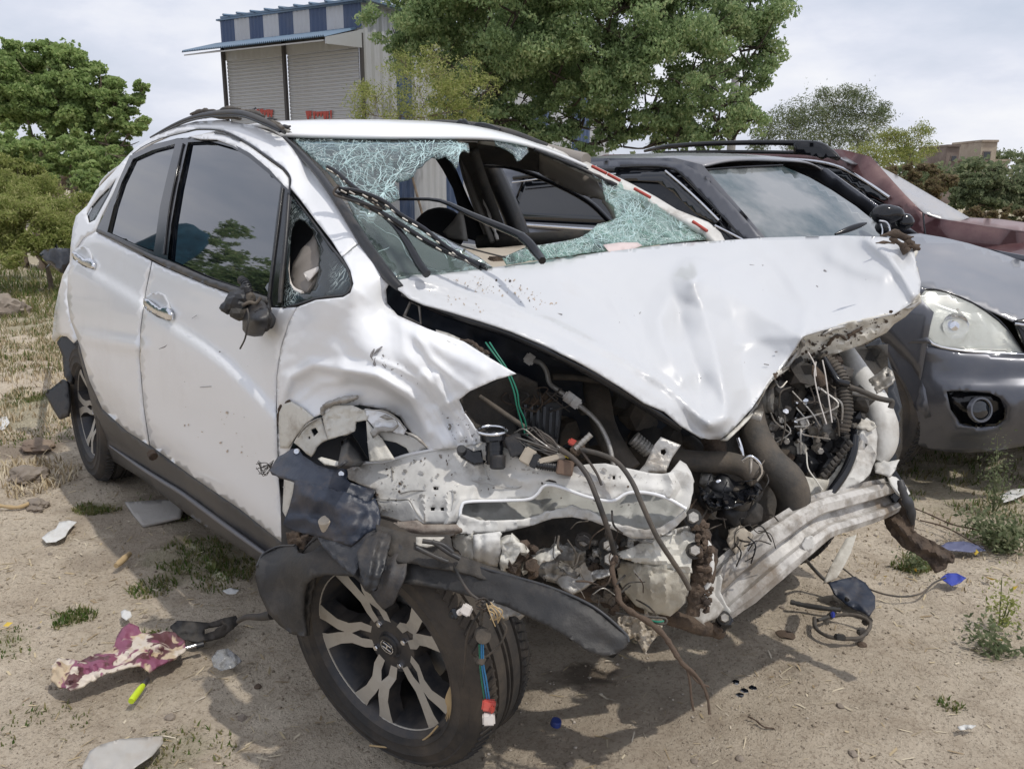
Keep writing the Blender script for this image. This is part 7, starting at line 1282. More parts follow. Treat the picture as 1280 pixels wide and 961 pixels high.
# feathery acacia in front of the shed
cl = [K(470, 120, 11, 26), K(510, 100, 11, 28), K(550, 95, 11, 30), K(530, 130, 11, 30), K(580, 115, 11, 26), K(500, 145, 11, 24), K(565, 140, 11, 26), K(610, 105, 11, 16), K(450, 140, 11, 12), K(540, 68, 11, 14), K(600, 138, 11, 16), K(590, 78, 11, 9), K(455, 108, 11, 8), K(500, 72, 11, 9)]
tree('acacia_bush', gpt(530, 11), cl, 9000, .042, LM3, 'feathery yellow-green acacia in front of the metal shed', 'bush', trunk_r=.035, aspect=.3, fork_h=.3, fluff=1.9)
# acacias and scrub on the right
cl = [K(960, 165, 24, 18), K(985, 150, 24, 20), K(1015, 140, 24, 22), K(1045, 130, 24, 22), K(1075, 135, 24, 20), K(1095, 150, 24, 16), K(1000, 175, 24, 24), K(1040, 170, 24, 26), K(1080, 172, 24, 22), K(1060, 115, 24, 10), K(1030, 118, 24, 9), K(945, 185, 24, 10), K(1105, 135, 24, 8)]
tree('acacia_tree', gpt(1030, 24), cl, 20000, .08, LM4, 'airy grey-green acacia with thin twigs right of the shade tree', 'tree', trunk_r=.09, aspect=.28, droop=-.1, fluff=2.2)
cl = [K(1110, 170, 21, 14), K(1130, 175, 21, 14), K(1150, 165, 21, 12), K(1140, 190, 21, 16), K(1105, 195, 21, 18), K(1165, 185, 21, 9), K(1080, 195, 21, 18)]
tree('acacia_tree', gpt(1130, 21), cl, 6500, .07, LM3, 'smaller half-bare acacia between the grey-green acacia and the ruined house', 'tree', trunk_r=.05, aspect=.3, fluff=2.2)
cl = [K(1130, 235, 17, 18), K(1160, 238, 17, 18), K(1110, 220, 17, 16), K(1145, 215, 17, 14), K(1180, 232, 17, 16), K(1165, 215, 17.5, 10)]
tree('dry_bush', gpt(1140, 17), cl, 16000, .07, LM8, 'brown dried-out scrub beyond the maroon car', 'bush', trunk_r=.04)
cl = [K(1210, 235, 13, 20), K(1235, 230, 13, 22), K(1260, 235, 13, 22), K(1290, 235, 13, 24), K(1225, 255, 13, 18), K(1262, 258, 13, 20), K(1300, 255, 13, 22), K(1200, 250, 13, 14), K(1245, 215, 13, 10)]
tree('dark_bush', gpt(1250, 13), cl, 30000, .06, LM4, 'dense dark green bush at the right edge', 'bush', trunk_r=.05)
cl = [K(1220, 272, 11, 14), K(1250, 272, 11, 14), K(1280, 276, 11, 16), K(1300, 280, 11, 16)]
tree('dry_bush', gpt(1260, 11), cl, 6000, .05, LM8, 'low brown scrub under the dark green bush at the right edge', 'bush', trunk_r=.03)
wood = npmesh('far_wood', *leafmesh(np.concatenate([crownpts([(*P(x, 196+4*math.sin(x*.05)+random.uniform(-3, 3), 120), 1.6, .6)], 300) for x in range(1120, 1420, 9)]+[crownpts([(*P(x, 225+random.uniform(-5, 5), 60), 2.0, .6)], 500) for x in range(-120, 1400, 28)]), .34, .7), 3)
fw = link('distant_tree_line', wood, LM4, None, smooth=False); tag(fw, kind='stuff')
# dirt mounds and boulder on the left
def rock(name, px, py, r, mt, label, cat='rock', sc=(1, 1, .6), amp=.4, seed=0, group=None, sub=4, z=None, d=None):
    bm = bmesh.new(); bmesh.ops.create_icosphere(bm, subdivisions=sub, radius=1)
    for v in bm.verts:
        n_ = noise.fractal(v.co*1.3+Vector((seed*3.7, seed, 0)), .9, 2, 4); v.co *= 1+amp*n_; v.co = Vector((v.co.x*r*sc[0], v.co.y*r*sc[1], v.co.z*r*sc[2]))
    c = P(px, py, z=0); o = bm_obj(name, bm, mt, None, smooth=True, sharp=30); o.location = (c.x, c.y, gz(c.x, c.y)+r*sc[2]*.25); return tag(o, label, cat, group)
SOIL = mat('mound_soil', (.24, .18, .13), .95, col2=(.15, .11, .085), scale=3, bump=.9, bscale=12)
STONE = mat('grey_stone', (.26, .22, .18), .9, col2=(.17, .14, .115), scale=9, bump=.8, bscale=25, dirt=(.34, .27, .2), dscale=6, damt=.5)
rock('dirt_mound', 95, 330, .50, SOIL, 'long reddish dirt mound behind the yellowish scrub', 'mound', sc=(1.6, 1.2, 1.9), amp=.22, seed=3, sub=5)
rock('boulder', 8, 392, .2, STONE, 'grey boulder at the left edge beside grass', seed=5, sc=(1, 1, .75))
rock('stone', 36, 600, .085, STONE, 'brown round stone lying left of the rear wheel', seed=2, sc=(1.1, .9, .55))
rock('stone', 48, 562, .075, SOIL, 'dark clod of earth behind the round stone', seed=9, sc=(1.5, 1, .4))
rock('stone', 112, 395, .22, SOIL, 'earth clod in the grass behind the wreck', seed=11) if False else None
rock('stone', 47, 634, .05, STONE, 'small pale stone below the round stone', seed=12, sc=(1.3, .8, .5))

# ---------------------------------------------------------------- the shed
SWHT = mat('white_corrugated_sheet', (.46, .47, .49), .4, metal=.2, dirt=(.36, .33, .29), dscale=1.5, dlo=.4, dhi=.8, damt=.35)
SBLU = mat('blue_corrugated_sheet', (.045, .075, .15), .45, metal=.1, dirt=(.2, .2, .2), dscale=1.2, damt=.3)
SRUF = mat('faded_blue_roof_sheet', (.13, .20, .29), .5, dirt=(.28, .28, .27), dscale=1.5, damt=.4)
SGRY = mat('roller_shutter_steel', (.42, .42, .42), .4, metal=.3, dirt=(.3, .27, .24), dscale=1.2, damt=.35)
SPOS = mat('dark_steel_post', (.06, .055, .055), .6)
A0 = P(459, 233, 20.0); A0.z = 0; A1 = P(290, 233, 22.6); A1.z = 0
wv = (A1-A0); WL = wv.length; wx = wv.normalized(); wn = Vector((-wx.y, wx.x, 0)); wn = wn if wn.dot(Vector(CAM)-A0) > 0 else -wn
def hz(py, pt): # height of a photo row above the point pt
    lo, hi = -1., 30.
    for _ in range(40):
        m_ = (lo+hi)/2
        if SCR((pt.x, pt.y, m_))[1] > py: lo = m_
        else: hi = m_
    return lo
zt0 = hz(2, A0); zt1 = hz(25, A1); za0 = hz(36, A0); za1 = hz(56, A1); print('shed', WL, zt0, zt1, za0, za1)
shed = empty('metal_shed', A0, 'white and blue corrugated metal shed with two closed roller shutters', 'building')
def corr(name, p0, p1, z0a, z1a, z0b, z1b, mt, amp=.03, pitch=.16, parent=None, nrm=None, horiz=False):
    "corrugated sheet wall from p0 to p1; bottom/top heights at each end"
    v_ = p1-p0; Lw = v_.length; u_ = v_.normalized(); nn = nrm; vs = []; fs = []
    if not horiz:
        k = int(Lw/pitch)*4; pr = (0, 1, 1, 0)
        for i in range(k+1):
            t = i/k; o_ = amp*pr[i % 4]; b_ = p0+u_*Lw*t+nn*o_
            vs += [(b_.x, b_.y, z0a+(z0b-z0a)*t), (b_.x, b_.y, z1a+(z1b-z1a)*t)]
        fs = [(2*i, 2*i+2, 2*i+3, 2*i+1) for i in range(k)]
    else:
        k = int((z1a-z0a)/pitch)*3; pr = (0, 1, 1)
        for i in range(k+1):
            t = i/k; o_ = nn*amp*pr[i % 3]
            for e_, za_, zb_ in ((p0, z0a, z1a), (p1, z0b, z1b)): vs.append((e_.x+o_.x, e_.y+o_.y, za_+(zb_-za_)*t))
        fs = [(2*i, 2*i+1, 2*i+3, 2*i+2) for i in range(k)]
    o = link(name, mesh_from(name, vs, fs), mt, parent, smooth=False); md = o.modifiers.new('t', 'SOLIDIFY'); md.thickness = .01; return o
def at_(t, off=0): return A0+wx*WL*t+wn*off
# fascia stripes above the awning: nine panels
cuts = np.array([455, 431.5, 410, 388.5, 367.5, 348.5, 328, 309.5, 289, 269.5]); cuts = cuts+(640-cuts)*.0458; ts = (cuts[0]-cuts)/(cuts[0]-cuts[-1]); ts = ts**1.06
for i in range(9):
    t0, t1 = ts[i], ts[i+1]; zb = lambda t: za0+(za1-za0)*t; ztp = lambda t: zt0+(zt1-zt0)*t
    corr('blue_panel' if i % 2 == 0 else 'white_panel', at_(t0), at_(t1), zb(t0)+.02, ztp(t0), zb(t1)+.02, ztp(t1), SBLU if i % 2 == 0 else SWHT, amp=.015, pitch=.12, parent=shed, nrm=wn)
# roof sheet edge
bm = bmesh.new()
def quadbox(bm, p0, p1, h0, h1, dep, th):
    vs_ = []
    for p, h in ((p0, h0), (p1, h1)):
        for o_, dz in ((0, 0), (dep, 0), (dep, th), (0, th)): q = p+wn*o_; vs_.append(bm.verts.new((q.x, q.y, h+dz)))
    for f in ((0, 1, 2, 3), (7, 6, 5, 4), (0, 4, 5, 1), (1, 5, 6, 2), (2, 6, 7, 3), (3, 7, 4, 0)): bm.faces.new([vs_[k] for k in f])
quadbox(bm, at_(-.02, -.1), at_(1.02, -.1), zt0-.03, zt1-.03, .16, .04); bm_obj('roof_edge', bm, SRUF, shed)
for k in range(60):
    t = -.02+k*1.05/60; q = at_(t, .2); z_ = zt0+(zt1-zt0)*t+.06
    if k % 2 == 0: tube('roof_rib', [tuple(q)[:2]+(z_,), tuple(at_(t, -1.2))[:2]+(z_+.12,)], .03, SRUF, shed, n=5, sub=1) if k % 6 == 0 else None
# awning: a sloping corrugated sheet along the front
aw = 1.05; aw0 = hz(45, at_(.03, aw)); aw1 = hz(65, at_(1.05, aw)); vs = []; fs = []; k = 150
for i in range(k+1):
    t = .03+i/k*1.02; o_ = .022*(1 if i % 2 else -1)
    zi = za0+(za1-za0)*t+.02; zo = aw0+(aw1-aw0)*i/k
    q0 = at_(t); q1 = at_(t, aw); vs += [(q0.x, q0.y, zi+o_), (q1.x, q1.y, zo+o_)]
fs = [(2*i, 2*i+1, 2*i+3, 2*i+2) for i in range(k)]
o = link('awning', mesh_from('awning', vs, fs), SRUF, shed, smooth=False); md = o.modifiers.new('t', 'SOLIDIFY'); md.thickness = .012
q0, q1, q2, q3 = at_(.04, aw-.02), at_(1.04, aw-.02), at_(1.04, .02), at_(.04, .02); zq = lambda t: za0+(za1-za0)*t
vs = [(q0.x, q0.y, aw0-.10), (q1.x, q1.y, aw1-.10), (q2.x, q2.y, zq(1.04)-.16), (q3.x, q3.y, zq(.04)-.16)]
o = link('awning_soffit', mesh_from('awning_soffit', vs, [(0, 1, 2, 3)]), SWHT, shed, smooth=False); md = o.modifiers.new('t', 'SOLIDIFY'); md.thickness = .03
bm = bmesh.new(); e0 = at_(-.005, .0); e1 = at_(.22, aw*.95)
e2 = at_(.03, aw*.98); vs_ = [bm.verts.new(v) for v in ((e0.x, e0.y, za0-.02), (e0.x, e0.y, za0-.42), (e2.x, e2.y, aw0-.16), (e2.x, e2.y, aw0-.02))]
bm.faces.new(vs_); o = bm_obj('awning_end_panel', bm, SWHT, shed); md = o.modifiers.new('t', 'SOLIDIFY'); md.thickness = .03
# shutters: every slat a piece
tm = ((459-367)/(459-290))**1.06; t_r = .015; slat_me = None
for (t0, t1) in ((.03, tm-.012), (tm+.012, .975)):
    sh_ = empty('roller_shutter', at_((t0+t1)/2), parent=shed)
    zt_ = min(zq(t0), zq(t1))-.12; ns = int(zt_/.085)
    p0, p1 = at_(t0, -.03), at_(t1, -.03); vL = p1-p0
    vs = []
    for z_, o_ in ((0, 0), (.02, .018), (.06, .018), (.083, 0), (.083, -.012), (0, -.012)):
        for p in (p0, p1): q = p-p0+wn*o_; vs.append((q.x, q.y, z_))
    fs = [(2*i, 2*i+1, 2*((i+1) % 6)+1, 2*((i+1) % 6)) for i in range(6)]+[(0, 2, 4, 6, 8, 10), (11, 9, 7, 5, 3, 1)]
    me = mesh_from('slat', vs, fs); me.materials.append(SGRY)
    for i in range(ns):
        o = bpy.data.objects.new('slat', me); COL.objects.link(o); o.parent = sh_; o.location = (p0.x-at_((t0+t1)/2).x, p0.y-at_((t0+t1)/2).y, i*.0865)
corr('header_panel', at_(0, -.02), at_(1, -.02), za0-.40, za0-.01, za1-.40, za1-.01, SWHT, amp=.008, pitch=.2, parent=shed, nrm=wn)
for t in (.0, tm, .99):
    q = at_(t, .03); tube('steel_post', [(q.x, q.y, 0), (q.x, q.y, zq(t)-.1)], .06, SPOS, shed, n=6, sub=1, smooth=False)
# lettering on the shutters: red, too small and half hidden to be read
for (x0, y0, x1, y1) in ((318, 140, 352, 146), (390, 143, 424, 148)):
    tt = lambda x: ((459-x)/(459-290))**1.06
    for j in range(int((x1-x0)/4)):
        xa = x0+j*4; q = at_(tt(xa), .02); zc = hz((y0+y1)/2, q); hgt_ = .10+.04*random.random(); ww = wx*(-.045)
        ww = wx*(-.03-.05*random.random()); lo_ = -hgt_*random.random(); vs = [(q.x, q.y, zc+lo_), (q.x+ww.x*.5, q.y+ww.y*.5, zc+lo_-.03), (q.x+ww.x, q.y+ww.y, zc+lo_+.03), (q.x+ww.x*1.6, q.y+ww.y*1.6, zc+hgt_), (q.x-ww.x*.5, q.y-ww.y*.5, zc+hgt_)]
        o = link('red_letter', mesh_from('red_letter', vs, [(0, 1, 2, 3, 4)]), M['redp'], shed, smooth=False); md = o.modifiers.new('t', 'SOLIDIFY'); md.thickness = .006
# side wall running away behind the trees
B1 = P(760, 233, 31); B1.z = 0; sdv = (B1-A0).normalized(); sn = Vector((-sdv.y, sdv.x, 0)); sn = sn if sn.dot(Vector(CAM)-A0) > 0 else -sn
zs0 = hz(3, A0); Lb = (B1-A0).length; cuts_ = [0, .09, .135, .24, .30, .40, .47, .58, .66, .78, .88, 1.0]
for i in range(11):
    a_, b_ = A0+sdv*Lb*cuts_[i], A0+sdv*Lb*cuts_[i+1]; corr('blue_panel' if i % 2 else 'white_panel', a_, b_, 0, zs0-.9*cuts_[i]*0, 0, zs0, SBLU if i % 2 else SWHT, amp=.035, pitch=.24, parent=shed, nrm=sn)
ra, rb = A0+sn*.3+wn*.2, B1+sn*.3; vs = [(ra.x, ra.y, zs0+.05), (rb.x, rb.y, zs0+.05), (rb.x-sn.x*6, rb.y-sn.y*6, zs0+.6), (at_(1).x+sn.x*0, at_(1).y, zt1+.08)]
o = link('roof', mesh_from('roof', vs, [(0, 1, 2, 3)]), SRUF, shed, smooth=False); md = o.modifiers.new('t', 'SOLIDIFY'); md.thickness = .05
wpoly('left_wall', [tuple(at_(1))[:2]+(0,), tuple(at_(1)-sn*5)[:2]+(0,), tuple(at_(1)-sn*5)[:2]+(zt1,), tuple(at_(1))[:2]+(zt1,)], SWHT, parent=shed) if False else None
# utility pole behind the shade tree
ptube_ = P(911, 233, 26); o = tube('concrete_pole', [(ptube_.x, ptube_.y, 0), (ptube_.x, ptube_.y, hz(85, Vector((ptube_.x, ptube_.y, 0))))], [.16, .12], mat('pole_concrete', (.32, .31, .30), .9), None, n=8, sub=1); tag(o, 'grey concrete pole rising through the right side of the shade tree', 'pole')
# ruined houses far right
HB = mat('old_plaster', (.40, .34, .27), .9, col2=(.26, .2, .16), scale=.6, bump=.4, bscale=4); HD = mat('dark_masonry', (.15, .115, .10), .95, col2=(.22, .18, .16), scale=.8)
def house(name, px0, px1, py0, D, mt, label, wins, dep=5):
    p0, p1 = P(px0, 233, D), P(px1, 233, D); c = (p0+p1)/2; w_ = (p1-p0).length; h = hz(py0, Vector((c.x, c.y, 0))); e = empty(name, (c.x, c.y, 0), label, 'building')
    back = Vector((CF[0], CF[1], 0)).normalized(); rx = Vector((CR[0], CR[1], 0)).normalized()
    box('wall', (c.x+back.x*dep/2, c.y+back.y*dep/2, h/2), (w_, dep, h), mt, e, x=rx, bev=.02); box('parapet', (c.x+back.x*dep/2, c.y+back.y*dep/2, h+.1), (w_*1.05, dep*1.05, .2), mt, e, x=rx, bev=.02)
    for (u, v, ww, hh) in wins:
        q = c+rx*w_*u-back*.02; f = box('window', (q.x, q.y, h*v), (ww, .12, hh), HD, e, x=rx, bev=.01); box('pane', (q.x-back.x*.07, q.y-back.y*.07, h*v), (ww*.8, .03, hh*.8), M['bglass'], f, x=rx, bev=.005)
    return e
house('plaster_house', 1220, 1240, 178, 75, HB, 'small square cream house block far off right with a dark opening', [(-.1, .78, .7, .8)])
house('brick_ruin', 1178, 1194, 184, 72, HD, 'small dark brick hut far off left of the cream house block', [(.1, .8, .5, .5)])
house('flat_house', 1172, 1256, 202, 78, HB, 'long low flat-roofed house under the cream block far off', [(-.3, .6, .8, .7), (.2, .6, .8, .7)])
# out of frame to the left: what the side windows mirror
def azp(az, dist, z): a = math.radians(az); return (math.cos(a)*dist, -.8+math.sin(a)*dist, z)
cl = [(*azp(-156.5+random.uniform(-4, 4), 15, 1.2+random.random()*2.9), .8+random.random()*.4, .8) for i in range(12)]
tree('roadside_tree', azp(-156, 15, 0), cl, 16000, .13, LM2, 'dark round tree out of frame mirrored in the front door glass', 'tree', trunk_r=.1)
cl = [(*azp(-160.3+random.uniform(-.7, .7), 17, 1.2+i*.8), .42+random.random()*.2, 1) for i in range(6)]
tree('roadside_tree', azp(-160.3, 17, 0), cl, 6000, .13, LM2, 'slim tree out of frame mirrored in the middle of the front door glass', 'tree', trunk_r=.08)
cl = [(*azp(-165.5+random.uniform(-1.5, 1.5), 17, 1.0+random.random()*1.6), .5, .8) for i in range(6)]
tree('roadside_tree', azp(-165.5, 17, 0), cl, 5000, .12, LM4, 'sparse tree out of frame mirrored in the rear door glass', 'tree', trunk_r=.07)
tc_ = azp(-163, 13, 0); bm = bmesh.new(); bmesh.ops.create_uvsphere(bm, u_segments=24, v_segments=14, radius=1)
for v in bm.verts: v.co = Vector((math.copysign(abs(v.co.x)**.35, v.co.x)*.40, math.copysign(abs(v.co.y)**.35, v.co.y)*.40, math.copysign(abs(v.co.z)**.55, v.co.z)*2.0+2.0)); v.co += v.normal*.10*noise.noise(v.co*4)
o = bm_obj('tarpaulin_stack', bm, mat('bright_blue_tarpaulin', (.02, .09, .14), .7, col2=(.01, .05, .08), scale=5, bump=.6, bscale=6), None, smooth=True); o.location = (tc_[0], tc_[1], 0); tag(o, 'tall blue tarpaulin-covered stack out of frame mirrored in the door glass', 'tarpaulin')
# ================================================================ ground cover and litter
def scatter(areas, n, rng):
    out = []
    for (px, py, r, wt) in areas:
        q = P(px, py, z=0); k = int(n*wt); a = rng.random(k)*6.283; rr = r*np.sqrt(rng.random(k)); out.append(np.stack([q.x+rr*np.cos(a), q.y+rr*np.sin(a)], 1))
    X = np.concatenate(out); return np.c_[X, hgt(X[:, 0], X[:, 1])]
rg = np.random.default_rng(3)
# pebbles and grit
n = 26000; X = np.c_[rg.uniform(-2.5, 2.3, n), rg.uniform(-1.7, 2.7, n)]; X = X[rg.random(n) < .25+.75*(vnoise(X[:, 0], X[:, 1], .5, 70)+.5)]; n = len(X)
s = .0020+.0042*rg.random(n)**4; base = np.array([(1, 0, 0), (0, 1, 0), (-1, 0, 0), (0, -1, 0), (0, 0, .8), (0, 0, -.5)], float)
V_ = base[None]*s[:, None, None]*(.6+.8*rg.random((n, 6, 1))); an = rg.random(n)*6.28; ca_, sa_ = np.cos(an)[:, None], np.sin(an)[:, None]; Vx = V_[:, :, 0]*ca_-V_[:, :, 1]*sa_; Vy = V_[:, :, 0]*sa_+V_[:, :, 1]*ca_
V_ = np.stack([Vx+X[:, :1], Vy+X[:, 1:2], V_[:, :, 2]+hgt(X[:, 0], X[:, 1])[:, None]+.001], 2).reshape(-1, 3)
f = np.array([(0, 1, 4), (1, 2, 4), (2, 3, 4), (3, 0, 4), (1, 0, 5), (2, 1, 5), (3, 2, 5), (0, 3, 5)]); F_ = (f[None]+(np.arange(n)*6)[:, None, None]).reshape(-1, 3)
o = link('gravel', npmesh('gravel', V_, F_, 3), LM7, None, smooth=False); tag(o, 'fine gravel and grit strewn over the dry soil', 'gravel', kind='stuff')
# dry straw chips
X = scatter([(100, 640, .9, .2), (60, 560, .8, .15), (260, 700, .7, .15), (200, 830, .6, .12), (1150, 650, .7, .15), (1000, 850, .7, .06), (900, 900, .5, .05), (400, 930, .5, .06), (30, 440, 1.4, .2), (1230, 760, .5, .06)], 2300, rg)
n = len(X); a = rg.random(n)*6.28; l = .006+.022*rg.random(n)**2; w_ = .0008+.0022*rg.random(n)**2; tl = rg.uniform(-.25, .35, n)
d = np.stack([np.cos(a), np.sin(a), tl], 1); u = np.stack([-np.sin(a), np.cos(a), rg.uniform(-.3, .3, n)], 1); X[:, 2] += .003
V_ = np.stack([X-d*l[:, None]-u*w_[:, None], X-d*l[:, None]*.6+u*w_[:, None], X+d*l[:, None]+u*w_[:, None], X+d*l[:, None]*.7-u*w_[:, None]], 1).reshape(-1, 3)
F_ = np.arange(n*4).reshape(-1, 4); o = link('straw_litter', npmesh('straw', V_, F_, 4), LM6, None, smooth=False); tag(o, 'scattered dry straw and chips on the soil', 'straw', kind='stuff')
# grass
def grass(name, areas, n, h, label, lm=None, dens=1, w=.0022):
    X = scatter(areas, n, rg); m = vnoise(X[:, 0], X[:, 1], .12, 90)+.5*vnoise(X[:, 0], X[:, 1], .04, 91); X = X[m > -.12]; n = len(X)
    a = rg.random(n)*6.28; hh = h*(.4+.9*rg.random(n)); le = rg.random(n)*.9; d = np.stack([np.cos(a)*le, np.sin(a)*le, np.ones(n)], 1); u = np.stack([-np.sin(a), np.cos(a), np.zeros(n)], 1)*(w*(.6+rg.random(n)))[:, None]
    b0 = X.copy(); b0[:, 2] -= .003; mid = b0+d*hh[:, None]*.55; tip = b0+d*hh[:, None]*np.array([1.3, 1.3, .85]); V_ = np.stack([b0-u, b0+u, mid+u*.8, mid-u*.8, tip], 1).reshape(-1, 3); k = np.arange(n)*5
    F_ = np.concatenate([np.stack([k, k+1, k+2], 1), np.stack([k, k+2, k+3], 1), np.stack([k+3, k+2, k+4], 1)]); o = link(name, npmesh(name, V_, F_, 3), lm or LM5, None, smooth=False); return tag(o, label, 'grass', kind='stuff')
grass('grass', [(22, 495, .28, .10), (30, 410, .9, .12), (10, 450, .6, .06), (230, 640, .10, .02), (250, 690, .16, .035), (300, 700, .12, .02), (125, 635, .10, .025), (60, 540, .3, .03), (90, 770, .07, .015), (195, 790, .05, .006), (275, 720, .10, .01), (190, 730, .08, .01), (20, 380, 1.6, .16), (150, 625, .15, .01)], 26000, .024, 'patchy short green grass around the wreck')
grass('grass', [(1180, 600, .5, .2), (1240, 590, .4, .2), (1140, 700, .07, .08), (1270, 650, .3, .1), (1050, 590, .4, .1)], 5200, .035, 'sparse weeds and grass in front of the grey car')
grass('grass', [(5, 360, 3.0, .3), (60, 350, 3.0, .3), (100, 345, 3, .2), (-40, 370, 2, .2)], 16000, .11, 'longer grass in front of the bushes on the left', w=.006)
grass('grass', [(10, 800, .10, .2), (60, 900, .1, .1), (15, 900, .1, .1), (230, 935, .12, .3), (1190, 880, .04, .1)], 900, .016, 'thin dry grass near the bottom left corner')
grass('dry_grass', [(20, 470, .7, .12), (40, 440, .8, .14), (10, 420, 1.0, .16), (50, 400, 1.3, .16), (20, 370, 2.0, .16), (-10, 530, .5, .06), (10, 600, .3, .04)], 30000, .05, 'dry straw-coloured grass on the far left ground', lm=LM6, w=.0026)
grass('grass', [(15, 440, 1.0, .3), (35, 400, 1.2, .3), (60, 380, 1.5, .3)], 14000, .06, 'green grass tufts behind the tail of the wreck', w=.003)
grass('dry_grass', [(1200, 620, .6, .3), (1160, 680, .4, .2), (1250, 720, .4, .2)], 1500, .02, 'thin dry grass stubble on the right', lm=LM6)
# leafy weeds on the right
def weed(px, py, h, n, label, spread=.10, lm=LM4, ls=.018, stems=6):
    q = P(px, py, z=0); e = empty('weed', (q.x, q.y, gz(q.x, q.y)), label, 'weed'); vsx = []; L_ = []
    for i in range(stems):
        a = rg.random()*6.28; r = spread*rg.random()**.5; tip = np.array([q.x+r*math.cos(a), q.y+r*math.sin(a), h*(.5+.6*rg.random())]); b_ = np.array([q.x+r*.2*math.cos(a), q.y+r*.2*math.sin(a), 0])
        tube('stem', [b_, (b_+tip)/2+rg.normal(size=3)*.006, tip], [.0024, .002, .001], M['green'] if False else LM4, e, n=5)
        t = rg.random(n//stems)[:, None]**.8; L_.append(b_+(tip-b_)*t+rg.normal(size=(n//stems, 3))*.014*(1+1.4*t))
    V_, F_ = leafmesh(np.concatenate(L_), ls, .5, .1, rg); link('foliage', npmesh('foliage', V_, F_, 3), lm, e, smooth=False); return e
weed(1243, 640, .30, 700, 'tall pale-flowered weed beside the grey car bumper', .06, LM4, .012, 5)
weed(1255, 680, .11, 1400, 'low bushy grey-green weed at the right edge', .16, LM4, .020, 14)
weed(1250, 780, .16, 260, 'thin upright weed at the lower right edge', .05, LM3, .014, 3)
weed(1255, 812, .035, 300, 'flat dark rosette weed below the thin upright one', .09, LM4, .02, 8)
weed(1140, 705, .03, 200, 'small flat weed under the drooping bracket', .06, LM4, .016, 6)
weed(1278, 560, .16, 500, 'leafy weed by the bumper corner at the right edge', .12, LM3, .018, 8)
# printed cloth, strap, marker
CL = Surf([(66, 850, {'z': .03}), (215, 795, {'z': .035}), (140, 790, {'z': .045}), (160, 840, {'z': .03}), (70, 825, {'z': .05}), (230, 815, {'z': .02})])
mcl = bpy.data.materials.new('printed_cloth'); mcl.use_nodes = True; t = mcl.node_tree; b = t.nodes['Principled BSDF']; b.inputs['Roughness'].default_value = .55; N = t.nodes.new; L = t.links.new; tcn = N('ShaderNodeTexCoord')
c = MX(RM(NZ(14, 3, .5), .46, .52), (.48, .38, .26), (.60, .53, .45)); c = MX(RM(NZ(17, 2, .5, .6), .56, .60), c, (.11, .045, .05)); c = MX(RM(NZ(11, 2, .5, 1), .54, .58), c, (.22, .07, .12)); L(c, b.inputs['Base Color'])
cloth = patch('printed_cloth', [(63, 848), (66, 832), (72, 822), (88, 823), (100, 826), (115, 818), (128, 815), (142, 810), (146, 795), (152, 785), (162, 778), (172, 782), (176, 790), (190, 792), (205, 788), (218, 790), (230, 800), (232, 812), (220, 822), (208, 826), (196, 832), (186, 840), (176, 832), (160, 832), (145, 837), (125, 846), (105, 856), (88, 861), (72, 858)], CL, mcl, None, step=3, thick=.006, sharp=50, bumps=[('noise', 10, .014, 3), ('noise', 24, .016, 6), ('ridge', [(75, 840), (110, 832), (150, 815), (200, 805)], 9, .02), ('ridge', [(90, 850), (140, 838), (180, 825)], 4, .012)])
tag(cloth, 'crumpled cream and purple printed cloth lying on the dirt', 'cloth')
strap = patch('black_strap', [(213, 782), (222, 775), (240, 776), (262, 778), (280, 772), (295, 769), (298, 776), (292, 786), (276, 796), (258, 800), (246, 802), (230, 800), (218, 794)], Surf([(213, 782, {'z': .03}), (295, 770, {'z': .02}), (250, 800, {'z': .015}), (240, 778, {'z': .035})]), M['felt'], None, step=3, thick=.006, bumps=[('ridge', [(215, 784), (250, 788), (294, 778)], 4, .012), ('noise', 8, .012, 3)], holes=[[(256, 784), (270, 781), (280, 779), (268, 788), (256, 792)]])
tag(strap, 'flattened black strap running from the cloth towards the wheel', 'strap')
o = tube('metal_tube_end', [P(228, 811, z=.015), P(246, 806, z=.015)], .0055, M['chrome'], None, sub=1); cyl('black_cap', tuple(P(250, 806, z=.015)), .0085, .02, M['black'], o, axis=P(228, 811, z=.015)-P(246, 806, z=.015)); tag(o, 'small shiny metal tube with black end poking from the cloth', 'tube')
NEON = mat('neon_yellow_plastic', (.52, .66, .03), .45); pa, pb = P(164, 876, z=.009), P(185, 848, z=.009); ax = (pb-pa).normalized(); e = empty('marker_pen', pa, 'neon yellow marker pen with black cap below the cloth', 'pen')
tube('barrel', [pa, pa+ax*.004, pa+ax*.05, pa+ax*.066, pa+ax*.072], [.005, .0088, .0088, .0075, .006], NEON, e, n=14, sub=3); tube('cap', [pa+ax*.070, pa+ax*.072, pa+ax*.098, pa+ax*.100], [.006, .0078, .0072, .005], M['black'], e, n=14, sub=1)
o = patch('clear_wrapper', [(264, 822), (272, 812), (284, 810), (296, 818), (303, 826), (292, 834), (276, 838), (267, 833)], Surf([(264, 822, {'z': .02}), (303, 826, {'z': .02}), (276, 838, {'z': .01}), (284, 812, {'z': .03})]), mat('clouded_film', (.30, .31, .32), .2, alpha=.55), None, step=3, thick=.001, bumps=[('noise', 6, .02, 3)]); tag(o, 'crumpled clear plastic wrapper near the front wheel', 'wrapper')
PLS = Surf([(100, 962, {'z': .012}), (205, 918, {'z': .02}), (150, 925, {'z': .025}), (190, 955, {'z': .01})])
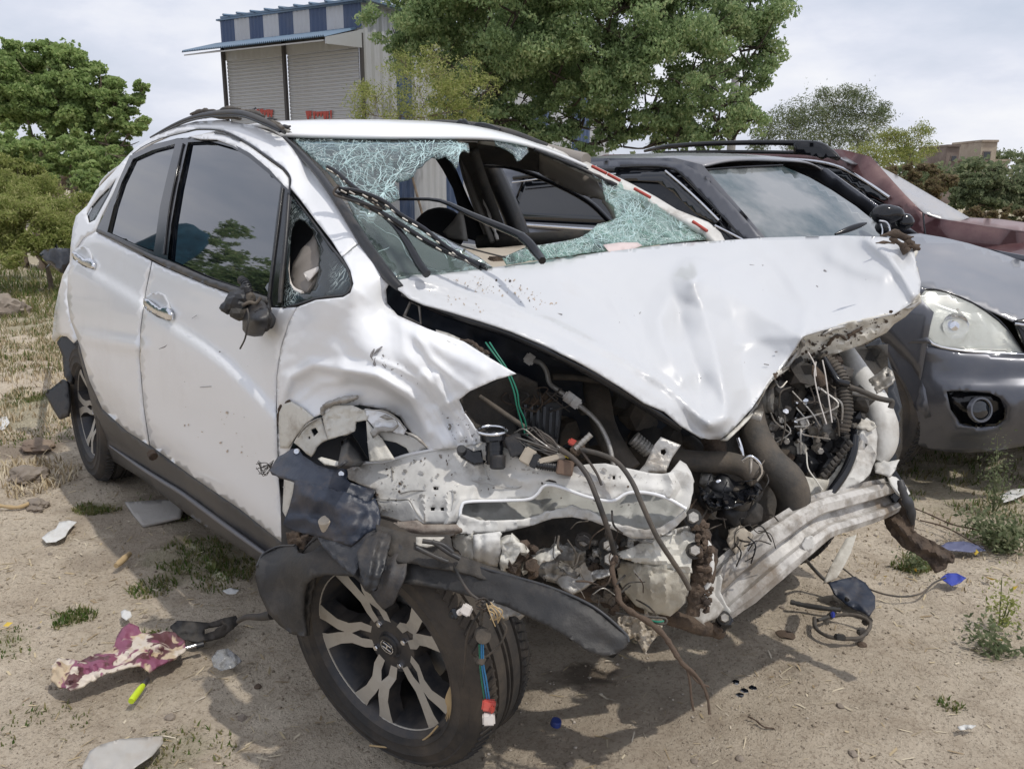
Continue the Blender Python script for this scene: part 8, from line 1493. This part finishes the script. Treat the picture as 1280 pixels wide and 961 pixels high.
o = patch('plastic_sheet', [(98, 975), (104, 955), (112, 938), (126, 930), (150, 923), (180, 921), (203, 919), (204, 928), (190, 944), (172, 956), (150, 975), (120, 990)], PLS, mat('grey_white_plastic', (.40, .385, .36), .45, dirt=DUST, dscale=9, damt=.6), None, step=5, thick=.002, bumps=[('noise', 22, .010, 3)]); tag(o, 'flat dusty off-white plastic sheet at the bottom left', 'sheet')
SLB = mat('grey_board', (.36, .34, .315), .85, dirt=(.22, .18, .14), dscale=6, damt=.5, bump=.3, bscale=40)
o = patch('broken_board', [(156, 627), (178, 626), (205, 624), (230, 625), (228, 637), (225, 645), (200, 651), (178, 656), (166, 642)], Surf([(156, 627, {'z': .02}), (230, 625, {'z': .04}), (178, 656, {'z': .012})]), SLB, None, step=5, thick=.012); tag(o, 'flat grey broken board beside the sill of the wreck', 'board')
WHT = mat('dirty_white_plastic', (.62, .62, .60), .5, dirt=DUST, dscale=14, damt=.4)
for pl, lab, nm in (([(52, 672), (60, 665), (70, 660), (74, 652), (86, 650), (96, 652), (86, 662), (82, 670), (70, 677), (58, 678)], 'crumpled white plastic bag scrap left of the board', 'plastic_scrap'), ([(151, 764), (156, 761), (163, 764), (165, 770), (158, 775), (152, 771)], 'small crumpled white paper above the cloth', 'paper_scrap'),
                    ([(278, 738), (288, 734), (299, 737), (294, 742), (284, 742)], 'small pale paper flake under the black trim', 'paper_scrap'), ([(0, 522), (8, 520), (12, 528), (6, 536), (0, 538)], 'white litter at the left edge in the grass', 'paper_scrap'), ([(1250, 620), (1262, 612), (1280, 610), (1283, 616), (1268, 624), (1254, 628)], 'white plastic scrap at the right edge beside the weeds', 'plastic_scrap'),
                    ([(1196, 908), (1206, 905), (1220, 906), (1214, 911), (1200, 912)], 'thin white chip on the soil at lower right', 'paper_scrap')):
    z_ = .012; o = patch(nm, pl, Surf([(pl[0][0], pl[0][1], {'z': z_}), (pl[2][0], pl[2][1], {'z': z_+.006}), (pl[-2][0], pl[-2][1], {'z': z_})]), WHT, None, step=3, thick=.001, bumps=[('noise', 7, .012, 3)]); tag(o, lab, 'litter')
o = tube('wood_stick', [P(145, 707, z=.014), P(153, 700, z=.016), P(162, 692, z=.016)], [.009, .012, .010], M['straw'], None, n=8, rough=.1); tag(o, 'short thick broken stick on the dirt', 'stick')
o = tube('dry_root', [P(0, 632, z=.015), P(22, 634, z=.015), P(40, 628, z=.02)], .008, M['straw'], None, rough=.3); tag(o, 'dry root at the left edge below the stone', 'stick')
BLU = mat('blue_cap_plastic', (.03, .05, .20), .4); q = P(695, 903, z=.01); o = lathe('bottle_cap', [(.0005, .008), (.012, .008), (.0135, .005), (.0135, -.006)], frame_m(q, z=(.2, .1, 1)), BLU, None, n=20); tag(o, 'dark blue bottle cap right of the front tyre', 'cap')
o = patch('blue_rag', [(1176, 722), (1184, 716), (1196, 716), (1208, 722), (1200, 728), (1190, 732), (1182, 727)], Surf([(1176, 722, {'z': .02}), (1208, 722, {'z': .02}), (1190, 732, {'z': .012})]), M['blueb'], None, step=3, thick=.002, bumps=[('noise', 6, .014, 2)]); tag(o, 'bright blue plastic tangle at the end of the wire', 'litter')
o = patch('blue_film', [(1172, 684), (1185, 677), (1205, 676), (1228, 682), (1232, 688), (1212, 690), (1190, 688)], Surf([(1172, 684, {'z': .015}), (1232, 685, {'z': .01}), (1190, 688, {'z': .012})]), mat('faded_blue_film', (.12, .13, .22), .5), None, step=3, thick=.001, bumps=[('noise', 7, .01, 5)]); tag(o, 'faded blue film on the dirt above the blue tangle', 'litter')
wr = tube('loose_cable', [P(1040, 700, z=.02), P(1060, 715, z=.015), P(1085, 735, z=.012), P(1120, 745, z=.012), P(1150, 742, z=.012), P(1168, 728, z=.02), P(1182, 722, z=.02)], .003, M['hose'], None); tag(wr, 'thin cable curving over the dirt to the blue tangle', 'cable')
o = tube('dry_vine', [P(1135, 632, z=.012), P(1160, 642, z=.02), P(1190, 655, z=.015), P(1222, 662, z=.012), P(1240, 668, z=.012)], .003, M['twig'], None, rough=.3); tag(o, 'dry twig lying between the wreck and the weeds', 'twig')
o = tube('dry_vine', [P(1150, 650, z=.012), P(1185, 660, z=.014), P(1230, 686, z=.012)], .0025, M['twig'], None, rough=.3); tag(o, 'second thin twig just below the longer dry twig', 'twig')
o = tube('dry_vine', [P(935, 895, z=.006), P(945, 900, z=.008), P(955, 908, z=.006), P(968, 910, z=.006)], .0022, M['twig'], None, rough=.3); tag(o, 'short dark twig on the open soil at lower centre', 'twig')
o = tube('rubber_seal_strip', [P(988, 752, z=.02), P(1005, 756, z=.016), P(1030, 760, z=.02), P(1050, 762, z=.016)], .008, M['felt'], None, rough=.2); tag(o, 'black rubber strip on the dirt left of the liner panel', 'strip')
lp_ = patch('liner_panel', [(1035, 728), (1050, 724), (1068, 720), (1082, 728), (1094, 745), (1094, 760), (1086, 770), (1074, 764), (1060, 756), (1046, 745)], Surf([(1035, 728, {'z': .05}), (1094, 745, {'z': .03}), (1086, 770, {'z': .012}), (1060, 756, {'z': .02})]), M['dusty'], None, step=4, thick=.006, bumps=[('noise', 12, .01, 2), ('ridge', [(1040, 732), (1088, 766)], 4, .01)]); tag(lp_, 'dusty dark plastic liner panel lying under the beam', 'panel')
hn = tube('wiring_harness', [P(1018, 772, z=.02), P(1020, 785, z=.015), P(1035, 795, z=.015), P(1060, 798, z=.015), P(1078, 795, z=.02), P(1088, 780, z=.025), P(1075, 770, z=.03), P(1055, 768, z=.025), P(1040, 770, z=.02), P(1022, 775, z=.02)], .006, M['hose'], None, rough=.2); tag(hn, 'loop of black wiring harness beside the liner panel', 'harness')
for c in ((1050, 796), (1078, 790), (1084, 776), (1040, 768)): cbox('connector', (c[0], c[1], pd(*c, z=.02)), (.03, .02, .016), M['felt'], hn, rot=random.uniform(-40, 40))
cbox('blue_connector', (1041, 768, pd(1041, 768, z=.03)), (.012, .012, .018), M['blueb'], hn)
ptube('loose_wire', [(998, 688, {'x': 1.5}), (1012, 705, {'z': .10}), (1028, 722, {'z': .05}), (1042, 732, {'z': .04}), (1060, 750, {'z': .03})], .006, M['wire'], hn)
for i, (px, py) in enumerate(((920, 845), (932, 856), (942, 852), (926, 862))):
    o = rock('glass_fragment', px, py, .012, M['tint'], 'dark glass fragments on the soil below the beam', 'glass', seed=20+i, sub=1, group='glass fragments on the soil', sc=(1, 1, .3))
rock('dark_clod', 982, 788, .022, M['twig'], 'small dark wet clod on the soil under the beam', 'clod', seed=30, sub=2, sc=(1.3, 1, .4)); rock('dark_clod', 1078, 803, .014, M['twig'], 'tiny dark clod below the harness loop', 'clod', seed=31, sub=2)
rock('dark_clod', 322, 850, .010, M['twig'], 'tiny dark clod left of the front wheel', 'clod', seed=33, sub=2)
YL = mat('yellow_leaf', (.62, .44, .06), .7)
lv = [(1065, 557), (1118, 595), (1220, 690), (1238, 722), (1268, 735), (50, 778), (10, 780), (1250, 800), (1145, 712), (1108, 720)]
for i, (px, py) in enumerate(lv):
    q = P(px, py, z=.008); V_, F_ = leafmesh(np.array([tuple(q)]), .035, .5, 0, rg); o = link('fallen_leaf', npmesh('fallen_leaf', V_, F_, 3), YL, None, smooth=False); tag(o, 'small yellow fallen leaf on the dirt', 'leaf', 'yellow leaves fallen on the dirt')
for i in range(26):
    px, py = random.uniform(0, 1280), random.uniform(640, 958)
    if 320 < px < 960 and py < 940: continue
    o = rock('pebble', px, py, random.uniform(.006, .013), STONE, 'small loose stone on the open dirt', 'stone', seed=40+i, sub=2, group='small loose stones on the dirt', sc=(1.2, 1, .6))
